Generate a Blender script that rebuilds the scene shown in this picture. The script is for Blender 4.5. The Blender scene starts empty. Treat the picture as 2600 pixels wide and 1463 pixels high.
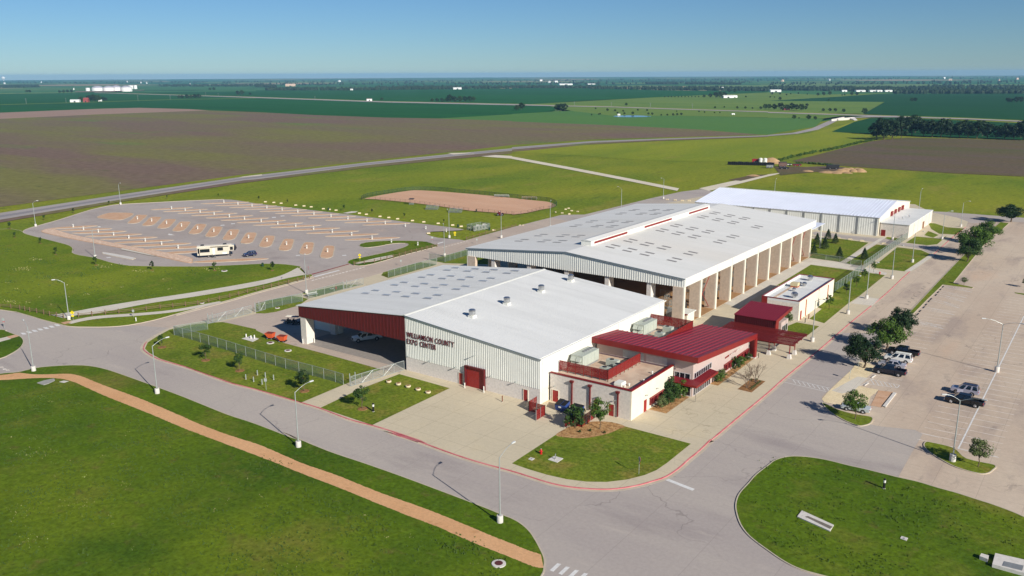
import bpy, math, random
from mathutils import Vector, Matrix
random.seed(7)
S = bpy.context.scene
COL = S.collection
# ------------------------------------------------------------------ camera
FPX = 2186.42; PITCH = 0.243684; ROLL = -0.00466534; YAW = 2.19457902; HC = 56.0
_f = Vector((math.cos(PITCH)*math.cos(YAW), math.cos(PITCH)*math.sin(YAW), -math.sin(PITCH)))
_r = _f.cross(Vector((0, 0, 1))).normalized(); _u = _r.cross(_f)
R_ = math.cos(ROLL)*_r + math.sin(ROLL)*_u; U_ = -math.sin(ROLL)*_r + math.cos(ROLL)*_u
cd = bpy.data.cameras.new('camera'); cam = bpy.data.objects.new('camera', cd); COL.objects.link(cam)
cd.sensor_fit = 'HORIZONTAL'; cd.sensor_width = 36.0; cd.lens = 36.0*FPX/2600.0
cd.clip_start = 1.0; cd.clip_end = 60000.0
cam.matrix_world = Matrix(((R_.x, U_.x, -_f.x, 0), (R_.y, U_.y, -_f.y, 0), (R_.z, U_.z, -_f.z, HC), (0, 0, 0, 1)))
S.camera = cam
# ------------------------------------------------------------------ light
SUN_EL = math.radians(28.2); SUN_DIR = Vector((0.948, -0.317, 0)).normalized()
w = bpy.data.worlds.new('World'); S.world = w; w.use_nodes = True
nt = w.node_tree; nt.nodes.clear()
sky = nt.nodes.new('ShaderNodeTexSky'); sky.sky_type = 'NISHITA'; sky.sun_disc = False
sky.sun_elevation = SUN_EL; sky.sun_rotation = math.atan2(SUN_DIR.x, SUN_DIR.y)
sky.altitude = 300; sky.air_density = 0.9; sky.dust_density = 0.0; sky.ozone_density = 5.0
bg = nt.nodes.new('ShaderNodeBackground'); bg.inputs[1].default_value = 0.06
wo = nt.nodes.new('ShaderNodeOutputWorld'); tint = nt.nodes.new('ShaderNodeMix'); tint.data_type = 'RGBA'; tint.blend_type = 'MULTIPLY'; tint.inputs[0].default_value = 1.0
tint.inputs[7].default_value = (0.62, 0.82, 1.0, 1); nt.links.new(sky.outputs[0], tint.inputs[6]); nt.links.new(tint.outputs[2], bg.inputs[0]); nt.links.new(bg.outputs[0], wo.inputs[0])
sd = bpy.data.lights.new('sun', 'SUN'); sd.energy = 5.0; sd.angle = math.radians(0.5); sd.color = (1.0, 0.95, 0.88)
so = bpy.data.objects.new('sun', sd); COL.objects.link(so)
sv = Vector((SUN_DIR.x*math.cos(SUN_EL), SUN_DIR.y*math.cos(SUN_EL), math.sin(SUN_EL)))
so.rotation_euler = sv.to_track_quat('Z', 'Y').to_euler()
vs = S.view_settings; vs.view_transform = 'Standard'; vs.look = 'None'; vs.exposure = 0.32; vs.gamma = 1.0
vs.use_curve_mapping = False
S.cycles.volume_bounces = 0; S.cycles.transparent_max_bounces = 16; S.cycles.max_bounces = 6
HAZE = 6.0e-5
# ------------------------------------------------------------------ photo pixels -> positions on ground / walls
TILE = {'a1': (0, 180), 'a2': (650, 180), 'a3': (1300, 180), 'a4': (1950, 180), 'a5': (0, 480), 'a6': (650, 480), 'a7': (1300, 480),
        'a8': (1950, 480), 'b1': (0, 780), 'b2': (650, 780), 'b3': (1300, 780), 'b4': (1950, 780), 'b5': (0, 1097), 'b6': (650, 1097),
        'b7': (1300, 1097), 'b8': (1950, 1097)}
def ray(k, x, y):
    px = x/3.9585+TILE[k][0]; py = y/3.9585+TILE[k][1]
    return _f*FPX + R_*(px-1300) - U_*(py-731.5)
def g(k, x, y, z=0.0):
    d = ray(k, x, y); t = (z-HC)/d.z
    return (d.x*t, d.y*t)
def g3(k, x, y, z=0.0):
    a = g(k, x, y, z); return (a[0], a[1], z)
def G(k, *pts, z=0.0):
    """'a1', (x,y), ... , may switch tile: 'a2', (x,y) ..."""
    out = []
    for p in pts:
        if isinstance(p, str): k = p
        else: out.append(g(k, p[0], p[1], z))
    return out
def onY(k, x, y, Y):
    d = ray(k, x, y); t = Y/d.y; return (d.x*t, Y, HC+d.z*t)
def onX(k, x, y, X):
    d = ray(k, x, y); t = X/d.x; return (X, d.y*t, HC+d.z*t)
# ------------------------------------------------------------------ materials
MATS = {}
def _nodes(name):
    m = bpy.data.materials.new(name); m.use_nodes = True
    n = m.node_tree.nodes; b = n.get('Principled BSDF')
    return m, m.node_tree, n, b
def lk(t, a, b): t.links.new(a, b)
def coords(t, rot=0.0, scale=(1, 1, 1), kind='Object'):
    tc = t.nodes.new('ShaderNodeTexCoord'); mp = t.nodes.new('ShaderNodeMapping')
    mp.inputs['Rotation'].default_value = (0, 0, rot); mp.inputs['Scale'].default_value = scale
    lk(t, tc.outputs[kind], mp.inputs[0]); return mp.outputs[0]
def noise(t, vec, scale, detail=4, rough=0.55):
    n = t.nodes.new('ShaderNodeTexNoise'); n.inputs['Scale'].default_value = scale
    n.inputs['Detail'].default_value = detail; n.inputs['Roughness'].default_value = rough
    lk(t, vec, n.inputs['Vector']); return n.outputs[0]
def ramp(t, fac, a, b):
    r = t.nodes.new('ShaderNodeMapRange'); r.inputs[1].default_value = a; r.inputs[2].default_value = b
    lk(t, fac, r.inputs[0]); return r.outputs[0]
def mix(t, fac, a, b, mode='MIX'):
    n = t.nodes.new('ShaderNodeMix'); n.data_type = 'RGBA'; n.blend_type = mode
    for i, v in ((0, fac), (6, a), (7, b)):
        if isinstance(v, (tuple, list)): n.inputs[i].default_value = (*v, 1) if len(v) == 3 else v
        elif isinstance(v, (int, float)): n.inputs[i].default_value = v
        else: lk(t, v, n.inputs[i])
    return n.outputs[2]
def bump(t, b, h, strength, dist=0.05):
    n = t.nodes.new('ShaderNodeBump'); n.inputs['Strength'].default_value = strength; n.inputs['Distance'].default_value = dist
    lk(t, h, n.inputs['Height']); lk(t, n.outputs[0], b.inputs['Normal'])
def rgb(r, g_, b):
    f = lambda c: (c/255/12.92) if c/255 <= 0.04045 else ((c/255+0.055)/1.055)**2.4
    return (f(r), f(g_), f(b))
def plain(name, col, rough=0.6, metal=0.0, var=0.08, scale=1.5, spec=0.4, col2=None, bumps=0.0, kind='Object'):
    if name in MATS: return MATS[name]
    m, t, n, b = _nodes(name)
    c2 = col2 or tuple(max(0, c*(1-2.2*var)) for c in col)
    v = coords(t, kind=kind); f = noise(t, v, scale, 5)
    lk(t, mix(t, ramp(t, f, 0.35, 0.68), col, c2), b.inputs['Base Color'])
    b.inputs['Roughness'].default_value = rough; b.inputs['Metallic'].default_value = metal
    b.inputs['Specular IOR Level'].default_value = spec
    if bumps: bump(t, b, noise(t, v, scale*6, 3), bumps, 0.03)
    MATS[name] = m; return m
def ground(name, layers, base, rough=0.95, fine=(3.0, 0.25), rot=0.0, aniso=(1, 1, 1), bumps=0.0, joints=None, cracks=None, stripes=None):
    """layers: list of (colour, scale, lo, hi, amount)"""
    m, t, n, b = _nodes(name)
    v = coords(t, rot, aniso); c = base
    for i, (col, sc, lo, hi, am) in enumerate(layers):
        f = ramp(t, noise(t, v, sc, 5, 0.6), lo, hi)
        mt = t.nodes.new('ShaderNodeMath'); mt.operation = 'MULTIPLY'; lk(t, f, mt.inputs[0]); mt.inputs[1].default_value = am
        c = mix(t, mt.outputs[0], c, col)
    v2 = coords(t)
    if stripes:
        wv = t.nodes.new('ShaderNodeTexWave'); wv.inputs['Scale'].default_value = stripes[1]; wv.inputs['Distortion'].default_value = 1.5; wv.inputs['Detail'].default_value = 2
        lk(t, coords(t, stripes[0]), wv.inputs['Vector'])
        sm_ = t.nodes.new('ShaderNodeMath'); sm_.operation = 'MULTIPLY'; lk(t, wv.outputs['Fac'], sm_.inputs[0]); sm_.inputs[1].default_value = stripes[3]
        c = mix(t, sm_.outputs[0], c, stripes[2])
    if joints:
        br = t.nodes.new('ShaderNodeTexBrick'); br.offset = 0.0; br.squash = 1.0; br.inputs['Scale'].default_value = 1.0
        br.inputs['Mortar Size'].default_value = joints[2]; br.inputs['Mortar Smooth'].default_value = 0.3; br.inputs['Brick Width'].default_value = joints[0]; br.inputs['Row Height'].default_value = joints[1]
        lk(t, v2, br.inputs['Vector']); jm = t.nodes.new('ShaderNodeMath'); jm.operation = 'MULTIPLY'; lk(t, br.outputs['Fac'], jm.inputs[0]); jm.inputs[1].default_value = joints[3]
        c = mix(t, jm.outputs[0], c, joints[4])
    if cracks:
        vo = t.nodes.new('ShaderNodeTexVoronoi'); vo.feature = 'DISTANCE_TO_EDGE'; vo.inputs['Scale'].default_value = cracks[0]
        nz = t.nodes.new('ShaderNodeTexNoise'); nz.inputs['Scale'].default_value = cracks[0]*2.5; nz.inputs['Detail'].default_value = 4; lk(t, v2, nz.inputs['Vector'])
        ad = t.nodes.new('ShaderNodeVectorMath'); ad.operation = 'MULTIPLY_ADD'; lk(t, nz.outputs['Color'], ad.inputs[0]); ad.inputs[1].default_value = (2.2/cracks[0]*0.25,)*3; lk(t, v2, ad.inputs[2])
        lk(t, ad.outputs[0], vo.inputs['Vector'])
        rr0 = t.nodes.new('ShaderNodeMapRange'); rr0.inputs[1].default_value = 0.0; rr0.inputs[2].default_value = cracks[1]; rr0.inputs[3].default_value = cracks[2]; rr0.inputs[4].default_value = 0.0
        lk(t, vo.outputs['Distance'], rr0.inputs[0])
        gate = t.nodes.new('ShaderNodeMath'); gate.operation = 'MULTIPLY'; lk(t, rr0.outputs[0], gate.inputs[0]); lk(t, ramp(t, noise(t, v2, cracks[0]*0.5, 2), 0.45, 0.6), gate.inputs[1])
        c = mix(t, gate.outputs[0], c, cracks[3])
    f = noise(t, v2, fine[0], 6, 0.7)
    r = ramp(t, f, 0.25, 0.75); rr = t.nodes.new('ShaderNodeMapRange'); rr.inputs[3].default_value = 1-fine[1]; rr.inputs[4].default_value = 1+fine[1]
    lk(t, r, rr.inputs[0])
    cc = t.nodes.new('ShaderNodeCombineColor'); [lk(t, rr.outputs[0], cc.inputs[i]) for i in range(3)]
    c = mix(t, 1.0, c, cc.outputs[0], 'MULTIPLY')
    lk(t, c, b.inputs['Base Color']); b.inputs['Roughness'].default_value = rough; b.inputs['Specular IOR Level'].default_value = 0.04
    if bumps: bump(t, b, f, bumps, 0.15)
    MATS[name] = m; return m
def leaf_mat(name, c1, c2, c3):
    m, t, n, b = _nodes(name)
    ge = t.nodes.new('ShaderNodeNewGeometry')
    c = mix(t, ge.outputs['Random Per Island'], c1, c2)
    f = ramp(t, noise(t, coords(t), 0.55, 3), 0.42, 0.62)
    c = mix(t, f, c, c3)
    lk(t, c, b.inputs['Base Color']); b.inputs['Roughness'].default_value = 0.6; b.inputs['Specular IOR Level'].default_value = 0.25
    tr = t.nodes.new('ShaderNodeBsdfTranslucent'); lk(t, c, tr.inputs[0])
    mx = t.nodes.new('ShaderNodeMixShader'); mx.inputs[0].default_value = 0.22
    lk(t, b.outputs[0], mx.inputs[1]); lk(t, tr.outputs[0], mx.inputs[2]); lk(t, mx.outputs[0], n['Material Output'].inputs[0])
    MATS[name] = m; return m
def sheer(name, col, alpha, rough=0.5):
    """woven wire or perforated sheet seen from afar: part open, part metal"""
    m, t, n, b = _nodes(name)
    b.inputs['Base Color'].default_value = (*col, 1); b.inputs['Roughness'].default_value = rough
    tr = t.nodes.new('ShaderNodeBsdfTransparent'); mx = t.nodes.new('ShaderNodeMixShader')
    v = coords(t); f = noise(t, v, 1.2, 3); r = t.nodes.new('ShaderNodeMapRange')
    r.inputs[1].default_value = 0.3; r.inputs[2].default_value = 0.7; r.inputs[3].default_value = alpha*0.85; r.inputs[4].default_value = alpha*1.15
    lk(t, f, r.inputs[0]); lk(t, r.outputs[0], mx.inputs[0])
    lk(t, tr.outputs[0], mx.inputs[1]); lk(t, b.outputs[0], mx.inputs[2]); lk(t, mx.outputs[0], n['Material Output'].inputs[0])
    MATS[name] = m; return m
# ---- ground materials
GL = [(rgb(108, 122, 30), 0.014, 0.46, 0.64, 0.75), (rgb(56, 84, 22), 0.045, 0.46, 0.66, 0.8), (rgb(116, 116, 48), 0.12, 0.56, 0.72, 0.5),
      (rgb(128, 116, 58), 0.055, 0.57, 0.7, 0.5), (rgb(108, 90, 56), 0.35, 0.58, 0.74, 0.55), (rgb(60, 78, 24), 0.8, 0.56, 0.7, 0.5), (rgb(170, 162, 116), 1.1, 0.70, 0.78, 0.7)]
M_lawn = ground('lawn', GL, rgb(82, 106, 24), fine=(1.6, 0.5), bumps=0.6, stripes=(0.6, 0.14, rgb(70, 86, 24), 0.16))
M_lawnB = ground('bright_lawn', [(rgb(124, 134, 38), 0.018, 0.44, 0.64, 0.8), (rgb(76, 102, 26), 0.04, 0.46, 0.66, 0.7), (rgb(132, 122, 58), 0.1, 0.55, 0.72, 0.5), (rgb(110, 94, 58), 0.25, 0.6, 0.76, 0.55), (rgb(178, 166, 124), 0.6, 0.69, 0.78, 0.7)], rgb(104, 120, 32), fine=(1.4, 0.45), bumps=0.5)
M_lawn2 = ground('irrigated_lawn', [(rgb(120, 128, 42), 0.07, 0.4, 0.62, 0.8), (rgb(76, 98, 28), 0.14, 0.46, 0.66, 0.7), (rgb(134, 120, 60), 0.2, 0.52, 0.7, 0.75), (rgb(112, 92, 54), 0.5, 0.6, 0.76, 0.5)], rgb(100, 116, 36), fine=(1.6, 0.5), bumps=0.5)
M_meadow = ground('meadow', [(rgb(134, 136, 42), 0.009, 0.4, 0.62, 0.85), (rgb(88, 112, 34), 0.02, 0.47, 0.68, 0.8), (rgb(142, 132, 62), 0.05, 0.56, 0.72, 0.6), (rgb(86, 98, 36), 0.16, 0.58, 0.74, 0.5)], rgb(112, 126, 36), fine=(0.6, 0.4), rot=0.9, aniso=(1, 0.45, 1))
M_yellow = ground('yellow_meadow', [(rgb(150, 150, 44), 0.006, 0.38, 0.6, 0.7), (rgb(100, 122, 38), 0.016, 0.46, 0.66, 0.75), (rgb(140, 128, 60), 0.05, 0.58, 0.72, 0.5)], rgb(122, 134, 40), fine=(0.4, 0.28), rot=-0.25, aniso=(1, 0.3, 1))
M_brown = ground('fallow_field', [(rgb(118, 98, 86), 0.005, 0.42, 0.6, 0.9), (rgb(118, 116, 64), 0.007, 0.47, 0.62, 0.9), (rgb(94, 122, 60), 0.012, 0.6, 0.72, 0.75), (rgb(74, 84, 46), 0.09, 0.64, 0.74, 0.7)], rgb(116, 106, 78), fine=(0.2, 0.3), rot=0.95, aniso=(0.35, 1.3, 1))
M_plough = ground('ploughed_field', [(rgb(104, 88, 80), 0.02, 0.4, 0.62, 0.8), (rgb(90, 92, 54), 0.012, 0.5, 0.66, 0.8), (rgb(60, 72, 38), 0.06, 0.64, 0.74, 0.7)], rgb(102, 90, 66), fine=(0.35, 0.3), rot=-0.08, aniso=(0.4, 1.6, 1))
M_pale = ground('pale_soil', [(rgb(150, 126, 110), 0.01, 0.4, 0.6, 0.6)], rgb(158, 132, 116), fine=(0.2, 0.12))
M_crop = ground('dark_crop', [(rgb(34, 84, 42), 0.002, 0.4, 0.6, 0.7), (rgb(28, 72, 38), 0.01, 0.45, 0.7, 0.5), (rgb(52, 100, 46), 0.004, 0.55, 0.7, 0.5)], rgb(40, 94, 42), fine=(0.12, 0.12), rot=0.6, aniso=(0.3, 1.5, 1))
M_crop2 = ground('deep_green_crop', [(rgb(30, 70, 38), 0.004, 0.4, 0.6, 0.6)], rgb(36, 80, 42), fine=(0.15, 0.12), rot=0.1, aniso=(0.3, 1.5, 1))
M_pasture = ground('pasture', [(rgb(112, 132, 60), 0.004, 0.4, 0.62, 0.8), (rgb(84, 116, 54), 0.01, 0.48, 0.7, 0.7)], rgb(104, 128, 58), fine=(0.12, 0.14), rot=0.4, aniso=(0.5, 1.2, 1))
M_crop3 = ground('young_crop', [(rgb(78, 118, 62), 0.004, 0.4, 0.62, 0.7)], rgb(86, 122, 58), fine=(0.12, 0.1), rot=0.4, aniso=(0.4, 1.3, 1))
def far_land():
    m, t, n, b = _nodes('far_farmland')
    v = coords(t, 0.5, (1, 1, 1)); vo = t.nodes.new('ShaderNodeTexVoronoi'); vo.distance = 'CHEBYCHEV'
    vo.inputs['Scale'].default_value = 0.0011; vo.inputs['Randomness'].default_value = 0.9; lk(t, v, vo.inputs['Vector'])
    cr = t.nodes.new('ShaderNodeValToRGB'); cr.color_ramp.interpolation = 'CONSTANT'
    cols = [(0, (66, 112, 62)), (0.25, (48, 100, 58)), (0.48, (104, 128, 70)), (0.62, (56, 104, 54)), (0.8, (158, 140, 108)), (0.88, (84, 118, 60))]
    e = cr.color_ramp.elements
    while len(e) < len(cols): e.new(0.5)
    for el, (p, c) in zip(e, cols): el.position = p; el.color = (*rgb(*c), 1)
    sp = t.nodes.new('ShaderNodeSeparateColor'); lk(t, vo.outputs['Color'], sp.inputs[0]); lk(t, sp.outputs[0], cr.inputs[0])
    c = mix(t, ramp(t, noise(t, v, 0.0016, 6, 0.65), 0.54, 0.62), cr.outputs[0], rgb(44, 80, 48))
    c = mix(t, ramp(t, noise(t, v, 0.02, 3), 0.6, 0.72), c, rgb(40, 66, 40))
    lk(t, c, b.inputs['Base Color']); b.inputs['Roughness'].default_value = 1; b.inputs['Specular IOR Level'].default_value = 0.05
    MATS['far_farmland'] = m; return m
M_far = far_land()
M_road = ground('mauve_roadway', [(rgb(164, 154, 148), 0.03, 0.4, 0.62, 0.8), (rgb(140, 130, 128), 0.09, 0.56, 0.72, 0.55), (rgb(190, 178, 164), 0.25, 0.6, 0.75, 0.45)], rgb(179, 169, 158), fine=(2.0, 0.09), rot=0.35, aniso=(0.35, 1.4, 1), cracks=(0.05, 0.006, 0.55, rgb(120, 112, 108)), joints=(9.0, 60.0, 0.05, 0.25, rgb(120, 112, 108)))
M_lot = ground('beige_car_park', [(rgb(184, 164, 144), 0.05, 0.4, 0.62, 0.8), (rgb(164, 148, 136), 0.12, 0.52, 0.66, 0.75), (rgb(126, 116, 110), 0.3, 0.63, 0.76, 0.7), (rgb(206, 172, 142), 0.04, 0.6, 0.75, 0.6), (rgb(112, 104, 100), 0.5, 0.7, 0.78, 0.35)], rgb(198, 181, 160), fine=(1.2, 0.09), rot=0.1, aniso=(1.0, 0.35, 1), cracks=(0.07, 0.008, 0.6, rgb(116, 106, 100)), joints=(5.6, 4.6, 0.05, 0.3, rgb(132, 118, 108)))
M_rvlot = ground('grey_lot', [(rgb(162, 150, 142), 0.03, 0.42, 0.62, 0.8), (rgb(142, 132, 128), 0.1, 0.55, 0.72, 0.6), (rgb(190, 170, 150), 0.06, 0.62, 0.76, 0.6)], rgb(172, 162, 154), fine=(0.8, 0.09), cracks=(0.05, 0.008, 0.55, rgb(120, 112, 108)), joints=(12, 9, 0.06, 0.25, rgb(124, 114, 108)))
M_apron = ground('cream_concrete', [(rgb(190, 178, 152), 0.05, 0.42, 0.62, 0.7), (rgb(204, 188, 154), 0.12, 0.56, 0.72, 0.6), (rgb(170, 158, 140), 0.4, 0.62, 0.8, 0.4)], rgb(200, 187, 160), fine=(1.5, 0.07), joints=(5.2, 4.8, 0.05, 0.4, rgb(140, 128, 108)), cracks=(0.06, 0.006, 0.4, rgb(140, 126, 104)))
M_walk = ground('pale_walk', [(rgb(196, 186, 170), 0.2, 0.45, 0.65, 0.7)], rgb(206, 198, 182), fine=(2, 0.07), joints=(2.0, 2.0, 0.04, 0.35, rgb(150, 142, 128)))
M_yard = ground('yard_paving', [(rgb(176, 160, 146), 0.06, 0.4, 0.6, 0.7)], rgb(186, 170, 154), fine=(1.5, 0.08), joints=(4.5, 4.5, 0.05, 0.35, rgb(130, 118, 108)), cracks=(0.06, 0.006, 0.5, rgb(126, 114, 104)))
M_trail = ground('granite_trail', [(rgb(200, 152, 108), 0.1, 0.42, 0.62, 0.6), (rgb(172, 128, 86), 0.5, 0.58, 0.74, 0.6)], rgb(210, 164, 120), fine=(3, 0.16), bumps=0.3)
M_gravel = ground('orange_gravel', [(rgb(190, 150, 118), 0.3, 0.42, 0.62, 0.7), (rgb(162, 116, 82), 0.25, 0.6, 0.74, 0.7)], rgb(200, 164, 134), fine=(3, 0.14))
M_pinkrock = ground('pink_rubble', [(rgb(196, 162, 136), 0.9, 0.42, 0.6, 0.8), (rgb(236, 216, 194), 1.6, 0.55, 0.7, 0.7)], rgb(216, 188, 164), fine=(4, 0.18), bumps=0.6)
M_dirt = ground('arena_dirt', [(rgb(196, 154, 124), 0.06, 0.42, 0.62, 0.7)], rgb(204, 164, 134), fine=(0.6, 0.05), rot=0.3, aniso=(0.4, 1.4, 1))
M_mulch = ground('rock_mulch', [(rgb(158, 118, 76), 1.4, 0.4, 0.58, 0.9), (rgb(108, 80, 54), 2.2, 0.52, 0.68, 0.85)], rgb(186, 148, 102), fine=(5, 0.3), bumps=0.7)
M_bark = ground('bark_mulch', [(rgb(120, 88, 58), 1.2, 0.4, 0.6, 0.8)], rgb(150, 112, 74), fine=(4, 0.3), bumps=0.6)
M_cgravel = ground('cream_gravel', [(rgb(214, 194, 154), 0.4, 0.42, 0.6, 0.7), (rgb(190, 166, 124), 1.5, 0.58, 0.72, 0.6)], rgb(226, 208, 170), fine=(4, 0.16), bumps=0.5)
M_hiway = ground('highway', [(rgb(150, 144, 140), 0.02, 0.4, 0.6, 0.6)], rgb(166, 158, 152), fine=(0.6, 0.06))
M_hiway2 = plain('highway_lane', rgb(140, 134, 134), 0.9)
M_caliche = ground('caliche_road', [(rgb(206, 194, 170), 0.05, 0.4, 0.6, 0.6)], rgb(214, 204, 182), fine=(1, 0.06))
M_barndirt = ground('barn_dirt', [(rgb(150, 116, 80), 0.2, 0.4, 0.6, 0.7)], rgb(166, 130, 92), fine=(1.5, 0.12))
# ---- things
M_kerb = plain('concrete_kerb', rgb(194, 181, 158), 0.9, scale=0.6)
M_redkerb = plain('red_kerb_paint', rgb(188, 96, 100), 0.8, scale=0.5, col2=rgb(206, 134, 132))
M_paint = plain('white_road_paint', rgb(222, 220, 214), 0.8, scale=2)
M_fpaint = plain('faded_road_paint', rgb(230, 222, 210), 0.9, scale=0.8, col2=rgb(196, 182, 164))
M_white = plain('white_metal', rgb(224, 223, 212), 0.5, var=0.03, scale=0.3)
M_wroof = ground('white_roof', [(rgb(207, 207, 203), 0.25, 0.42, 0.62, 0.7), (rgb(192, 191, 186), 0.5, 0.6, 0.76, 0.5)], rgb(216, 216, 212), rough=0.6, fine=(0.5, 0.02), aniso=(0.06, 1.0, 1))
M_groof = ground('grey_white_roof', [(rgb(208, 207, 200), 0.2, 0.42, 0.62, 0.7), (rgb(196, 192, 184), 0.45, 0.6, 0.76, 0.5), (rgb(214, 206, 192), 0.03, 0.5, 0.7, 0.5)], rgb(217, 216, 210), rough=0.6, fine=(0.5, 0.02), aniso=(0.06, 1.0, 1))
M_broof = plain('blue_white_roof', rgb(226, 230, 240), 0.35, var=0.03, scale=0.2)
M_galv = plain('ribbed_wall_metal', rgb(228, 228, 218), 0.45, var=0.03, scale=0.5)
M_cream = plain('cream_wall', rgb(226, 217, 196), 0.75, var=0.04, scale=0.7)
M_cwall = plain('pinkish_wall', rgb(186, 167, 157), 0.75, var=0.03, scale=0.6)
M_block = plain('split_face_block', rgb(224, 216, 206), 0.95, var=0.08, scale=2.4, bumps=0.9)
M_blockw = plain('white_block', rgb(222, 213, 200), 0.95, var=0.08, scale=2.2, bumps=0.9)
M_pier = plain('pier_block', rgb(206, 186, 164), 0.95, var=0.08, scale=1.8, bumps=0.9)
M_red = plain('red_metal', rgb(128, 24, 20), 0.45, var=0.05, scale=0.5, spec=0.5)
M_rroof = plain('red_roof_metal', rgb(118, 24, 34), 0.42, var=0.07, scale=0.35, spec=0.4)
M_maroon = plain('maroon_gable', rgb(94, 26, 28), 0.5, var=0.05, scale=0.7)
M_reddoor = plain('red_door', rgb(150, 42, 36), 0.5, var=0.04)
M_sign = plain('maroon_letters', rgb(98, 22, 30), 0.5)
M_steel = plain('stainless', rgb(206, 206, 204), 0.22, metal=0.9, var=0.05, scale=3)
M_pole = plain('galvanised', rgb(176, 182, 178), 0.45, metal=0.4, var=0.05, scale=2)
M_gal2 = plain('pipe_steel', rgb(150, 152, 150), 0.5, metal=0.3, var=0.08)
M_conc = plain('concrete', rgb(212, 206, 196), 0.9, var=0.07, scale=2)
M_lime = plain('limestone', rgb(224, 206, 170), 0.95, var=0.08, scale=2, bumps=0.6)
M_hvac = plain('hvac_grey', rgb(178, 184, 170), 0.6, var=0.05, scale=1)
M_black = plain('black_plastic', rgb(26, 26, 28), 0.6)
M_dark = plain('dark_metal', rgb(46, 46, 48), 0.5)
M_glass = plain('dark_glass', rgb(18, 24, 32), 0.06, var=0.02, spec=0.9)
M_rubber = plain('rubber', rgb(20, 20, 20), 0.85)
M_rim = plain('alloy_rim', rgb(190, 190, 192), 0.3, metal=0.8)
M_tan = plain('tan_membrane', rgb(206, 186, 160), 0.8, var=0.1, scale=0.35, col2=rgb(176, 148, 126))
M_wood = plain('fence_timber', rgb(122, 100, 74), 0.9, var=0.12, scale=3)
M_bark2 = plain('tree_bark', rgb(104, 88, 70), 0.95, var=0.12, scale=4)
M_orange = plain('orange_steel', rgb(216, 92, 50), 0.6, var=0.08)
M_blue = plain('blue_steel', rgb(36, 66, 128), 0.5, var=0.1)
M_yel = plain('yellow_sign', rgb(240, 214, 20), 0.5)
M_rsign = plain('red_sign', rgb(190, 30, 30), 0.5)
M_green = plain('dark_green_paint', rgb(30, 62, 44), 0.6)
M_skyl = plain('skylight', rgb(160, 162, 166), 0.3, var=0.08, scale=1)
M_skyl2 = plain('rooflight', rgb(136, 130, 124), 0.4, var=0.06, scale=1)
M_straw = plain('straw_pile', rgb(184, 150, 108), 0.95, var=0.14, scale=0.4, bumps=0.8)
M_brace = plain('red_brace', rgb(150, 52, 38), 0.5)
M_wire = sheer('chain_link', rgb(104, 122, 110), 0.24)
M_gate = sheer('gate_wire', rgb(150, 156, 152), 0.12)
M_perf = sheer('perforated_red', rgb(132, 32, 28), 0.72)
M_seam = plain('seam_glint_red', rgb(146, 48, 58), 0.4)  # paler than the roof red: sun glint along the seams put into the colour
M_water = plain('pond_water', rgb(58, 96, 128), 0.1, var=0.05, scale=0.05)
M_leafA = leaf_mat('oak_leaf', rgb(38, 62, 26), rgb(72, 98, 38), rgb(44, 70, 30))
M_leafB = leaf_mat('bright_leaf', rgb(54, 82, 24), rgb(94, 118, 40), rgb(66, 96, 30))
M_leafC = leaf_mat('olive_leaf', rgb(74, 90, 50), rgb(112, 124, 72), rgb(84, 96, 54))
M_leafD = leaf_mat('dark_leaf', rgb(24, 46, 22), rgb(48, 72, 32), rgb(30, 52, 24))
M_leafW = leaf_mat('wood_leaf', rgb(30, 50, 24), rgb(56, 76, 38), rgb(34, 54, 28))
M_twig = plain('bare_twigs', rgb(120, 104, 88), 0.9)
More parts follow.
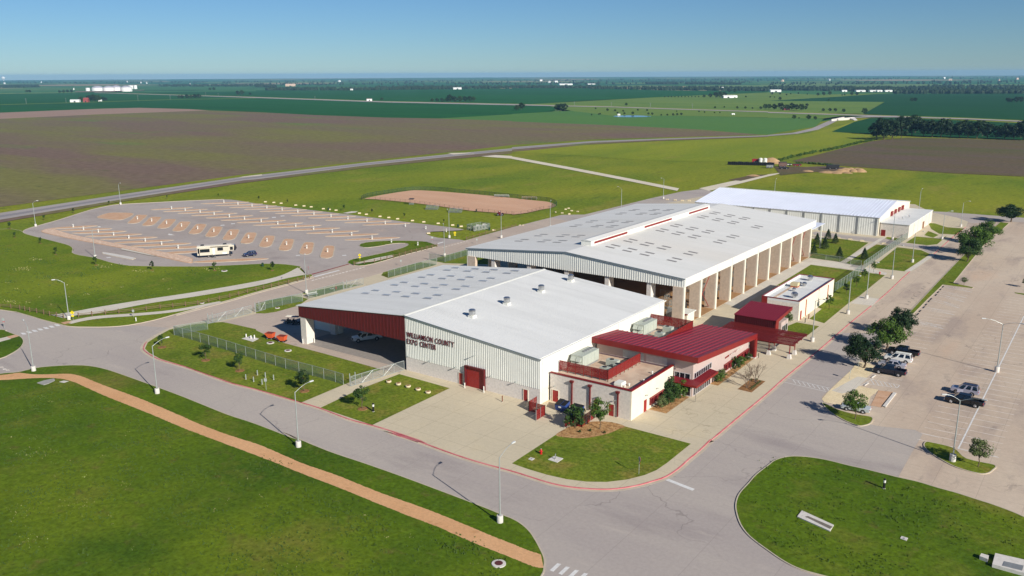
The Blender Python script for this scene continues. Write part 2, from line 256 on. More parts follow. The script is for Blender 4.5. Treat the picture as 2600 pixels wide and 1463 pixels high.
# ------------------------------------------------------------------ mesh tools
class MB:
    def __init__(s): s.v = []; s.f = []
    def add(s, vs, fs):
        n = len(s.v); s.v += [tuple(p) for p in vs]; s.f += [tuple(i+n for i in f) for f in fs]; return s
    def box(s, x0, y0, z0, x1, y1, z1):
        if x0 > x1: x0, x1 = x1, x0
        if y0 > y1: y0, y1 = y1, y0
        return s.hexa([(x0, y0, z0), (x1, y0, z0), (x1, y1, z0), (x0, y1, z0)], [(x0, y0, z1), (x1, y0, z1), (x1, y1, z1), (x0, y1, z1)])
    def hexa(s, b, t):
        return s.add(list(b)+list(t), [(3, 2, 1, 0), (4, 5, 6, 7), (0, 1, 5, 4), (1, 2, 6, 5), (2, 3, 7, 6), (3, 0, 4, 7)])
    def prism(s, pts, z0, z1, zf=None):
        n = len(pts)
        if sum(pts[i][0]*pts[(i+1) % n][1]-pts[(i+1) % n][0]*pts[i][1] for i in range(n)) < 0: pts = pts[::-1]
        vs = [(p[0], p[1], z0) for p in pts]+[(p[0], p[1], z1) for p in pts]
        return s.add(vs, [tuple(range(n-1, -1, -1)), tuple(range(n, 2*n))]+[(i, (i+1) % n, n+(i+1) % n, n+i) for i in range(n)])
    def extr(s, prof, y0, y1, axis='y'):
        """profile polygon (a,b) in x,z (axis y) or y,z (axis x) pulled along the axis"""
        n = len(prof); mk = (lambda p, c: (p[0], c, p[1])) if axis == 'y' else (lambda p, c: (c, p[0], p[1]))
        vs = [mk(p, y0) for p in prof]+[mk(p, y1) for p in prof]
        return s.add(vs, [tuple(range(n)), tuple(range(2*n-1, n-1, -1))]+[(i, n+i, n+(i+1) % n, (i+1) % n) for i in range(n)])
    def tube(s, p0, p1, r0, r1=None, n=8):
        r1 = r0 if r1 is None else r1; p0 = Vector(p0); p1 = Vector(p1); d = (p1-p0).normalized()
        a = d.cross(Vector((0, 0, 1)) if abs(d.z) < 0.95 else Vector((1, 0, 0))).normalized(); b = d.cross(a)
        vs = []
        for p, r in ((p0, r0), (p1, r1)):
            for i in range(n):
                an = 2*math.pi*i/n; vs.append(p+a*(r*math.cos(an))+b*(r*math.sin(an)))
        return s.add(vs, [tuple(range(n)), tuple(range(2*n-1, n-1, -1))]+[(i, n+i, n+(i+1) % n, (i+1) % n) for i in range(n)])
    def path(s, pts, r, n=6):
        for a, b in zip(pts, pts[1:]): s.tube(a, b, r, r, n)
        return s
    def rev(s, prof, cx=0, cy=0, n=14):
        m = len(prof); vs = []
        for r, z in prof:
            for i in range(n):
                a = 2*math.pi*i/n; vs.append((cx+r*math.cos(a), cy+r*math.sin(a), z))
        fs = [(k*n+i, k*n+(i+1) % n, (k+1)*n+(i+1) % n, (k+1)*n+i) for k in range(m-1) for i in range(n)]
        fs += [tuple(range(n-1, -1, -1)), tuple(range((m-1)*n, m*n))]
        return s.add(vs, fs)
    def quad(s, a, b, c, d): return s.add([a, b, c, d], [(0, 1, 2, 3)])
    def obj(s, name, mat, parent=None, org=None, smooth=False, kind=None, loc=None):
        o = org if org is not None else ((parent.location if parent is not None else (0, 0, 0)) if loc is None else (0, 0, 0))
        me = bpy.data.meshes.new(name); me.from_pydata([(x-o[0], y-o[1], z-o[2]) for x, y, z in s.v], [], s.f)
        if smooth: me.polygons.foreach_set('use_smooth', [True]*len(me.polygons))
        me.materials.append(mat); me.update()
        return link(name, me, parent, loc, kind)
def link(name, me, parent=None, loc=None, kind=None, rz=0.0, scale=None):
    ob = bpy.data.objects.new(name, me); COL.objects.link(ob)
    if parent is not None: ob.parent = parent
    if loc is not None: ob.location = loc
    if rz: ob.rotation_euler = (0, 0, rz)
    if scale is not None: ob.scale = scale
    if kind: ob['kind'] = kind
    return ob
def thing(name, label, cat, loc=(0, 0, 0), rz=0.0, group=None):
    o = bpy.data.objects.new(name, None); COL.objects.link(o); o.location = loc; o.rotation_euler = (0, 0, rz)
    o.empty_display_size = 0.3
    return tag(o, label, cat, group)
def tag(o, label, cat, group=None):
    o['label'] = label; o['category'] = cat
    if group: o['group'] = group
    return o
def copy_tree(o, parent=None):
    c = o.copy(); COL.objects.link(c)
    if parent is not None: c.parent = parent
    for ch in KIDS.get(o.name, None) or list(o.children): copy_tree(ch, c)
    return c
KIDS = {}
def dup(root, loc, rz=0.0, label=None, group=None, scale=None):
    c = copy_tree(root); c.location = loc; c.rotation_euler = (0, 0, rz)
    if label: c['label'] = label
    if group: c['group'] = group
    if scale: c.scale = scale if isinstance(scale, (tuple, list)) else (scale,)*3
    return c
# ------------------------------------------------------------------ outlines
def smooth(pts, closed=True, k=4):
    n = len(pts); out = []
    rng = range(n) if closed else range(n-1)
    for i in rng:
        P = [pts[(i+j) % n] if closed else pts[min(max(i+j, 0), n-1)] for j in (-1, 0, 1, 2)]
        for s in range(k):
            t = s/k
            out.append(tuple(0.5*(2*P[1][c]+(P[2][c]-P[0][c])*t+(2*P[0][c]-5*P[1][c]+4*P[2][c]-P[3][c])*t*t+(3*P[1][c]-P[0][c]-3*P[2][c]+P[3][c])*t**3) for c in (0, 1)))
    if not closed: out.append(tuple(pts[-1]))
    return out
def ccw(p):
    return p if sum(p[i-1][0]*p[i][1]-p[i][0]*p[i-1][1] for i in range(len(p))) > 0 else p[::-1]
def offs(pts, d, closed=True):
    """shift a line to its left by d (for ccw rings: inward)"""
    n = len(pts); out = []
    for i in range(n):
        a = pts[i-1] if (closed or i > 0) else pts[i]; b = pts[(i+1) % n] if (closed or i < n-1) else pts[i]; c = pts[i]
        d1 = Vector((c[0]-a[0], c[1]-a[1])); d2 = Vector((b[0]-c[0], b[1]-c[1]))
        if d1.length < 1e-6: d1 = d2
        if d2.length < 1e-6: d2 = d1
        d1.normalize(); d2.normalize(); m = (d1+d2)
        if m.length < 1e-4: m = d1
        m.normalize(); nn = Vector((-m.y, m.x)); cs = max(0.5, nn.dot(Vector((-d1.y, d1.x))))
        out.append((c[0]+nn.x*d/cs, c[1]+nn.y*d/cs))
    return out
def sheet(name, pts, z, mat, parent=None, kind='structure'):
    return MB().add([(p[0], p[1], z) for p in ccw(list(pts))], [tuple(range(len(pts)))]).obj(name, mat, parent, kind=None if parent else kind, org=(0, 0, 0))
def band(pts, w0, w1, z0, z1, closed=False):
    """raised strip between two offsets of a line"""
    a = offs(pts, w0, closed); b = offs(pts, w1, closed); n = len(pts); m = MB()
    vs = [(p[0], p[1], z0) for p in a]+[(p[0], p[1], z1) for p in a]+[(p[0], p[1], z1) for p in b]+[(p[0], p[1], z0) for p in b]
    fs = []
    for i in range(n if closed else n-1):
        j = (i+1) % n
        fs += [(i, j, n+j, n+i), (n+i, n+j, 2*n+j, 2*n+i), (2*n+i, 2*n+j, 3*n+j, 3*n+i)]
    return m.add(vs, fs)
def island(name, pts, mat, z=0.10, kw=0.16, kmat=None, z0=-0.03, k=4, sm=True):
    p = ccw(list(pts)); p = ccw(smooth(p, True, k)) if sm else p
    inn = offs(p, kw)
    o = sheet(name, inn, z, mat)
    band(p, 0, kw, z0, z+0.015, True).obj('kerb', kmat or M_kerb, o, org=(0, 0, 0))
    return o
ZP = 0.10     # pavement / lawn level above the roadway
# ------------------------------------------------------------------ open country
def ring(r, n=64): return [(r*math.cos(2*math.pi*i/n), r*math.sin(2*math.pi*i/n)) for i in range(n)]
sheet('ground', ring(15500), -3.0, M_far)
sheet('meadow', G('a5', (-900, 900), 'a1', (-500, 1300), 'a2', (0, 950), 'a3', (0, 720), (2573, 600), 'a4', (760, 470), (1500, 470), (3200, 540), (4200, 900), 'b4', (4500, 1000), 'b8', (5000, 3000), 'b5', (1000, 3000), (-4000, 2500)), -0.25, M_meadow)
FZ = [0]
def field(name, mat, *pts, z=None):
    FZ[0] += 1
    return sheet(name, G(*pts), (-0.24+0.012*FZ[0]) if z is None else z, mat)
field('field', M_crop, 'a1', (-400, 240), (0, 232), (700, 222), (1500, 215), (2573, 205), 'a2', (0, 195), (900, 195), (2000, 185), (2573, 178), 'a3', (0, 172), (900, 175), (1500, 195), (2573, 205), 'a4', (0, 215), 'a3', (2100, 235), (1500, 262), (700, 300), (200, 332), 'a2', (2573, 348), (1300, 318), (0, 278), 'a1', (2573, 278), (0, 345), (-400, 355))
field('field', M_crop, 'a1', (-400, 362), (0, 342), (800, 318), (1800, 290), (2573, 274), 'a2', (0, 276), (1300, 316), (2573, 342), 'a3', (430, 352), (430, 405), (0, 437), 'a2', (2573, 436), (1830, 477), (1300, 468), (600, 444), (0, 414), 'a1', (2573, 410), (2100, 398), (1400, 372), (0, 424), (-400, 446))
field('field', M_pasture, 'a3', (160, 335), (800, 300), (1500, 262), (2100, 236), 'a4', (0, 216), (500, 240), (1100, 225), (1500, 240), 'a4', (1175, 310), (940, 430), (0, 415), 'a3', (2573, 410), (1600, 380), (1000, 360), (540, 352))
field('field', M_crop2, 'a4', (0, 300), (700, 260), (1100, 232), (2573, 228), (4000, 228), (4000, 520), (2573, 492), (2000, 476), (1300, 448), (960, 432), (1175, 312))
field('field', M_crop3, 'a2', (1830, 478), (2573, 436), 'a3', (0, 432), (600, 400), (1000, 450), (1700, 450), (2573, 470), 'a4', (240, 470), (560, 480), (480, 560), (100, 620), 'a3', (2573, 640), (1900, 620), (1000, 545), (0, 508), 'a2', (2400, 500))
field('field', M_pasture, 'a3', (380, 355), (1000, 364), (1600, 386), (2573, 416), 'a4', (0, 420), (800, 444), (560, 478), (0, 470), 'a3', (2573, 468), (1700, 450), (1000, 450), (600, 402))
field('field', M_pale, 'a1', (-500, 440), (0, 420), (1000, 380), (1400, 371), (1900, 384), (2120, 398), (1000, 437), (0, 482), (-500, 510))
field('field', M_brown, 'a1', (-500, 508), (0, 482), (1000, 436), (2100, 397), 'a2', (0, 414), (600, 444), (1300, 469), (1830, 478), (2573, 503), 'a3', (0, 508), (1000, 545), (1900, 590), (2500, 640), (1700, 672), (800, 698), (0, 752), 'a2', (1900, 818), (1000, 915), (0, 1028), 'a1', (1500, 1165), (0, 1365), (-600, 1450))
field('field', M_yellow, 'a3', (0, 815), (700, 745), (1500, 705), (2573, 665), 'a4', (0, 665), (400, 630), (700, 560), (900, 500), (640, 610), (1010, 640), (1060, 690), (700, 770), (250, 860), (80, 910), 'a3', (2100, 905), (1400, 900), (700, 850))
field('field', M_crop2, 'a4', (640, 612), (860, 515), (1020, 475), (1300, 468), (2573, 525), (4000, 570), (4000, 720), (2573, 690), (1500, 660), (1010, 632))
field('field', M_plough, 'a4', (240, 905), (700, 790), (1050, 705), (1400, 670), (1900, 680), (2573, 700), (4000, 760), (4000, 1190), (2573, 1060), (1900, 1030), (1000, 972), (400, 930))
# verges and roads across the country
def strip(name, mat, up, lo, z):
    return sheet(name, up+lo[::-1], z, mat)
hup = G('a5', (-600, 330), (0, 240), 'a1', (1190, 1245), (2450, 1062), 'a2', (0, 1048), (1100, 922), (1930, 838), (2573, 778), 'a3', (0, 768), (800, 706), (1500, 681), (2573, 648), 'a4', (0, 644), (250, 622), (440, 578), (560, 525), (640, 490), (720, 468))
hlo = G('a5', (-600, 420), (0, 308), 'a1', (1190, 1297), (2450, 1100), 'a2', (0, 1090), (1100, 950), (1930, 864), (2573, 802), 'a3', (0, 790), (800, 722), (1500, 692), (2573, 657), 'a4', (0, 656), (300, 632), (500, 592), (620, 540), (690, 505), (770, 478))
vup = G('a5', (-600, 275), (0, 205), 'a1', (1190, 1215), (2450, 1040), 'a2', (0, 1030), (1100, 905), (1930, 820), (2573, 745), 'a3', (0, 745), (800, 690), (1500, 668), (2573, 642))
vlo = G('a5', (-600, 470), (0, 335), 'a1', (1190, 1320), (2450, 1125), 'a2', (0, 1110), (1100, 975), (1930, 890), (2573, 830), 'a3', (0, 815), (800, 738), (1500, 702), (2573, 663))
strip('verge', M_meadow, vup, hup[:len(vup)], -0.05)
strip('verge', M_brown, hlo[:len(vlo)], vlo, -0.055)
hw = strip('highway', M_hiway, hup, hlo, -0.03)
mid = [((a[0]*0.3+b[0]*0.7), (a[1]*0.3+b[1]*0.7)) for a, b in zip(hup, hlo)]; mid2 = [((a[0]*0.62+b[0]*0.38), (a[1]*0.62+b[1]*0.38)) for a, b in zip(hup, hlo)]
strip('lane', M_hiway2, mid2[:14], mid[:14], -0.022).parent = hw
fup = G('a1', (950, 218), (1800, 242), (2573, 264), 'a2', (1300, 308), (2573, 334), 'a3', (540, 349), (1000, 359), (1600, 379), (2573, 409), 'a4', (0, 413), (800, 438), (1300, 456), (2000, 478), (2573, 503), (4000, 560))
flo = G('a1', (950, 222), (1800, 247), (2573, 273), 'a2', (1300, 318), (2573, 346), 'a3', (540, 357), (1000, 366), (1600, 387), (2573, 417), 'a4', (0, 423), (800, 447), (1300, 467), (2000, 488), (2573, 514), (4000, 575))
strip('highway', M_hiway, fup, flo, 0.05)
strip('verge', M_yellow, [(a[0]*1.012, a[1]*1.012) for a in fup], fup, 0.02)
strip('farm_track', M_pasture, G('a1', (0, 338), (800, 316), (1700, 288), (2573, 272)), G('a1', (0, 343), (800, 321), (1700, 292), (2573, 276)), 0.02)
strip('highway', M_hiway, G('a4', (860, 466), (1050, 452), (1300, 452)), G('a4', (820, 475), (1050, 466), (1300, 468)), 0.06)
# flyover: embankment ramps up to a bridge deck
gs = strip('access_road', M_caliche, G('a2', (2180, 832), (2573, 855), 'a3', (0, 860), (600, 970), (1200, 1085), (1680, 1180)), G('a2', (2120, 848), (2573, 882), 'a3', (0, 884), (600, 996), (1200, 1112), (1660, 1205)), -0.06)
strip('access_road', M_caliche, G('a3', (1880, 1180), (2200, 1110), (2573, 1040), 'a4', (150, 1020)), G('a3', (1980, 1205), (2300, 1130), (2573, 1060), 'a4', (70, 1045)), -0.06)
strip('access_road', M_caliche, G('a1', (2440, 1062), (2573, 1046), 'a2', (60, 1040)), G('a1', (2400, 1072), (2573, 1056), 'a2', (60, 1050)), -0.028)
strip('access_road', M_caliche, G('a2', (1925, 826), (2150, 822)), G('a2', (1985, 840), (2200, 835)), -0.028)
strip('dirt_yard', M_plough, G('a4', (60, 960), (400, 965), (620, 955), (930, 985)), G('a4', (130, 1050), (200, 1040), (560, 1010), (920, 1010)), -0.055)
strip('dirt_yard', M_plough, G('a3', (2170, 1095), (2440, 1042)), G('a3', (2300, 1105), (2573, 1042)), -0.057)
sheet('pond', smooth(G('a3', (1020, 455), (1130, 448), (1300, 450), (1400, 460), (1250, 466), (1080, 465))), 0.02, M_water)
# ------------------------------------------------------------------ roads of the site (level 0)
road = sheet('road', G('a5', (-900, 1130), (0, 1205), (600, 1345), (1990, 1185), (2573, 1035), 'a6', (300, 945), (540, 880), (600, 840), (920, 740), (1170, 750), (1825, 575), (2110, 515), (2573, 385), 'a7', (500, 260), 'a3', (730, 1445), (1400, 1280), (1700, 1215), (1900, 1190), (2100, 1230), (2300, 1400), 'b3', (0, 0), 'a8', (2050, 300), (3200, 350), 'b4', (4200, 1000), 'b8', (4000, 2600), 'b5', (0, 2600), (-2500, 900)), 0.0, M_road)
lot = sheet('parking_lot', G('b8', (1310, 452), (1450, 200), (1555, 20), 'b4', (1480, 1235), (1100, 1195), (900, 1150), (560, 960), (540, 900), (850, 620), (900, 560), 'a8', (1400, 1260), (1990, 660), (2200, 440), (2320, 330), (2420, 320), (2573, 330), (3400, 400), 'b4', (4600, 1200), 'b8', (3200, 1180), (2573, 880), (1900, 640)), 0.006, M_lot)
sheet('road', G('a8', (700, 1449), (820, 1340), (1030, 1180), (1430, 830), (1720, 600), (1990, 385), (2060, 250), (2330, 280), (2420, 330), (2000, 650), (1420, 1250), (1250, 1449)), 0.004, M_lot)
sheet('road', G('a8', (1640, 225), (1800, 232), (2100, 255), (2573, 290), (3400, 340), (3400, 420), (2573, 335), (2330, 330), (2050, 345), (1990, 330), (1700, 255)), 0.012, M_road)
rv = sheet('camper_lot', smooth(G('a5', (240, 430), (300, 395), (600, 310), (900, 215), (1100, 170), (1215, 156), (1500, 140), (1850, 122), (2250, 105), (2420, 120), 'a6', (0, 145), (540, 210), (1000, 265), (1500, 330), (1740, 358), (2000, 392), (2085, 410), (1900, 424), (1760, 430), (1710, 452), (1830, 490), (2100, 520), (1830, 580), (1000, 780), (570, 880), (450, 790), (300, 760), (0, 755), 'a5', (2000, 780), (1400, 775), (1250, 765), (1100, 735), (800, 668), (725, 640), (735, 600), (600, 540), (400, 490), (265, 455)), k=3), 0.008, M_rvlot)
band(smooth(G('a5', (260, 450), (240, 430), (300, 395), (600, 310), (900, 215), (1100, 170), (1215, 156), (1500, 140), (1850, 122), (2250, 105)), False), 0, 0.35, 0.0, 0.12).obj('kerb', M_kerb, rv, org=(0, 0, 0))
# ------------------------------------------------------------------ the raised forecourt inside the red kerb
kl = smooth(G('b1', (2080, 146), (1900, 168), (1700, 217), (1560, 292), (1470, 352), (1437, 420), (1480, 467), (1600, 530), (1850, 602), (2100, 692), (2350, 777), (2573, 832), 'b2', (200, 892), (390, 947), (640, 1022), (930, 1132), (1170, 1196), (1400, 1266), (1700, 1370), 'b6', (1330, 5), (1600, 90), (1900, 200), (2200, 300), 'b7', (0, 402), (200, 465), (400, 525), (600, 562), (850, 582), (1050, 577), (1250, 546), (1400, 506), (1550, 456), (1680, 371), (1780, 281), (1880, 201), (2000, 86), 'b3', (2030, 1322), (2300, 1096), (2573, 870), 'b4', (190, 700), (510, 441), (820, 171), (1030, 0), 'a8', (1200, 1047), (1430, 832), (1640, 682), (1790, 547), (1880, 471), (1990, 386)), False, 3)
fc = sheet('forecourt', kl + G('a8', (2010, 330), (1900, 290), (1640, 235)) + [(-75, 405), (-160, 390), (-172, 300), (-174, 200), (-172.5, 165), (-174, 148)], ZP, M_apron)
red = kl[12:]
band(kl[:13], 0, 0.2, -0.02, ZP+0.012).obj('kerb', M_kerb, fc, org=(0, 0, 0))
band(red, 0, 0.24, -0.02, ZP+0.012).obj('kerb', M_redkerb, fc, org=(0, 0, 0))
band(kl, -0.55, 0.0, 0.003, 0.013).obj('gutter', M_kerb, fc, org=(0, 0, 0))
def lawn(name, mat, *pts, z=ZP+0.012, sm=False):
    p = G(*pts, z=ZP); return sheet(name, smooth(p) if sm else p, z, mat)
lawn('lawn', M_lawn2, 'b1', (2075, 160), (1900, 180), (1700, 228), (1570, 300), (1485, 355), (1458, 418), (1500, 460), (1610, 520), (1850, 592), (2100, 682), (2350, 767), (2573, 822), 'b2', (200, 880), (390, 936), (455, 960), (870, 785), (1258, 626), (680, 466), (300, 366), (140, 300), (0, 233), 'b1', (2573, 222), (2330, 168), (2240, 150))
lawn('lawn', M_lawn2, 'b2', (648, 1012), (1168, 1186), (1948, 815), (1440, 673), (1030, 830))
lawn('lawn', M_lawn2, 'b3', (515, 1235), 'b7', (0, 316), (150, 370), (350, 430), (550, 475), (750, 500), (950, 503), (1150, 480), (1330, 435), (1450, 385), (1560, 310), (1798, 118), 'b3', (1140, 1200), (1000, 1155))
lawn('lawn', M_lawn2, 'a6', (0, 1250), (90, 1252), (200, 1236), (430, 1172), (525, 1105), (440, 1085), (360, 1076), (170, 1112), (0, 1152))
lawn('lawn', M_lawn2, 'a6', (460, 1050), (880, 962), (1085, 962), (850, 1010), (600, 1085), (520, 1062))
lawn('lawn', M_lawn2, 'a6', (1258, 868), (1280, 838), (1450, 790), (1650, 736), (1815, 762), (1500, 850), (1330, 895))
lawn('lawn', M_lawn2, 'a6', (1740, 714), (2120, 612), (2500, 520), (2400, 760), (1900, 747))
lawn('lawn', M_lawn2, 'a8', (80, 975), (430, 762), (840, 818), (1175, 867), (920, 1075), (800, 1155), (565, 1350), (415, 1305), (540, 1205), (500, 1190), (660, 1065), (500, 900))
lawn('lawn', M_lawn2, 'a8', (60, 1430), (290, 1340), (515, 1380), (395, 1475), (100, 1500))
lawn('lawn', M_lawn2, 'a8', (415, 690), (410, 600), (440, 500), (720, 500), (1010, 540), (740, 735))
lawn('lawn', M_lawn2, 'a8', (780, 747), (1090, 558), (1220, 570), (1000, 740), (940, 772))
lawn('lawn', M_lawn2, 'a8', (1060, 780), (1300, 585), (1540, 615), (1630, 655), (1370, 828), (1100, 798))
lawn('lawn', M_lawn2, 'a8', (1385, 540), (1480, 477), (1740, 500), (1800, 470), (1700, 556), (1600, 566))
lawn('lawn', M_lawn2, 'a8', (1150, 490), (1190, 480), (1330, 500), (1290, 520))
lawn('lawn', M_lawn2, 'a8', (1610, 340), (1680, 347), (1800, 385), (1975, 398), (1885, 460), (1720, 450), (1640, 402))
lawn('lawn', M_lawn2, 'a8', (1570, 465), (1612, 422), (1715, 463), (1660, 490))
sheet('service_drive', smooth(G('a8', (480, 428), (760, 462), (1130, 497), (1340, 540), (1600, 572), (1720, 572), (1640, 650), (1540, 603), (1330, 568), (1130, 540), (720, 492), (470, 462), z=ZP), k=2), ZP+0.018, M_road)
sheet('pale_walk', G('a8', (420, 700), (760, 742), (945, 775), (1200, 845), (1180, 866), (850, 812), (430, 760), (200, 900), (80, 970), (-300, 1200), (-500, 1130), (320, 745), z=ZP), ZP+0.022, M_walk)
sheet('pale_walk', G('a8', (930, 1075), (1120, 1105), (1050, 1175), (830, 1150), z=ZP), ZP+0.022, M_walk)
sheet('pale_walk', G('a8', (720, 738), (1120, 500), (1170, 480), (1200, 480), (790, 742), z=ZP), ZP+0.026, M_walk)
sheet('pale_walk', G('a8', (1640, 655), (1690, 655), (1440, 830), (1370, 830), z=ZP), ZP+0.026, M_walk)
sheet('delivery_yard', G('b1', (2200, 152), (2573, 68), 'a6', (0, 1155+60), (430, 1180), 'b2', (430, 0), (700, 130), (1480, 500), (1450, 660), (1250, 630), (680, 468), (300, 368), (120, 290), (0, 236), 'b1', (2573, 226), (2330, 170), z=ZP), ZP+0.008, M_yard)
sheet('mulch_bed', smooth(G('b3', (515, 1235), (440, 1290), (560, 1312), (720, 1318), (860, 1298), (980, 1268), (1080, 1225), (1135, 1198), (1000, 1158), (820, 1150), (640, 1180), z=ZP), k=3), ZP+0.022, M_mulch)
sheet('planting_bed', [(-61.7, 125.8), (-58.5, 125.8), (-58.5, 135.2), (-61.7, 135.2)], ZP+0.012, M_mulch)
sheet('planting_bed', [(-58.4, 143.5), (-56.6, 143.5), (-56.8, 162.6), (-58.4, 162.6)], ZP+0.012, M_mulch)
sheet('planting_bed', [(-53.0, 143.8), (-50.3, 143.6), (-50.3, 150.8), (-53.0, 150.8)], ZP+0.012, M_bark)
# ------------------------------------------------------------------ kerbed lawns around the roads
island('lawn', G('b1', (-1500, 900), (-300, 740), (0, 672), (180, 655), (370, 612), (560, 594), (760, 586), (920, 596), (1080, 630), (1260, 690), (1500, 776), (1800, 886), (2040, 982), (2300, 1086), 'b2', (0, 1176), (430, 1340), 'b6', (270, 5), (720, 190), (1080, 312), (1450, 442), (1800, 572), (2260, 746), (2480, 836), 'b7', (0, 872), (90, 922), (180, 1002), (240, 1090), (290, 1182), (328, 1272), (330, 1360), (300, 1455), (100, 1700), 'b6', (1000, 2600), 'b5', (0, 2600), (-3000, 1500)), M_lawn)
island('lawn', G('b7', (2450, 430), (2370, 520), (2280, 622), (2245, 720), (2250, 810), (2290, 930), (2360, 1030), (2450, 1110), 'b8', (0, 1200), (130, 1290), (280, 1370), (500, 1440), (1100, 1580), (2600, 1900), (3500, 1500), (3000, 1080), (2573, 856), (2300, 746), (2100, 681), (1900, 616), (1700, 561), (1500, 501), (1300, 456), (1000, 381), (800, 336), (600, 286), (420, 256), (260, 246), (150, 259), (60, 290), 'b7', (2573, 335)), M_lawn)
trail = smooth(G('b1', (-600, 700), (0, 690), (180, 655), (240, 668), (420, 680), (640, 668), (740, 675), (850, 705), (960, 755), (1150, 825), (1400, 915), (1650, 1020), (1900, 1130), (2150, 1235), (2400, 1320), 'b6', (0, 115), (250, 220), (520, 340), (800, 425), (1100, 555), (1400, 665), (1680, 760), (1950, 870), (2200, 970), (2400, 1060), 'b7', (0, 1120), (130, 1180), (240, 1215), (290, 1232), z=ZP), False, 3)
trail2 = smooth(G('b1', (-600, 760), (0, 735), (200, 722), (400, 712), (560, 712), (700, 735), (830, 790), (1000, 870), (1200, 950), (1400, 1030), (1600, 1110), (1800, 1200), (2000, 1275), (2200, 1350), 'b6', (0, 235), (250, 330), (500, 435), (800, 545), (1050, 650), (1350, 770), (1600, 870), (1850, 960), (2080, 1070), (2300, 1160), 'b7', (0, 1265), (130, 1320), (250, 1365), (318, 1366), z=ZP), False, 3)
def jt(ps):
    for _ in range(3): ps = [ps[0]]+[((a[0]+2*b[0]+c[0])/4, (a[1]+2*b[1]+c[1])/4) for a, b, c in zip(ps, ps[1:], ps[2:])]+[ps[-1]]
    out = []
    for a, b in zip(ps, ps[1:]):
        for i in range(5): out.append((a[0]+(b[0]-a[0])*i/5+random.uniform(-.05, .05), a[1]+(b[1]-a[1])*i/5+random.uniform(-.05, .05)))
    return out+[ps[-1]]
sheet('gravel_trail', jt(trail)+jt(trail2)[::-1], ZP+0.008, M_trail)
l4 = island('lawn', G('a5', (-900, 1130), (0, 1217), (220, 1257), (420, 1317), (600, 1363), (700, 1386), (900, 1391), (1100, 1389), (1300, 1371), (1550, 1321), (1750, 1266), (1990, 1201), (2300, 1121), 'a6', (0, 1041), (300, 961), (540, 890), (570, 872), (545, 858), (480, 870), (400, 830), (455, 790), (420, 776), (300, 760), (150, 753), (0, 756), 'a5', (2000, 781), (1400, 776), (1250, 766), (1100, 736), (950, 692), (800, 667), (728, 642), (735, 602), (700, 571), (600, 541), (400, 491), (265, 455), (100, 400), (-500, 470), (-1200, 700)), M_lawnB, k=2)
strip('sidewalk', M_walk, smooth(G('a5', (510, 1265), (700, 1240), (1000, 1185), (1500, 1105), (2000, 1030), 'a6', (0, 930), (250, 870), (420, 790), z=ZP), False), smooth(G('a5', (640, 1300), (800, 1265), (1000, 1245), (1500, 1150), (2000, 1075), 'a6', (0, 975), (300, 900), (500, 860), z=ZP), False), ZP+0.02)
strip('sidewalk', M_walk, smooth(G('a5', (640, 1345), (800, 1305), (1000, 1275), (1500, 1240), (1800, 1205), (2200, 1130), z=ZP), False), smooth(G('a5', (720, 1355), (850, 1325), (1050, 1298), (1500, 1265), (1850, 1222), (2250, 1140), z=ZP), False), ZP+0.024)
sheet('ramp', G('a5', (610, 1345), (690, 1328), (725, 1338), (650, 1362), z=ZP), ZP+0.03, M_gravel)
island('lawn', G('a6', (920, 742), (945, 756), (1040, 775), (1170, 756), (1400, 691), (1600, 636), (1822, 579), (1800, 560), (1700, 531), (1550, 523), (1300, 523), (1100, 540), (1036, 565), (1060, 585), (1130, 590), (1250, 575), (1380, 551), (1500, 548), (1528, 562), (1480, 590), (1300, 640), (1060, 690), (945, 715)), M_lawn, k=2)
strip('sidewalk', M_walk, G('a6', (1000, 745), (1200, 695), (1370, 663), z=ZP), G('a6', (1010, 757), (1250, 715), (1380, 685), z=ZP), ZP+0.02)
island('lawn', G('b1', (-700, 200), (0, 228), (60, 242), (140, 272), (210, 300), (240, 340), (225, 390), (170, 440), (80, 490), (0, 522), (-700, 760)), M_lawn)
strip('sidewalk', M_walk, G('b1', (-500, 400), (0, 315), (70, 298), z=ZP), G('b1', (-500, 460), (0, 350), (110, 320), z=ZP), ZP+0.02)
sheet('ramp', G('b1', (65, 298), (150, 278), (195, 292), (105, 318), z=ZP), ZP+0.03, M_gravel)
island('lawn', G('b4', (545, 960), (700, 1030), (860, 1075), (1045, 1108), (1040, 1165), (980, 1192), (900, 1195), (760, 1140), (640, 1070), (575, 1015)), M_lawn2)
island('lawn', G('b8', (1562, 140), (1580, 103), (1640, 107), (1870, 165), (2000, 270), (2280, 335), (2262, 390), (2200, 424), (2100, 420), (1900, 364), (1750, 290), (1610, 200)), M_lawn2)
sheet('gravel_bed', smooth(G('b4', (540, 925), (700, 760), (840, 630), (915, 550), (1060, 590), (1050, 660), (915, 790), (1110, 830), (1030, 900), (1000, 985), (860, 1015), (700, 985), (620, 965)), k=2), 0.03, M_cgravel)
sheet('pad', G('b4', (640, 840), (900, 700), (1010, 715), (905, 800), (860, 850), (740, 870)), 0.036, M_walk)
sheet('dirt_patch', G('b4', (1110, 838), (1255, 855), (1140, 1010), (1030, 990)), 0.04, M_gravel)
band(G('b4', (1260, 865), (1150, 1005)), 0, 0.5, 0.0, 0.2).obj('wheel_stop', M_conc, lot, org=(0, 0, 0))
island('median', G('a8', (1410, 1250), (1700, 940), (1950, 680), (2010, 630), (2200, 450), (2330, 335), (2425, 345), (2320, 445), (2250, 470), (1865, 948), (2070, 992), (2055, 1002), (1760, 966), (1600, 1120), (1462, 1260)), M_lawn2, sm=False, z=0.08)

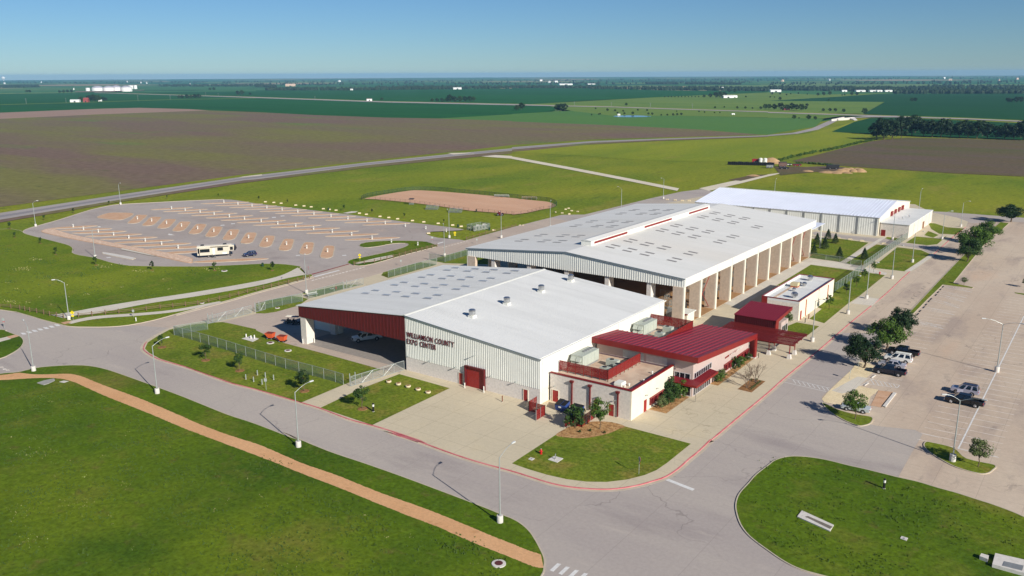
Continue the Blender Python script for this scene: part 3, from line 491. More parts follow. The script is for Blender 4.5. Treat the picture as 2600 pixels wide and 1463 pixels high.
bru = G('a5', (1300, 1371), (1750, 1266), (2300, 1121), 'a6', (0, 1041), (300, 961), (560, 885), (920, 752), (1170, 758), (1400, 693), (1825, 580), (2110, 517), (2573, 390), 'a7', (400, 290))
brl = G('b1', (1750, 210), (2100, 140), (2573, 25), 'a6', (0, 1145), (330, 1070), (600, 1010), (1000, 920), (1270, 845), (1500, 780), (1740, 712), (2120, 608), (2573, 480), 'a7', (600, 330))
strip('road', M_yard, bru, brl, 0.009)
band(G('a6', (560, 888), (300, 963), (0, 1043), 'a5', (2300, 1123), (1750, 1268)), 0, 0.9, 0.0, 0.1).obj('kerb', M_kerb, rv, org=(0, 0, 0))
sheet('pad', G('a6', (870, 240), (960, 222), (1025, 222), (1000, 235), (920, 245)), -0.1, M_walk)
# ================================================================== buildings
def ribs_x(m, x0, x1, y, z0f, z1f, pitch, depth):
    """trapezoid ribs on a wall facing -y from x0 to x1, z range by functions of x"""
    n = int((x1-x0)/pitch)
    for i in range(n):
        x = x0+(i+0.25)*pitch; w = pitch*0.42
        b = [(x, y, z0f(x)), (x+w, y, z0f(x+w)), (x+w*0.75, y-depth, z0f(x+w)), (x+w*0.25, y-depth, z0f(x))]
        m.hexa([b[3], b[2], b[1], b[0]], [(b[3][0], b[3][1], z1f(b[3][0])), (b[2][0], b[2][1], z1f(b[2][0])), (b[1][0], b[1][1], z1f(b[1][0])), (b[0][0], b[0][1], z1f(b[0][0]))])
    return m
def wall_lamp(par, x, y, z, d=(0, -1), n=0.5):
    m = MB().tube((x, y, z), (x+d[0]*n, y+d[1]*n, z+0.12), 0.05, n=6)
    m.box(x+d[0]*n-0.14, y+d[1]*n-0.14, z+0.05, x+d[0]*n+0.14, y+d[1]*n+0.14, z+0.15)
    return m.obj('wall_light', M_pole, par)
def door(par, x0, x1, y, z1, mat=None, z0=0.0, depth=0.07):
    d = MB().box(x0, y-depth, z0+ZP, x1, y-0.005, z1).obj('door', mat or M_reddoor, par)
    MB().box(x1-0.2, y-depth-0.04, 1.05, x1-0.08, y-depth-0.004, 1.15).obj('handle', M_steel, d, org=par.location)
    fr = MB().box(x0-0.09, y-0.1, ZP, x0-0.003, y-0.004, z1+0.09).box(x1+0.003, y-0.1, ZP, x1+0.09, y-0.004, z1+0.09).box(x0-0.003, y-0.1, z1+0.003, x1+0.003, y-0.004, z1+0.09)
    fr.obj('frame', M_cream, d, org=par.location)
    return d
# ------------------------------------------------------------------ exhibition hall (lettered gable)
HX0, HX1, HXC, HY0, HY1 = -140.2, -78.3, -109.6, 117.0, 165.2
HE, HR = 8.42, 11.25
hall = thing('exhibition_hall', 'white metal exhibition hall with maroon lettering on its ribbed gable', 'building', (HXC, HY0, 0))
hz = lambda x: HR-abs(x-HXC)*(HR-HE)/30.95
hall_bw = MB().box(HXC, HY0, 0, HX1, HY0+0.35, 2.88).box(HXC, HY0+0.35, 0, HXC+0.35, HY1, 2.88)
hall_bw.obj('block_base', M_block, hall)
MB().box(HX1-0.32, HY0+0.352, 0, HX1, HY1, 2.88).obj('side_base', M_cream, hall)
m = MB(); m.add([(HXC, HY0-0.02, 2.882), (HX1, HY0-0.02, 2.882), (HX1, HY0-0.02, HE-0.12), (HXC, HY0-0.02, HR-0.12), (HXC, HY0+0.3, 2.882), (HX1, HY0+0.3, 2.882), (HX1, HY0+0.3, HE-0.12), (HXC, HY0+0.3, HR-0.12)], [(0, 1, 2, 3), (7, 6, 5, 4), (0, 4, 5, 1), (1, 5, 6, 2), (0, 3, 7, 4)])
m.obj('gable_wall', M_galv, hall)
ribs_x(MB(), HXC+0.1, HX1-0.05, HY0-0.02, lambda x: 2.84, lambda x: hz(x)-0.13, 0.42, 0.04).obj('wall_ribs', M_galv, hall, kind='stuff')
MB().box(HX1-0.3, HY0+0.302, 2.882, HX1-0.01, HY1, HE-0.1).obj('side_wall', M_white, hall)
for i in range(6):
    y = HY0+0.6+i*9.0
    MB().box(HX1-0.008, y, 0.1, HX1+0.1, y+0.12, HE-0.15).obj('downpipe', M_white, hall)
MB().box(HXC, HY1-0.3, 0, HX1-0.3, HY1, HE).obj('rear_wall', M_white, hall)
MB().box(HXC+0.002, HY0+0.352, 2.884, HXC+0.3, HY1-0.302, HR-0.2).obj('partition_wall', M_white, hall)
for s, nm in ((-1, 'west'), (1, 'east')):
    xe = HXC+s*31.15; m = MB()
    m.hexa([(HXC, HY0-0.25, HR-0.1), (xe, HY0-0.25, HE-0.1), (xe, HY1+0.15, HE-0.1), (HXC, HY1+0.15, HR-0.1)] if s > 0 else [(xe, HY0-0.25, HE-0.1), (HXC, HY0-0.25, HR-0.1), (HXC, HY1+0.15, HR-0.1), (xe, HY1+0.15, HE-0.1)],
           [(HXC, HY0-0.25, HR), (xe, HY0-0.25, HE), (xe, HY1+0.15, HE), (HXC, HY1+0.15, HR)] if s > 0 else [(xe, HY0-0.25, HE), (HXC, HY0-0.25, HR), (HXC, HY1+0.15, HR), (xe, HY1+0.15, HE)])
    rf = m.obj('roof', M_wroof, hall)
    sm = MB()
    for i in range(1, 79):
        y = HY0-0.25+i*0.615
        a, b = (HXC+s*0.3, xe) if s > 0 else (xe, HXC-0.3)
        za, zb = hz(a)+0.002, hz(b)+0.002
        sm.hexa([(a, y, za-0.02), (b, y, zb-0.02), (b, y+0.05, zb-0.02), (a, y+0.05, za-0.02)], [(a, y, za+0.05), (b, y, zb+0.05), (b, y+0.05, zb+0.05), (a, y+0.05, za+0.05)])
    sm.obj('seams', M_wroof, rf, org=hall.location, kind='stuff')
MB().extr([(HXC-0.5, HR-0.02), (HXC+0.5, HR-0.02), (HXC+0.3, HR+0.07), (HXC, HR+0.12), (HXC-0.3, HR+0.07)], HY0-0.27, HY1+0.17).obj('ridge_cap', M_white, hall)
MB().hexa([(HXC, HY0-0.3, HR-0.13), (HX1+0.2, HY0-0.3, HE-0.13), (HX1+0.2, HY0-0.252, HE-0.13), (HXC, HY0-0.252, HR-0.13)], [(HXC, HY0-0.3, HR+0.03), (HX1+0.2, HY0-0.3, HE+0.03), (HX1+0.2, HY0-0.252, HE+0.03), (HXC, HY0-0.252, HR+0.03)]).obj('rake_trim', plain('grey_trim', rgb(120, 132, 140), 0.5), hall)
MB().box(HX1+0.2, HY0-0.25, HE-0.2, HX1+0.35, HY1+0.15, HE+0.02).obj('gutter', M_white, hall)
# open bay: maroon gable and pier
m = MB(); xa, xb = HX0, HXC-0.003
m.add([(xa, HY0-0.05, 6.02), (xb, HY0-0.05, 6.02), (xb, HY0-0.05, HR-0.12), (xa, HY0-0.05, HE-0.12), (xa, HY0+0.3, 6.02), (xb, HY0+0.3, 6.02), (xb, HY0+0.3, HR-0.12), (xa, HY0+0.3, HE-0.12)], [(0, 1, 2, 3), (7, 6, 5, 4), (4, 5, 1, 0), (0, 3, 7, 4), (1, 5, 6, 2)])
m.obj('maroon_gable', M_maroon, hall)
ribs_x(MB(), xa+0.2, xb-0.1, HY0-0.05, lambda x: 6.03, lambda x: hz(x)-0.13, 0.9, 0.03).obj('gable_ribs', M_maroon, hall, kind='stuff')
MB().box(HX0, HY0+0.302, 6.02, HX0+0.25, HY1, HE-0.12).obj('west_fascia', M_white, hall)
for i in range(6):
    y = HY0+0.06 if i == 0 else HY0+9.4*i
    MB().box(HX0+0.3, y+(0 if i == 0 else -1.2), 0, HX0+1.95, y+(2.2 if i == 0 else 1.2), 6.0).obj('pier', M_blockw, hall)
for i in range(5):
    y = HY0+9.4*(i+0.5)
    MB().extr([(HX0+1, 5.9), (HXC-0.3, 5.9), (HXC-0.3, 6.35), (HX0+1, 6.35)], y, y+0.3).obj('roof_beam', M_dark, hall)
sk = None
for xi, x in enumerate((-133.87, -127.45, -121.67, -115.4)):
    for yi in range(4):
        for dy in (0, 3.15):
            y = 130.75+9.37*yi+dy-0.3*xi*0.3
            if sk is None:
                sk = MB().extr([(-1.15, 0.02), (1.15, 0.02), (1.1, 0.14), (-1.1, 0.14)], -0.42, 0.42)
                sk.v = [(a, b, c+a*0.0914) for a, b, c in sk.v]; sko = sk.obj('skylight', M_skyl, hall, org=(0, 0, 0)); skm = sko.data
                sko.location = (x-HXC, y-HY0, hz(x)+0.03)
            else: link('skylight', skm, hall, (x-HXC, y-HY0, hz(x)+0.03))
fan = None
for y in (125.6, 137.0, 149.6, 161.6):
    x = -99.9
    t = thing('roof_ventilator', 'round stainless exhaust ventilator on the white hall roof', 'ventilator', (x, y, hz(x)), 0, 'ventilators along the white hall roof')
    MB().box(-0.6, -0.6, -0.1, 0.6, 0.6, 0.45).obj('curb', M_white, t, org=(0, 0, 0))
    MB().rev([(0.5, 0.45), (0.62, 0.55), (0.66, 0.7), (0.66, 1.25)], n=18).obj('drum', M_steel, t, org=(0, 0, 0), smooth=False)
    MB().rev([(0.6, 1.25), (0.6, 1.33)], n=18).obj('vent_slot', M_dark, t, org=(0, 0, 0))
    MB().rev([(0.7, 1.33), (0.7, 1.45), (0.5, 1.62), (0.2, 1.68)], n=18).obj('cap', M_steel, t, org=(0, 0, 0))
for x in (-109.0, -103.6, -97.2, -89.0, -83.5): wall_lamp(hall, x+0.3, HY0-0.09, 3.25 if x > -108 else 3.15)
wall_lamp(hall, -92.4, HY0-0.09, 6.4, n=0.7)
door(hall, -96.35, -95.45, HY0-0.01, 2.3)
door(hall, -81.75, -80.85, HY0-0.01, 2.2)
gd = MB().box(-94.5, HY0-0.08, ZP, -90.45, HY0-0.024, 4.0).obj('roller_door', M_reddoor, hall)
for i in range(9): MB().box(-94.45, HY0-0.1, 0.3+i*0.41, -90.5, HY0-0.082, 0.66+i*0.41).obj('slat', M_reddoor, gd, org=hall.location)
MB().box(-94.75, HY0-0.5, ZP, -94.55, HY0-0.03, 4.15).box(-90.4, HY0-0.5, ZP, -90.2, HY0-0.03, 4.15).box(-94.55, HY0-0.5, 4.01, -90.4, HY0-0.03, 4.15).obj('door_surround', M_maroon, hall)
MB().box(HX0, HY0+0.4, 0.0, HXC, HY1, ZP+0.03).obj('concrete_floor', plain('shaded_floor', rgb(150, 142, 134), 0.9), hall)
for xs in (-111.0,):
    MB().box(-146.0, 126.2, ZP, -138.1, 127.2, 3.4).obj('wing_wall', M_white, hall)
# lettering, each letter a part
def letters(text, x0, x1, z0, hgt, Y, par, mat, axis='x', bold=0.01, depth=0.07):
    cu = bpy.data.curves.new('t', 'FONT'); cu.body = text; cu.size = 1.0; cu.offset = bold; cu.extrude = 0.0
    tmp = bpy.data.objects.new('t', cu); COL.objects.link(tmp); bpy.context.view_layer.update()
    glyphs = []
    pos = 0.0; items = []
    for ch in text:
        cu.body = ch+'.'; bpy.context.view_layer.update()
        me = bpy.data.meshes.new_from_object(tmp)
        cu.body = '.'; bpy.context.view_layer.update(); md = bpy.data.meshes.new_from_object(tmp)
        dotx = min(v.co.x for v in md.vertices)
        if ch == ' ':
            pos += 0.42; continue
        cu.body = ch; bpy.context.view_layer.update(); me = bpy.data.meshes.new_from_object(tmp)
        xs = [v.co.x for v in me.vertices]; wd = max(xs)-min(xs); mn = min(xs)
        items.append((me, pos-mn)); pos += wd+0.16
    ys = [v.co.y for me, _ in items for v in me.vertices]; sy = hgt/(max(ys)-min(ys)); sx = (x1-x0)/(pos-0.16)
    for me, ox in items:
        vs = [(v.co.x+ox, v.co.y) for v in me.vertices]; n = len(vs); fs = [tuple(p.vertices) for p in me.polygons]
        bd = {}
        for f in fs:
            for i in range(len(f)):
                e = (f[i], f[(i+1) % len(f)]); bd[e] = 1
        side = [(a, b) for (a, b) in bd if (b, a) not in bd]
        V3 = []
        for dd in (depth, 0.02):
            for (a, b) in vs: V3.append((x0+a*sx, Y-dd, z0+b*sy) if axis == 'x' else (Y+dd, x0+a*sx, z0+b*sy))
        F = [f for f in fs]+[(a, a+n, b+n, b) for a, b in side]
        MB().add(V3, F).obj('letter', mat, par)
    bpy.data.objects.remove(tmp)
letters('WILLIAMSON COUNTY', -109.1, -97.3, 7.02, 1.05, HY0-0.09, hall, M_sign)
letters('EXPO CENTER', -109.1, -101.8, 5.68, 1.05, HY0-0.09, hall, M_sign)
# ------------------------------------------------------------------ open livestock barn
BX0, BX1, BXC, BY0, BY1 = -140.4, -78.2, -109.6, 175.0, 271.8
BE, BR = 11.28, 13.85
barn = thing('livestock_barn', 'long open-sided pavilion with grey-white roof on masonry piers', 'building', (BXC, BY0, 0))
bz = lambda x: BR-abs(x-BXC)*(BR-BE)/31.2
for s in (-1, 1):
    xe = BXC+s*31.5; ze = bz(xe)
    b = [(min(BXC, xe), BY0-0.3), (max(BXC, xe), BY0-0.3), (max(BXC, xe), BY1), (min(BXC, xe), BY1)]
    MB().hexa([(x, y, bz(x)-0.15) for x, y in b], [(x, y, bz(x)) for x, y in b]).obj('roof', M_groof, barn)
m = MB(); m.add([(BX0, BY0, 9.2), (BX1, BY0, 9.2), (BX1, BY0, BE-0.16), (BXC, BY0, BR-0.16), (BX0, BY0, BE-0.16), (BX0, BY0+0.3, 9.2), (BX1, BY0+0.3, 9.2), (BX1, BY0+0.3, BE-0.16), (BXC, BY0+0.3, BR-0.16), (BX0, BY0+0.3, BE-0.16)], [(0, 1, 2, 3, 4), (9, 8, 7, 6, 5), (5, 6, 1, 0), (1, 6, 7, 2), (5, 0, 4, 9)])
m.obj('gable_wall', M_galv, barn)
ribs_x(MB(), BX0+0.1, BX1-0.1, BY0, lambda x: 9.16, lambda x: bz(x)-0.17, 0.6, 0.05).obj('wall_ribs', M_galv, barn, kind='stuff')
MB().hexa([(BXC, BY0-0.36, BR-0.18), (BX1+0.3, BY0-0.36, BE-0.18), (BX1+0.3, BY0-0.302, BE-0.18), (BXC, BY0-0.302, BR-0.18)], [(BXC, BY0-0.36, BR+0.03), (BX1+0.3, BY0-0.36, BE+0.03), (BX1+0.3, BY0-0.302, BE+0.03), (BXC, BY0-0.302, BR+0.03)]).obj('rake_trim', MATS['grey_trim'], barn)
MB().hexa([(BX0-0.3, BY0-0.36, BE-0.25), (BXC, BY0-0.36, BR-0.25), (BXC, BY0-0.302, BR-0.25), (BX0-0.3, BY0-0.302, BE-0.25)], [(BX0-0.3, BY0-0.36, BE+0.03), (BXC, BY0-0.36, BR+0.03), (BXC, BY0-0.302, BR+0.03), (BX0-0.3, BY0-0.302, BE+0.03)]).obj('rake_trim', MATS['grey_trim'], barn)
pys = [175.2+9.22*i for i in range(11)]
for s, xx in ((1, BX1), (-1, BX0)):
    for i in range(11):
        y0 = pys[i]+0.03 if i else BY0+0.3; y1 = pys[i+1] if i < 10 else BY1
        MB().box(xx-(0.2 if s > 0 else 0), y0, 9.25, xx+(0.2 if s < 0 else 0), y1-0.03, BE-0.17).obj('fascia_panel', M_white, barn)
    for i, y in enumerate(pys):
        x0, x1 = (BX1-2.7, BX1-0.25) if s > 0 else (BX0+0.25, BX0+2.7)
        MB().box(x0, y-0.45, 0, x1, y+0.45, 9.22).obj('pier', M_pier, barn)
        MB().box(x1 if s > 0 else x0-0.3, y-0.45, 0, (x1+0.3) if s > 0 else x0, y+0.45, 9.22).obj('pier_trim', M_cream, barn)
        MB().box((BX1+0.002) if s > 0 else BX0-0.12, y-0.07, 9.2, (BX1+0.12) if s > 0 else BX0-0.002, y+0.07, BE-0.2).obj('downpipe', M_white, barn)
for x in (-87.2, -98.3, -109.7, -120.9, -132.2):
    MB().box(x-0.55, BY0+0.32, 0, x+0.55, BY0+2.7, 9.2).obj('front_pier', M_block, barn)
    MB().box(x-0.5, BY1-2.5, 0, x+0.5, BY1-0.3, 10).obj('rear_pier', M_block, barn)
for y in pys[1:]:
    MB().box(BX0+2.8, y-0.2, 9.3, BX1-2.8, y+0.2, 9.8).obj('truss_beam', M_dark, barn)
def xbrace(y0, y1, x):
    for a, b in (((x, y0, 0.6), (x, y1, 8.6)), ((x, y0, 8.6), (x, y1, 0.6))):
        MB().tube(a, b, 0.09, n=6).obj('brace', M_brace, barn)
xbrace(pys[1]+0.5, pys[2]-0.5, BX1-1.6); xbrace(pys[8]+0.5, pys[9]-0.5, BX1-1.6); xbrace(pys[9]+0.5, pys[10]-0.5, BX1-1.6)
# ridge monitor
mx0, mx1, my0, my1 = -111.4, -108.5, 185.0, 259.4
m = MB().hexa([(mx0, my0, bz(mx0)-0.05), (mx1, my0, bz(mx1)-0.05), (mx1, my1, bz(mx1)-0.05), (mx0, my1, bz(mx0)-0.05)], [(mx0, my0, 14.95), (mx1, my0, 14.95), (mx1, my1, 14.95), (mx0, my1, 14.95)])
mon = m.obj('ridge_monitor', M_white, barn)
MB().extr([(mx0-0.2, 14.955), (mx1+0.2, 14.955), (BXC-0.35, 15.3)], my0-0.15, my1+0.15).obj('monitor_roof', M_groof, mon, org=barn.location)
for a, b in ((186.6, 204.2), (214.2, 231.6), (243.6, 258.2)):
    MB().box(mx1+0.003, a, 14.05, mx1+0.05, b, 14.6).obj('louvre', M_red, mon, org=barn.location)
rl = None
def rooflight(x, y):
    global rl
    if rl is None:
        q = MB().box(-1.25, -0.4, -0.01, 1.25, 0.4, 0.06); o = q.obj('rooflight', M_skyl2, barn, org=(0, 0, 0)); rl = o.data
        o.location = (x-BXC, y-BY0, bz(x)+0.01)
    else: o = link('rooflight', rl, barn, (x-BXC, y-BY0, bz(x)+0.01))
    o.rotation_euler = (0, math.atan((1 if x > BXC else -1)*(BR-BE)/31.2), 0)
for y in (189.0, 198.4, 217.1, 226.3, 244.9, 254.0):
    for x in (-87.4, -94.75, -99.6, -104.4, -132.6, -125.3, -120.3, -115.4):
        if x in (-87.4,) and y > 250: continue
        if x == -115.4 and y > 0: continue
        for d in (-1.45, 1.45): rooflight(x, y+d)
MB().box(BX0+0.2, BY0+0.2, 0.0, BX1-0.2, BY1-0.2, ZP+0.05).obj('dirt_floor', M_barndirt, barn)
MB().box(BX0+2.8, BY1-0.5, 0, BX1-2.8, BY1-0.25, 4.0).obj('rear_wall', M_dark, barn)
# ------------------------------------------------------------------ show barn beyond
SX0, SX1, SY0, SY1, SE, SR = -139.0, -69.7, 317.3, 366.0, 6.6, 9.7
show = thing('show_barn', 'far metal barn with strongly ribbed blue-white gable roof', 'building', (SX1, SY0, 0))
syc = (SY0+SY1)/2
for s, y in ((-1, SY0-0.3), (1, SY1+0.3)):
    a, b = (y, syc) if s < 0 else (syc, y); za, zb = (SE, SR) if s < 0 else (SR, SE)
    rf = MB().hexa([(SX0, a, za-0.1), (SX1+0.3, a, za-0.1), (SX1+0.3, b, zb-0.1), (SX0, b, zb-0.1)], [(SX0, a, za), (SX1+0.3, a, za), (SX1+0.3, b, zb), (SX0, b, zb)]).obj('roof', M_broof, show)
    if s < 0:
        sm = MB(); n = 57
        for i in range(n):
            x = SX0+0.4+i*1.2
            sm.hexa([(x, a, za-0.02), (x+0.4, a, za-0.02), (x+0.4, b, zb-0.02), (x, b, zb-0.02)], [(x+0.08, a, za+0.11), (x+0.32, a, za+0.11), (x+0.32, b, zb+0.11), (x+0.08, b, zb+0.11)])
        sm.obj('seams', M_broof, rf, org=show.location, kind='stuff')
MB().box(SX0-0.1, syc-0.6, SR-0.05, SX1+0.35, syc+0.6, SR+0.15).obj('ridge_cap', M_white, show)
MB().add([(SX1, SY0, 0), (SX1, SY1, 0), (SX1, SY1, SE-0.12), (SX1, syc, SR-0.12), (SX1, SY0, SE-0.12), (SX1-0.3, SY0, 0), (SX1-0.3, SY1, 0), (SX1-0.3, SY1, SE-0.12), (SX1-0.3, syc, SR-0.12), (SX1-0.3, SY0, SE-0.12)], [(0, 1, 2, 3, 4), (9, 8, 7, 6, 5), (0, 4, 9, 5), (1, 6, 7, 2)]).obj('end_wall', M_cream, show)
MB().box(SX0, SY0, 0, SX1-0.302, SY0+0.3, SE-0.12).obj('wall', M_galv, show)
ribs_x(MB(), SX0, SX1-0.4, SY0, lambda x: 0.1, lambda x: SE-0.14, 0.8, 0.04).obj('wall_ribs', M_galv, show, kind='stuff')
for i in range(11):
    x = SX1-0.8-6.35*i
    MB().box(x-0.15, SY0-0.25, 0, x+0.15, SY0-0.09, SE-0.14).obj('downpipe', plain('grey_pipe', rgb(130, 134, 134), 0.5), show)
for y in (335.0, 340.8, 346.8, 352.4):
    v = MB().box(SX1+0.002, y-1.3, 5.0, SX1+0.5, y+1.3, 6.6).obj('wall_vent', M_red, show)
MB().box(SX0, SY1-0.3, 0, SX1-0.302, SY1, SE-0.12).obj('rear_wall', M_galv, show)
MB().box(SX0, SY0+0.302, 0, SX0+0.3, SY1-0.302, SE-0.12).obj('west_wall', M_galv, show)
anx = thing('annex', 'low flat-roofed cream annex on the end of the ribbed barn', 'building', (-60, 318, 0))
MB().box(-69.35, 318.2, 0, -60.0, 358.8, 4.62).obj('wall', M_blockw, anx)
MB().box(-69.4, 318.0, 4.622, -59.8, 359.0, 4.85).obj('roof', M_wroof, anx)
MB().box(-68.9, 318.1, ZP, -67.5, 318.198, 2.3).obj('door', M_red, anx)
for y in (326, 333, 340, 347, 353): MB().box(-59.99, y, ZP, -59.9, y+0.12, 4.5).obj('downpipe', M_cream, anx)
MB().box(-59.996, 341.5, ZP, -59.93, 344.5, 2.6).obj('door', plain('brown_door', rgb(140, 100, 70), 0.6), anx)
for x, y in ((-64.5, 329), (-63.5, 335)): MB().rev([(0.2, 4.8), (0.2, 5.4), (0.35, 5.5), (0.3, 5.7)], x, y, 10).obj('roof_vent', M_steel, anx)
# link roof between barns
lk_ = thing('link_canopy', 'small white canopy roof between the open pavilion and far barn', 'canopy', (-82, 276, 0))
MB().hexa([(-96, 272.2, 8.6), (-79.5, 272.2, 7.9), (-79.5, 286, 7.9), (-96, 286, 8.6)], [(-96, 272.2, 8.75), (-79.5, 272.2, 8.05), (-79.5, 286, 8.05), (-96, 286, 8.75)]).obj('roof', M_broof, lk_)
for x, y in ((-95, 285), (-80.2, 285)): MB().box(x-0.2, y-0.2, 0, x+0.2, y+0.2, 7.95).obj('post', M_white, lk_)
# ------------------------------------------------------------------ office block with folded red roof
off = thing('office_building', 'cream office block with folded red metal roof and glazed entrance', 'building', (-61.9, 119.6, 0))
OX0, OX1, OY0, OY1 = -77.9, -61.9, 119.6, 135.3
MB().box(OX0, OY0, 0, OX1-0.302, OY0+0.3, 5.24).obj('north_wall', M_blockw, off)
MB().box(OX1-0.3, OY0, 0, OX1, OY1, 5.24).obj('east_wall', M_cream, off)
MB().box(OX0, OY0+0.302, 4.3, OX1-0.302, OY1+0.1, 4.6).obj('flat_roof', M_tan, off)
MB().box(OX0, OY0-0.08, 5.242, OX1-0.402, OY0+0.36, 5.44).box(OX1-0.4, OY0-0.08, 5.242, OX1+0.08, OY1, 5.44).obj('coping', M_red, off)
rs = lambda y: 7.9-0.1*(y-134.5)
ix, iy, RX, RY0, RY1 = -68.5, 144.5, -57.0, 134.45, 163.7
npan = 20; pw = (RX+78.2)/npan
for i in range(npan):
    x0 = -78.2+i*pw; x1 = x0+pw-0.004; y1 = iy if x1 < ix+0.3 else RY1
    p = MB().hexa([(x0, RY0, rs(RY0)-0.06), (x1, RY0, rs(RY0)-0.06), (x1, y1, rs(y1)-0.06), (x0, y1, rs(y1)-0.06)], [(x0, RY0, rs(RY0)), (x1, RY0, rs(RY0)), (x1, y1, rs(y1)), (x0, y1, rs(y1))])
    pp = p.obj('roof_panel', M_rroof, off)
    MB().hexa([(x0, RY0, rs(RY0)-0.01), (x0+0.08, RY0, rs(RY0)-0.01), (x0+0.08, y1, rs(y1)-0.01), (x0, y1, rs(y1)-0.01)], [(x0+0.02, RY0, rs(RY0)+0.12), (x0+0.06, RY0, rs(RY0)+0.1), (x0+0.06, y1, rs(y1)+0.1), (x0+0.02, y1, rs(y1)+0.12)]).obj('seam', M_seam, pp, org=off.location)
MB().box(-78.2, RY0-0.12, rs(RY0)-1.02, RX-0.002, RY0-0.004, rs(RY0)+0.04).obj('fascia', M_red, off)
MB().hexa([(RX, RY0-0.12, rs(RY0)-1.02), (RX+0.12, RY0-0.12, rs(RY0)-1.02), (RX+0.12, RY1, rs(RY1)-1.02), (RX, RY1, rs(RY1)-1.02)], [(RX, RY0-0.12, rs(RY0)+0.04), (RX+0.12, RY0-0.12, rs(RY0)+0.04), (RX+0.12, RY1, rs(RY1)+0.04), (RX, RY1, rs(RY1)+0.04)]).obj('fascia', M_red, off)
MB().hexa([(-78, RY0+0.1, rs(RY0)-0.95), (RX-0.05, RY0+0.1, rs(RY0)-0.95), (RX-0.05, iy-0.05, rs(iy)-0.95), (-78, iy-0.05, rs(iy)-0.95)], [(-78, RY0+0.1, rs(RY0)-0.9), (RX-0.05, RY0+0.1, rs(RY0)-0.9), (RX-0.05, iy-0.05, rs(iy)-0.9), (-78, iy-0.05, rs(iy)-0.9)]).obj('soffit', M_cwall, off)
MB().hexa([(ix, iy, rs(iy)-0.95), (RX-0.05, iy, rs(iy)-0.95), (RX-0.05, RY1, rs(RY1)-0.95), (ix, RY1, rs(RY1)-0.95)], [(ix, iy, rs(iy)-0.9), (RX-0.05, iy, rs(iy)-0.9), (RX-0.05, RY1, rs(RY1)-0.9), (ix, RY1, rs(RY1)-0.9)]).obj('soffit', M_cwall, off)
MB().hexa([(-77.8, 135.5, 4.3), (-58.502, 135.5, 0), (-58.502, 135.8, 0), (-77.8, 135.8, 4.3)], [(-77.8, 135.5, 6.75), (-58.502, 135.5, 6.75), (-58.502, 135.8, 6.75), (-77.8, 135.8, 6.75)]).obj('upper_wall', M_cwall, off)
MB().box(-77.9, 135.42, 4.6, -61.5, 135.498, 4.85).obj('flashing', plain('mauve_flashing', rgb(110, 92, 98), 0.6), off)
for a, b in ((-72.2, -67.9), (-67.4, -63.2)):
    w_ = MB().box(a, 135.46, 4.9, b, 135.497, 6.3).obj('glazed_panel', plain('translucent_panel', rgb(200, 200, 192), 0.35), off)
MB().hexa([(-58.5, 135.5, 0), (-58.2, 135.5, 0), (-58.2, 162.6, 0), (-58.5, 162.6, 0)], [(-58.5, 135.5, rs(135.5)-0.96), (-58.2, 135.5, rs(135.5)-0.96), (-58.2, 162.6, rs(162.6)-0.96), (-58.5, 162.6, rs(162.6)-0.96)]).obj('entrance_wall', M_cwall, off)
MB().box(-77.9, 162.3, 0, -58.502, 162.6, 3.95).obj('rear_wall', M_cwall, off)
MB().box(-77.9, iy+0.02, 4.3, ix+0.2, 162.3, 4.6).obj('flat_roof', M_tan, off)
MB().box(ix-0.1, iy+0.05, 4.6, ix+0.1, 162.3, 5.0).obj('upstand', M_cwall, off)
# fin wall at the far end
MB().box(-58.2, 163.2, 0, -56.75, 163.5, rs(163.4)-0.9).obj('louvre_screen', M_red, off)
MB().box(-57.05, 162.5, 0.2, -56.75, 163.19, rs(162.6)-0.9).obj('fin', M_red, off)
MB().box(-58.3, 162.3, 0, -56.6, 163.7, 0.25).obj('plinth', M_conc, off)
# clerestory and entrance glazing
def glazing(par, x, y0, y1, z0, z1, n, axis='x', fm=None):
    fr = MB(); st = (y1-y0)/n
    mk = (lambda a, b, c, d, e0, e1: (x+e0, a, c, x+e1, b, d)) if axis == 'x' else (lambda a, b, c, d, e0, e1: (a, x-e1, c, b, x-e0, d))
    for i in range(n+1): fr.box(*mk(y0+i*st-0.05, y0+i*st+0.05, z0, z1, 0.02, 0.09))
    fr.box(*mk(y0-0.05, y1+0.05, z0-0.09, z0-0.002, 0.02, 0.09)); fr.box(*mk(y0-0.05, y1+0.05, z1+0.002, z1+0.09, 0.02, 0.09))
    wn = fr.obj('window_frame', fm or plain('pale_frame', rgb(196, 190, 190), 0.4), par)
    for i in range(n): MB().box(*mk(y0+i*st+0.052, y0+(i+1)*st-0.052, z0, z1, 0.01, 0.05)).obj('pane', M_glass, wn, org=par.location)
glazing(off, -58.2, 136.0, 143.6, 3.35, 4.3, 8)
glazing(off, 135.5, -61.7, -58.7, 3.3, 4.2, 3, 'y')
glazing(off, -58.2, 135.9, 143.4, 0.2, 2.55, 9)
glazing(off, 135.5, -61.6, -58.5, 0.2, 2.5, 3, 'y')
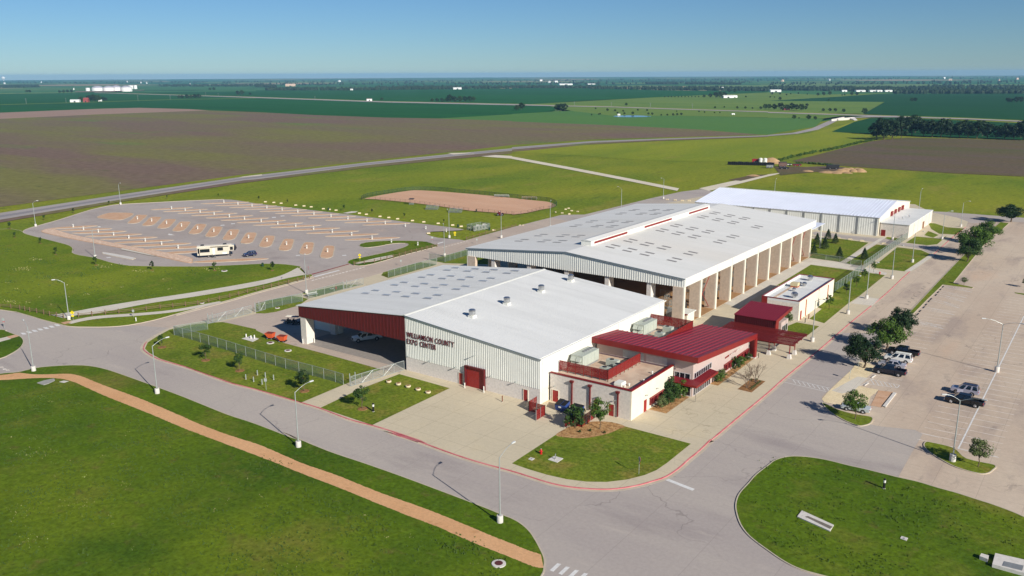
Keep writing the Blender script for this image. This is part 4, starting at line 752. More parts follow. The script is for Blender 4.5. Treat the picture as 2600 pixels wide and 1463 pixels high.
# canopy
cy0, cx1, cy1 = 133.35, -56.55, 142.9
for nm, b, t in (('canopy_roof', [(-58.19, 135.45, 3.2), (cx1, cy0, 2.95), (cx1, cy1, 2.95), (-58.19, cy1, 3.2)], 0.12), ('canopy_roof', [(-61.75, cy0, 2.95), (cx1-0.01, cy0, 2.95), (-58.2, 135.44, 3.2), (-61.75, 135.44, 3.2)], 0.12)):
    MB().hexa(b, [(x, y, z+t) for x, y, z in b]).obj(nm, M_rroof, off)
MB().box(cx1, cy0-0.1, 2.72, cx1+0.1, cy1, 3.1).box(-61.85, cy0-0.1, 2.72, cx1-0.002, cy0-0.003, 3.1).box(-61.85, cy0-0.002, 2.72, -61.76, 135.4, 3.1).obj('canopy_fascia', M_red, off)
for i in range(17):
    y = 135.6+i*0.44
    MB().hexa([(-58.15, y, 3.3), (cx1, y, 3.06), (cx1, y+0.05, 3.06), (-58.15, y+0.05, 3.3)], [(-58.15, y, 3.37), (cx1, y, 3.12), (cx1, y+0.05, 3.12), (-58.15, y+0.05, 3.37)]).obj('seam', M_rroof, off)
for y in (cy0+0.15,): MB().tube((cx1-0.1, y, ZP), (cx1-0.1, y, 2.75), 0.07).obj('column', M_steel, off)
# windows with red louvre fins
def finned(x, y0, y1, z0, z1, n):
    w_ = MB().box(x+0.005, y0, z0, x+0.04, y1, z1).obj('window', M_glass, off)
    MB().box(x+0.005, y0-0.1, z1, x+0.4, y1+0.1, z1+0.08).obj('sunshade', M_red, w_, org=off.location)
    st = (y1-y0)/n
    for i in range(n+1):
        MB().box(x+0.042, y0+i*st-0.03, z0, x+0.36, y0+i*st+0.03, z1).obj('fin', plain('louvre_red', rgb(118, 34, 36), 0.5), w_, org=off.location)
        if i < n and i % 2: MB().box(x+0.3, y0+i*st+0.032, z0+0.05, x+0.33, y0+(i+1)*st-0.12, z1-0.05).obj('louvre_blade', MATS['louvre_red'], w_, org=off.location)
finned(-61.9, 126.2, 131.4, 0.75, 1.95, 7); finned(-58.2, 149.8, 155.6, 0.75, 2.0, 7); finned(-58.2, 156.4, 162.1, 0.75, 2.0, 7)
sb = MB().box(-58.195, 150.2, 3.15, -58.13, 156.3, 3.45).obj('sign_band', M_red, off)
letters('EXPO CENTER', 152.2, 158.9, 3.08, 0.4, -58.13, off, M_white, axis='y', depth=0.05)
for x, zt in ((-73.35, 4.75), (-69.75, 4.75), (-64.38, 4.75)):
    dp = MB().box(x-0.1, OY0-0.24, 0.3, x+0.1, OY0-0.04, 4.4).obj('downpipe', plain('dark_red_pipe', rgb(112, 28, 28), 0.5), off)
    MB().hexa([(x-0.16, OY0-0.34, 4.3), (x+0.16, OY0-0.34, 4.3), (x+0.16, OY0-0.004, 4.3), (x-0.16, OY0-0.004, 4.3)], [(x-0.32, OY0-0.48, 4.55), (x+0.32, OY0-0.48, 4.55), (x+0.32, OY0-0.004, 4.55), (x-0.32, OY0-0.004, 4.55)]).box(x-0.32, OY0-0.48, 4.552, x+0.32, OY0-0.004, 4.8).obj('rain_hopper', MATS['dark_red_pipe'], dp, org=off.location)
door(off, -77.35, -76.15, OY0, 2.25); door(off, -68.95, -68.05, OY0, 2.4); door(off, -66.1, -65.1, OY0, 2.2)
MB().box(OX1+0.004, 124.1, ZP, OX1+0.07, 125.05, 2.2).obj('door', M_reddoor, off)
for x in (-76.8, -67.9, -64.9): wall_lamp(off, x, OY0-0.01, 3.0, n=0.35)
for y in (124.6, 128.6): wall_lamp(off, OX1, y, 3.0, d=(1, 0), n=0.3)
# screens round the plant on the roof: posts and perforated panels
def plant_screen(label, pts, z0, z1, step):
    r = thing('plant_screen', label, 'screen', (pts[0][0], pts[0][1], 4.6))
    for a, b in zip(pts, pts[1:]):
        d = Vector((b[0]-a[0], b[1]-a[1])); n = max(1, round(d.length/step)); d /= n
        u = d.normalized(); nn = Vector((-u.y, u.x))*0.03
        for i in range(n+1):
            q = (a[0]+d.x*i, a[1]+d.y*i)
            MB().tube((q[0], q[1], 4.6), (q[0], q[1], z1), 0.06, n=6).obj('post', M_red, r)
            if i < n:
                q0 = (q[0]+u.x*0.07, q[1]+u.y*0.07); q1 = (q[0]+d.x-u.x*0.07, q[1]+d.y-u.y*0.07)
                MB().hexa([(q0[0]-nn.x, q0[1]-nn.y, z0), (q1[0]-nn.x, q1[1]-nn.y, z0), (q1[0]+nn.x, q1[1]+nn.y, z0), (q0[0]+nn.x, q0[1]+nn.y, z0)], [(q0[0]-nn.x, q0[1]-nn.y, z1), (q1[0]-nn.x, q1[1]-nn.y, z1), (q1[0]+nn.x, q1[1]+nn.y, z1), (q0[0]+nn.x, q0[1]+nn.y, z1)]).obj('panel', M_perf, r)
    return r
plant_screen('perforated red screen on the tan flat roof by the block wall', [(-78.0, 122.8), (-68.3, 122.95), (-68.2, 134.6)], 4.95, 6.65, 1.5)
plant_screen('perforated red screen behind the folded red roof', [(-78.0, 158.4), (-68.6, 158.4), (-68.5, 146.0)], 5.0, 7.0, 1.5)
def rooftop_unit(label, x, y):
    r = thing('rooftop_unit', label, 'air conditioner', (x, y, 4.6), 0, 'large air conditioners beside the white hall wall')
    MB().box(-1.2, -2.9, 0.35, 1.2, 2.9, 2.35).obj('cabinet', M_hvac, r, org=(0, 0, 0))
    MB().box(-1.15, -2.8, 0.0, 1.15, 2.8, 0.348).obj('curb', M_gal2, r, org=(0, 0, 0))
    for i in range(2):
        for j in range(2):
            for k in range(2):
                y0 = -2.902; x0 = -1.1+i*1.1
                MB().hexa([(x0, y0-0.55, 0.55+k*0.85), (x0+0.95, y0-0.55, 0.55+k*0.85), (x0+0.95, y0, 0.55+k*0.85), (x0, y0, 0.55+k*0.85)], [(x0, y0-0.1, 1.2+k*0.85), (x0+0.95, y0-0.1, 1.2+k*0.85), (x0+0.95, y0, 1.2+k*0.85), (x0, y0, 1.2+k*0.85)]).obj('intake_hood', M_hvac, r, org=(0, 0, 0)) if j == 0 else None
    for i in range(4):
        MB().rev([(0.42, 2.352), (0.42, 2.5), (0.36, 2.52)], 0.0, 0.0 + (-0.2+i*0.85), 14).obj('fan', M_gal2, r, org=(0, 0, 0))
    for yy in (-1.8, -0.6, 0.6, 1.8): MB().box(1.202, yy-0.5, 0.5, 1.23, yy+0.5, 2.2).obj('access_panel', M_hvac, r, org=(0, 0, 0))
rooftop_unit('large grey rooftop air conditioner behind the perforated screen near the gable corner', -76.4, 128.9)
rooftop_unit('large grey rooftop air conditioner beyond the folded red roof', -76.5, 152.8)
MB().box(-77.4, 132.2, 4.6, -75.2, 134.3, 5.9).obj('x', M_hvac); bpy.data.objects.remove(bpy.data.objects['x'])
cu_ = None
for lab, x, y, sx in (('grey condenser box beside the red screen, dark fan on top', -71.6, 130.6, 1.5), ('low condenser box in the screen corner by the coping', -70.6, 126.2, 1.2), ('grey condenser behind the folded roof, next to the far screen', -72.6, 155.4, 1.3), ('dark topped condenser at the inner roof corner', -72.2, 150.8, 1.2), ('spare condenser against the low screen', -69.6, 129.0, 1.0)):
    r = thing('condenser', lab, 'air conditioner', (x, y, 4.6))
    MB().box(-sx*0.75, -0.6, 0.15, sx*0.75, 0.6, 1.25).obj('cabinet', M_hvac, r, org=(0, 0, 0))
    MB().rev([(0.4, 1.252), (0.4, 1.33), (0.3, 1.34)], -0.2, 0, 14).obj('fan', M_dark, r, org=(0, 0, 0))
    MB().box(-sx*0.7, -0.55, 0, sx*0.7, 0.55, 0.148).obj('skid', M_gal2, r, org=(0, 0, 0))
tag(MB().hexa([(-66.5, 121.8, 4.85), (-65.0, 121.8, 4.85), (-65.0, 123.5, 4.85), (-66.5, 123.5, 4.85)], [(-66.4, 121.9, 5.3), (-65.1, 121.9, 5.3), (-65.1, 123.4, 5.3), (-66.4, 123.4, 5.3)]).box(-66.45, 121.85, 4.55, -65.05, 123.45, 4.85).obj('roof_hatch', M_white), 'white roof hatch box in the coping corner of the tan roof', 'hatch')
for x, y in ((-64.6, 122.2), (-64.3, 123.2), (-63.2, 126.4), (-63.9, 131.0)):
    tag(MB().rev([(0.12, 4.55), (0.12, 4.95), (0.2, 4.97), (0.16, 5.06)], x, y, 10).obj('vent_pipe', M_white), 'short white vent pipe on the tan flat roof', 'vent', 'vent pipes on the tan roof')
# ------------------------------------------------------------------ restroom building with parapet roof
wc = thing('restroom_building', 'small cream flat-roofed block with red coping and steel roof fans', 'building', (-58.3, 194.5, 0))
X0, X1, Y0, Y1 = -67.2, -58.3, 194.5, 222.3
MB().box(X0+1.4, Y0, 0, X1, Y1, 4.1).obj('wall', M_blockw, wc)
MB().box(X1+0.002, Y0, 0, X1+0.04, Y1, 4.7).obj('east_face', M_cream, wc)
MB().box(X0, Y0-0.02, 3.2, X0+1.398, Y0+0.25, 4.7).obj('end_panel', M_red, wc)
MB().box(X0, Y0+0.26, 4.0, X0+1.398, Y1, 4.1).obj('overhang', M_white, wc)
MB().box(X0+0.3, Y0+0.3, 4.102, X1-0.3, Y1-0.3, 4.16).obj('roof_membrane', M_wroof, wc)
MB().box(X0, Y0, 4.104, X1, Y0+0.298, 4.7).box(X0, Y1-0.298, 4.104, X1, Y1, 4.7).box(X0, Y0+0.3, 4.104, X0+0.296, Y1-0.3, 4.7).box(X1-0.296, Y0+0.3, 4.104, X1, Y1-0.3, 4.7).obj('parapet', M_wroof, wc)
MB().box(X0-0.06, Y0-0.06, 4.702, X1+0.1, Y0+0.3, 4.86).box(X0-0.06, Y1-0.3, 4.702, X1+0.1, Y1+0.06, 4.86).box(X0-0.06, Y0+0.302, 4.702, X0+0.1, Y1-0.302, 4.86).box(X1-0.1, Y0+0.302, 4.702, X1+0.1, Y1-0.302, 4.86).obj('coping', plain('maroon_coping', rgb(128, 40, 48), 0.5), wc)
for y in (199.5, 217.0): MB().box(X1+0.042, y-0.1, 0.2, X1+0.22, y+0.1, 4.2).obj('downpipe', plain('rust_pipe', rgb(178, 96, 60), 0.6), wc)
MB().box(X1+0.042, 195.6, ZP, X1+0.09, 196.6, 2.2).obj('door', M_reddoor, wc)
for lab, x, y, s in (('tall steel exhaust fan on the small white roof near its end panel', -61.0, 199.3, 1.15), ('round steel fan at the far end of the small white roof', -63.4, 219.0, 1.1), ('steel fan amid pipes in the middle of the small white roof', -62.7, 212.2, 0.85), ('small steel fan beside the yellow heater on the white roof', -63.9, 212.8, 0.6), ('stubby steel fan between the heater and the tall fan', -63.2, 205.7, 0.7)):
    r = thing('exhaust_fan', lab, 'fan', (x, y, 4.16))
    MB().rev([(0.35*s, 0), (0.4*s, 0.5*s), (0.65*s, 0.55*s), (0.65*s, 0.85*s)], n=14).obj('base', M_steel, r, org=(0, 0, 0))
    MB().rev([(0.7*s, 0.86*s), (0.7*s, 1.0*s), (0.4*s, 1.3*s), (0.1*s, 1.38*s)], n=14).obj('cap', M_steel, r, org=(0, 0, 0))
r = thing('roof_heater', 'yellow and rust coloured heater box on the small white roof', 'heater', (-64.5, 210.4, 4.16))
MB().box(-0.9, -0.9, 0.35, 0.9, 0.9, 1.1).obj('cabinet', plain('yellow_cabinet', rgb(206, 192, 150), 0.6), r, org=(0, 0, 0)); MB().box(-0.85, -0.85, 0, 0.85, 0.85, 0.348).obj('base', plain('rust_base', rgb(170, 84, 44), 0.7), r, org=(0, 0, 0))
tag(MB().box(-65.4, 197.5, 4.162, -64.7, 210, 4.2).obj('roof_walkway', M_tan), 'long tan walkway pad lying on the small white roof', 'walkway pad')
# ------------------------------------------------------------------ red ticket pavilion and pergola
tp = thing('ticket_pavilion', 'dark red metal pavilion with single-pitch ribbed roof', 'pavilion', (-61.5, 179, 0))
MB().hexa([(-66.0, 174.2, 5.05), (-56.8, 174.2, 5.05), (-56.8, 184.4, 5.8), (-66.0, 184.4, 5.8)], [(-66.0, 174.2, 5.2), (-56.8, 174.2, 5.2), (-56.8, 184.4, 5.95), (-66.0, 184.4, 5.95)]).obj('roof', M_rroof, tp)
for i in range(18):
    x = -66.0+i*0.535
    MB().hexa([(x, 174.2, 5.19), (x+0.06, 174.2, 5.19), (x+0.06, 184.4, 5.94), (x, 184.4, 5.94)], [(x, 174.2, 5.27), (x+0.06, 174.2, 5.27), (x+0.06, 184.4, 6.02), (x, 184.4, 6.02)]).obj('seam', plain('maroon_seam', rgb(140, 44, 54), 0.4), tp)
MB().hexa([(-56.798, 174.1, 4.5), (-56.68, 174.1, 4.5), (-56.68, 184.5, 5.25), (-56.798, 184.5, 5.25)], [(-56.798, 174.1, 5.24), (-56.68, 174.1, 5.24), (-56.68, 184.5, 6.0), (-56.798, 184.5, 6.0)]).obj('fascia', M_red, tp)
MB().box(-65.9, 174.4, 0, -57.0, 174.6, 5.04).obj('front_wall', plain('dark_red_ribs', rgb(88, 20, 22), 0.6), tp)
for i in range(22):
    x = -65.8+i*0.405
    MB().box(x, 174.3, 0.1, x+0.16, 174.398, 5.03).obj('batten', MATS['dark_red_ribs'], tp)
MB().box(-57.0, 174.3, 0, -56.8, 176.2, 5.05).obj('side_fin', M_red, tp)
MB().box(-65.9, 174.3, 0, -65.7, 184.2, 5.0).obj('west_wall', M_red, tp)
MB().box(-65.6, 179.5, 0, -57.3, 184.0, 3.4).obj('booth', M_cwall, tp)
glazing(tp, -57.3, 180.0, 183.5, 0.9, 2.4, 3)
M_slat = plain('pergola_red', rgb(112, 26, 22), 0.55)
pg = thing('entrance_pergola', 'red slatted pergola on white concrete footings at the entrance', 'pergola', (-55, 168, 0))
for x, y in ((-51.05, 166.4), (-51.05, 169.6), (-55.3, 166.5), (-55.3, 169.7)):
    MB().hexa([(x-0.42, y-0.42, 0), (x+0.42, y-0.42, 0), (x+0.42, y+0.42, 0), (x-0.42, y+0.42, 0)], [(x-0.26, y-0.26, 1.0), (x+0.26, y-0.26, 1.0), (x+0.26, y+0.26, 1.0), (x-0.26, y+0.26, 1.0)]).obj('footing', M_conc, pg)
    for d in (-0.45, 0.45): MB().tube((x, y, 0.95), (x, y+d, 3.05), 0.06, n=6).obj('strut', M_red, pg)
for y in (165.6, 168.0, 170.6, 173.6):
    MB().box(-66.5, y-0.06, 3.05, -50.0, y+0.06, 3.25).obj('beam', M_red, pg)
for x in (-50.3, -54.9, -59.5, -64.0):
    MB().box(x-0.06, 165.0, 3.26, x+0.06, 174.2, 3.42).obj('joist', M_red, pg)
for i in range(19):
    y = 165.15+i*0.49
    MB().box(-66.6, y, 3.425, -49.9, y+0.2, 3.5).obj('slat', M_slat, pg)
bo = thing('concession_booth', 'little cream booth with white slab roof at the corner pier', 'booth', (-79.9, 180, 0))
MB().box(-81.4, 177.6, 0, -78.4, 181.6, 2.3).obj('wall', M_cream, bo); MB().box(-82.0, 177.2, 2.302, -78.1, 182.0, 2.5).obj('roof', M_white, bo); MB().box(-82.0, 177.1, 2.25, -78.05, 177.19, 2.52).obj('fascia', M_red, bo)
# ================================================================== street lamps
M_head0 = plain('lamp_head_grey', rgb(208, 210, 206), 0.4)
def lamp_head(m, tip, d):
    nx, ny = -d[1], d[0]; L = 0.7; W = 0.13
    a = [(tip[0]+d[0]*s*L*0.5+nx*t*W, tip[1]+d[1]*s*L*0.5+ny*t*W) for s, t in ((-1, -0.6), (1, -1), (1, 1), (-1, 0.6))]
    m.hexa([(x, y, tip[2]-0.06) for x, y in a], [(x, y, tip[2]+0.1) for x, y in a]); return m
def street_lamp(label, base, z, h, tips, group=None, cat='street lamp', br=0.42, bh=0.95):
    r = thing('street_lamp', label, cat, (base[0], base[1], z), 0, group)
    MB().rev([(br, 0), (br, bh*0.95), (br*0.93, bh)], n=14).obj('concrete_base', M_conc, r, org=(0, 0, 0))
    MB().tube((0, 0, bh), (0, 0, h), 0.11, 0.07, 10).obj('pole', M_pole, r, org=(0, 0, 0))
    MB().rev([(0.2, bh), (0.2, bh+0.08)], n=8).obj('base_plate', M_gal2, r, org=(0, 0, 0))
    for t in tips:
        d = Vector((t[0]-base[0], t[1]-base[1])); L = min(d.length, 2.6) if len(t) < 3 else t[2]
        if d.length < 0.05: d = Vector((1, 0))
        d.normalize()
        pts = [(d.x*L*s, d.y*L*s, h-0.1+(0.95*math.sin(s*math.pi/2))) for s in (0, 0.2, 0.45, 0.7, 1.0)]
        MB().path(pts, 0.036, 6).obj('arm', M_pole, r, org=(0, 0, 0))
        lamp_head(MB(), (pts[-1][0]+d.x*0.3, pts[-1][1]+d.y*0.3, pts[-1][2]), d).obj('lamp_head', M_head0, r, org=(0, 0, 0))
    return r
def lamp_px(label, bk, bx, by, tip=None, h=9.0, z=ZP, elbow=None, group=None, adir=None):
    if elbow: base = g(elbow[0], elbow[1], elbow[2], h+z)
    else: base = g(bk, bx, by, z)
    if tip: t = g(tip[0], tip[1], tip[2], h+z+0.85); d = Vector((t[0]-base[0], t[1]-base[1])); L = max(1.0, min(d.length, 3.0)); tips = [(t[0], t[1], L)]
    else: tips = [(base[0]+adir[0], base[1]+adir[1], 2.0)]
    return street_lamp(label, base, z, h, tips, group)
lamp_px('tall street lamp by the zebra crossing where the orange trail starts', 'b1', 340, 640, ('b1', 237, 133))
lamp_px('cobra-head street lamp on the verge facing the wire-fenced lawn', 'b1', 1582, 866, ('b1', 1665, 308))
lamp_px('cobra-head street lamp across the road from the sliding gate drive', 'b2', 428, 1403, ('b2', 540, 750))
lamp_px('cobra-head street lamp across the road from the wide cream apron', 'b6', 2452, 905, ('b6', 2573, 115))
lamp_px('street lamp standing beside the yellow crossing sign at the timber fence corner', 'a5', 695, 1312, ('a5', 550, 912))
lamp_px('street lamp at the outer bend of the camper lot by the highway', 'a5', 360, 377, ('a5', 365, 118))
lamp_px('street lamp on the camper lot kerb near the highway embankment', 'a5', 1213, 157, ('a1', 1205, 1128))
lamp_px('street lamp beside the long concrete dump-station bar', 'a5', 958, 692, None, adir=(1, 1))
lamp_px('street lamp at the camper lot entrance, by the rail fence', 'a6', 508, 1047, ('a6', 535, 500))
lamp_px('street lamp on the barn side of the back road by wire fence', 'a6', 1895, 677, ('a6', 1882, 350))
lamp_px('street lamp on the grass tongue by the utility cage', 'a6', 1943, 492, ('a6', 1925, 205))
lamp_px('street lamp by the rail posts between the utility cage and arena', 'a6', 2465, 492, ('a6', 2440, 235))
lamp_px('street lamp half hidden behind the open pavilion roof near the arena gate', 'a7', 383, 355, ('a7', 392, 112), elbow=('a7', 385, 150))
lamp_px('street lamp on the back road beyond the dirt arena', 'a3', 1100, 1350, ('a3', 1070, 1165), elbow=('a3', 1103, 1190))
lamp_px('street lamp where the caliche roads meet', 'a3', 1520, 1287, ('a3', 1495, 1080))
lamp_px('twin-armed lamp rising behind the ribbed barn roof', 'a4', 68, 1195, ('a4', 90, 1078), elbow=('a4', 74, 1110))
lamp_px('lamp rising behind the low cream annex roof', 'a4', 1525, 1370, ('a4', 1555, 1183), elbow=('a4', 1537, 1215))
lamp_px('street lamp at the cul-de-sac beyond the annex', 'a8', 1937, 380, ('a8', 2020, 122))
lamp_px('lamp on the grass between the annex steps and the road', 'a8', 1748, 507, None, adir=(1.0, 0.6))
lamp_px('lamp at the annex corner by the service drive', 'a8', 1250, 512, None, adir=(0.6, 1))
lamp_px('lamp on the lawn between wire fence and red kerb, beyond the service drive', 'a8', 1450, 737, None, adir=(1, -0.3))
lamp_px('lamp on the wide walk beside the far lawn corner', 'a8', 1245, 902, None, adir=(1, -0.5))
lamp_px('lamp on the pale square slab beside the walk', 'a8', 990, 1102, None, adir=(1, -0.5))
lamp_px('lamp on the walk beside the restroom block lawn', 'a8', 803, 1257, None, adir=(1, -0.5))
lamp_px('lamp on the walk next to the red pergola', 'b4', 445, 347, None, adir=(1, -0.5))
def twin(label, base, k, top, l, r_, z):
    b = g(*base, z); h = 9.6
    tp = [g(k, *l, h+z+0.6), g(k, *r_, h+z+0.6)]
    street_lamp(label, b, z, h, [(t[0], t[1], min(3.4, math.hypot(t[0]-b[0], t[1]-b[1]))) for t in tp], None, 'street lamp', 0.45, 1.1)
twin('twin-armed car park lamp on the bare stalls beyond the pickup pair', ('b4', 2298, 652), 'b4', (2360, 170), (2185, 128), (2540, 178), 0.006)
twin('twin-armed car park lamp in the oval grass island with small tree', ('b8', 1853, 292), 'b4', (1935, 940), (1790, 895), (2150, 945), 0.08)
# ================================================================== fences
def unit_mesh(name, mb, mat):
    me = bpy.data.meshes.new(name); me.from_pydata(mb.v, [], mb.f); me.materials.append(mat); me.update(); return me
U_wpost = unit_mesh('post', MB().tube((0, 0, 0), (0, 0, 1), 0.045, n=6), M_pole)
U_mesh = unit_mesh('mesh_panel', MB().box(0, -0.006, 0, 1, 0.006, 1), M_wire)
U_rail = unit_mesh('rail', MB().box(0, -0.5, -0.5, 1, 0.5, 0.5), M_pole)
U_tpost = unit_mesh('post', MB().box(-0.09, -0.09, 0, 0.09, 0.09, 1), M_wood)
U_trail = unit_mesh('rail', MB().box(0, -0.5, -0.5, 1, 0.5, 0.5), M_wood)
U_ppost = unit_mesh('post', MB().tube((0, 0, 0), (0, 0, 1), 0.06, n=6), plain('brown_pipe', rgb(104, 78, 64), 0.7))
U_prail = unit_mesh('rail', MB().box(0, -0.5, -0.5, 1, 0.5, 0.5), MATS['brown_pipe'])
U_gpost = unit_mesh('post', MB().tube((0, 0, 0), (0, 0, 1), 0.06, n=6), M_green)
U_grail = unit_mesh('rail', MB().box(0, -0.5, -0.5, 1, 0.5, 0.5), M_green)
U_gmesh = unit_mesh('mesh_panel', MB().box(0, -0.006, 0, 1, 0.006, 1), sheer('green_mesh', rgb(46, 74, 52), 0.22))
def fence(name, label, cat, pts, h, step, post, rail=None, rails=(), rt=0.05, mesh=None, z=ZP, group=None, gap=None):
    r = thing(name, label, cat, (pts[0][0], pts[0][1], z), 0, group)
    tot = [0]
    for a, b in zip(pts, pts[1:]):
        L = math.hypot(b[0]-a[0], b[1]-a[1]); n = max(1, round(L/step)); an = math.atan2(b[1]-a[1], b[0]-a[0]); st = L/n
        for i in range(n):
            q = (a[0]+math.cos(an)*st*i-pts[0][0], a[1]+math.sin(an)*st*i-pts[0][1])
            link('post', post, r, (q[0], q[1], 0), scale=(1, 1, h+0.04))
            for zr in rails: link('rail', rail, r, (q[0], q[1], zr), rz=an, scale=(st, rt, rt*(2.2 if rt > 0.04 and post is U_tpost else 1)))
            if mesh: link('mesh_panel', mesh, r, (q[0], q[1], 0.03), rz=an, scale=(st, 1, h-0.05))
    q = pts[-1]; link('post', post, r, (q[0]-pts[0][0], q[1]-pts[0][1], 0), scale=(1, 1, h+0.04))
    return r
fence('chain_link_fence', 'green-grey chain link fence crossing the lawn in front of the hall', 'fence', G('b1', (2090, 225), (1752, 282), 'b1', (1930, 330), (2280, 432), 'b2', (0, 527), (300, 620), (570, 690), (800, 755), (880, 780), z=ZP), 2.1, 3.0, U_wpost, U_rail, (2.1,), 0.05, U_mesh)
fence('chain_link_fence', 'chain link fence along the back road beside the delivery yard', 'fence', G('a6', (95, 1205), (170, 1190), (360, 1150), (470, 1130), z=ZP), 2.1, 3.0, U_wpost, U_rail, (2.1,), 0.05, U_mesh)
fence('chain_link_fence', 'chain link fence behind the white bench by the back road', 'fence', G('a6', (530, 1102), (690, 1062), (880, 1010), z=ZP), 2.1, 3.0, U_wpost, U_rail, (2.1,), 0.05, U_mesh)
fence('chain_link_fence', 'chain link fence between the hall roof and back road driveway', 'fence', G('a6', (1330, 890), (1520, 838), (1680, 795), (1815, 762), z=ZP), 2.1, 3.0, U_wpost, U_rail, (2.1,), 0.05, U_mesh)
fence('chain_link_fence', 'chain link fence behind the open pavilion along the back road', 'fence', G('a6', (1740, 712), (1900, 735), (2000, 705), (2120, 668), (2400, 590), z=ZP), 2.1, 3.0, U_wpost, U_rail, (2.1,), 0.05, U_mesh)
fence('chain_link_fence', 'tall chain link fence running past the service drive towards the annex', 'fence', G('a8', (960, 805), (1080, 720), (1230, 615), (1330, 545), (1400, 500), z=ZP), 2.3, 3.0, U_wpost, U_rail, (2.3,), 0.05, U_mesh)
fence('chain_link_fence', 'chain link fence behind the young trees beside the restroom block', 'fence', G('a8', (670, 1030), (760, 970), (850, 905), (935, 840), z=ZP), 2.3, 3.0, U_wpost, U_rail, (2.3,), 0.05, U_mesh)
fence('chain_link_fence', 'low chain link fence around the pine lawn beyond the pavilion', 'fence', G('a8', (415, 690), (580, 715), (720, 732), (830, 762), (935, 775), z=ZP), 1.6, 4.0, U_wpost, U_rail, (1.6,), 0.05, U_mesh)
def slide_gate(label, pts, h=2.0):
    r = thing('sliding_gate', label, 'gate', (pts[0][0], pts[0][1], ZP))
    a, b = pts; L = math.hypot(b[0]-a[0], b[1]-a[1]); an = math.atan2(b[1]-a[1], b[0]-a[0]); n = max(2, round(L/2.4)); st = L/n
    fr = MB().box(0, -0.04, h-0.08, L, 0.04, h).box(0, -0.04, 0.1, L, 0.04, 0.18)
    for i in range(n+1): fr.box(st*i-0.035, -0.038, 0.18, st*i+0.035, 0.038, h-0.08)
    o = fr.obj('frame', M_pole, r, org=(0, 0, 0)); o.rotation_euler = (0, 0, an)
    for i in range(n):
        o = MB().tube((st*i, 0, 0.18 if i % 2 else h-0.1), (st*(i+1), 0, h-0.1 if i % 2 else 0.18), 0.03, n=6).obj('diagonal', M_pole, r, org=(0, 0, 0)); o.rotation_euler = (0, 0, an)
        o = MB().box(st*i+0.04, -0.008, 0.18, st*(i+1)-0.04, 0.008, h-0.08).obj('mesh_panel', M_gate, r, org=(0, 0, 0)); o.rotation_euler = (0, 0, an)
    for x in (0.0, 1.2):
        o = MB().tube((x, 0.25, -0.1), (x, 0.25, h+0.5), 0.08, n=8).obj('guide_post', M_pole, r, org=(0, 0, 0)); o.rotation_euler = (0, 0, an)
slide_gate('long sliding wire gate across the drive beside the lettered gable', G('b2', (955, 800), (1490, 635), z=ZP))
slide_gate('trussed sliding gate closing the delivery yard by the road bend', G('b1', (2100, 170), (2530, 60), z=ZP))
slide_gate('sliding gate at the driveway behind the hall roof', G('a6', (885, 1012), (1080, 962), z=ZP))
slide_gate('short swing gate leaf by the back road fence end', G('a6', (0, 1240), (95, 1215), z=ZP))
def rails(label, pts, z=ZP, h=1.15, step=2.6):
    return fence('timber_fence', label, 'fence', pts, h, step, U_tpost, U_trail, (0.45, 0.85), 0.05, None, z)
rails('timber post-and-rail fence curving along the left road bend', G('a5', (-200, 1170), (0, 1190), (110, 1200), (200, 1212), (300, 1235), (370, 1245), (440, 1260), (500, 1275), (570, 1285), (640, 1300), z=ZP))
rails('timber post-and-rail fence between the sidewalk and the back road', G('a5', (790, 1290), (1060, 1262), (1330, 1240), (1610, 1205), (1990, 1165), (2310, 1095), 'a6', (0, 1025), (230, 975), (420, 930), (540, 900), z=ZP))
rails('timber post-and-rail fence on the teardrop lawn by the camper entrance', G('a6', (985, 765), (1190, 742), (1380, 695), (1560, 645), (1820, 580), z=ZP))
rails('timber post-and-rail fence beside the utility cage', G('a6', (2115, 512), (2310, 455), (2573, 390), 'a7', (40, 380), z=-0.2), z=-0.25, step=5.0)
ar = smooth(G('a6', (1090, 98), (1250, 62), (1500, 22), (1650, 13), (2000, 36), (2300, 62), (2573, 90), 'a7', (200, 112), (350, 127), (420, 147), (440, 168), (390, 190), (300, 206), (150, 240), (0, 257), 'a6', (2573, 252), (2400, 236), (2140, 216), (1800, 166), (1500, 130), (1200, 102)), k=3)
sheet('arena_floor', ar, -0.02, M_dirt)
arf = offs(ccw(ar), -1.2)
cx = sum(p[0] for p in arf)/len(arf); cy = sum(p[1] for p in arf)/len(arf)
def near_side(p): return (p[0]-cx)*0.58-(p[1]-cy)*0.81 > -2
segs = {True: [], False: []}
i0 = next(i for i in range(len(arf)) if near_side(arf[i]) and not near_side(arf[i-1]))
rot = arf[i0:]+arf[:i0]
nn = next(i for i in range(len(rot)) if not near_side(rot[i]))
gp = int(nn*0.55)
fence('arena_fence', 'rust-brown pipe fence along the bleacher side of the dirt arena', 'fence', G('a6', (1075, 108), (1200, 112), (1500, 140), (1800, 176), (2140, 226)), 1.6, 3.0, U_ppost, U_prail, (0.5, 1.0, 1.55), 0.05, None, -0.1)
fence('arena_fence', 'rust-brown pipe fence section past the arena gap and green bin', 'fence', G('a6', (2215, 232), (2400, 247), (2573, 262), 'a7', (20, 266), (160, 248), (320, 208)), 1.6, 3.0, U_ppost, U_prail, (0.5, 1.0, 1.55), 0.05, None, -0.1)
fence('arena_fence', 'dark green mesh fence around the meadow side of the dirt arena', 'fence', smooth(G('a6', (1060, 104), (1120, 78), (1250, 55), (1500, 18), (1650, 9), (1850, 14), (2000, 30), (2300, 57), (2573, 85), 'a7', (200, 105), (350, 120), (425, 143), (450, 168), (400, 188)), False, 2), 1.8, 3.0, U_gpost, U_grail, (1.75,), 0.06, U_gmesh, -0.1)
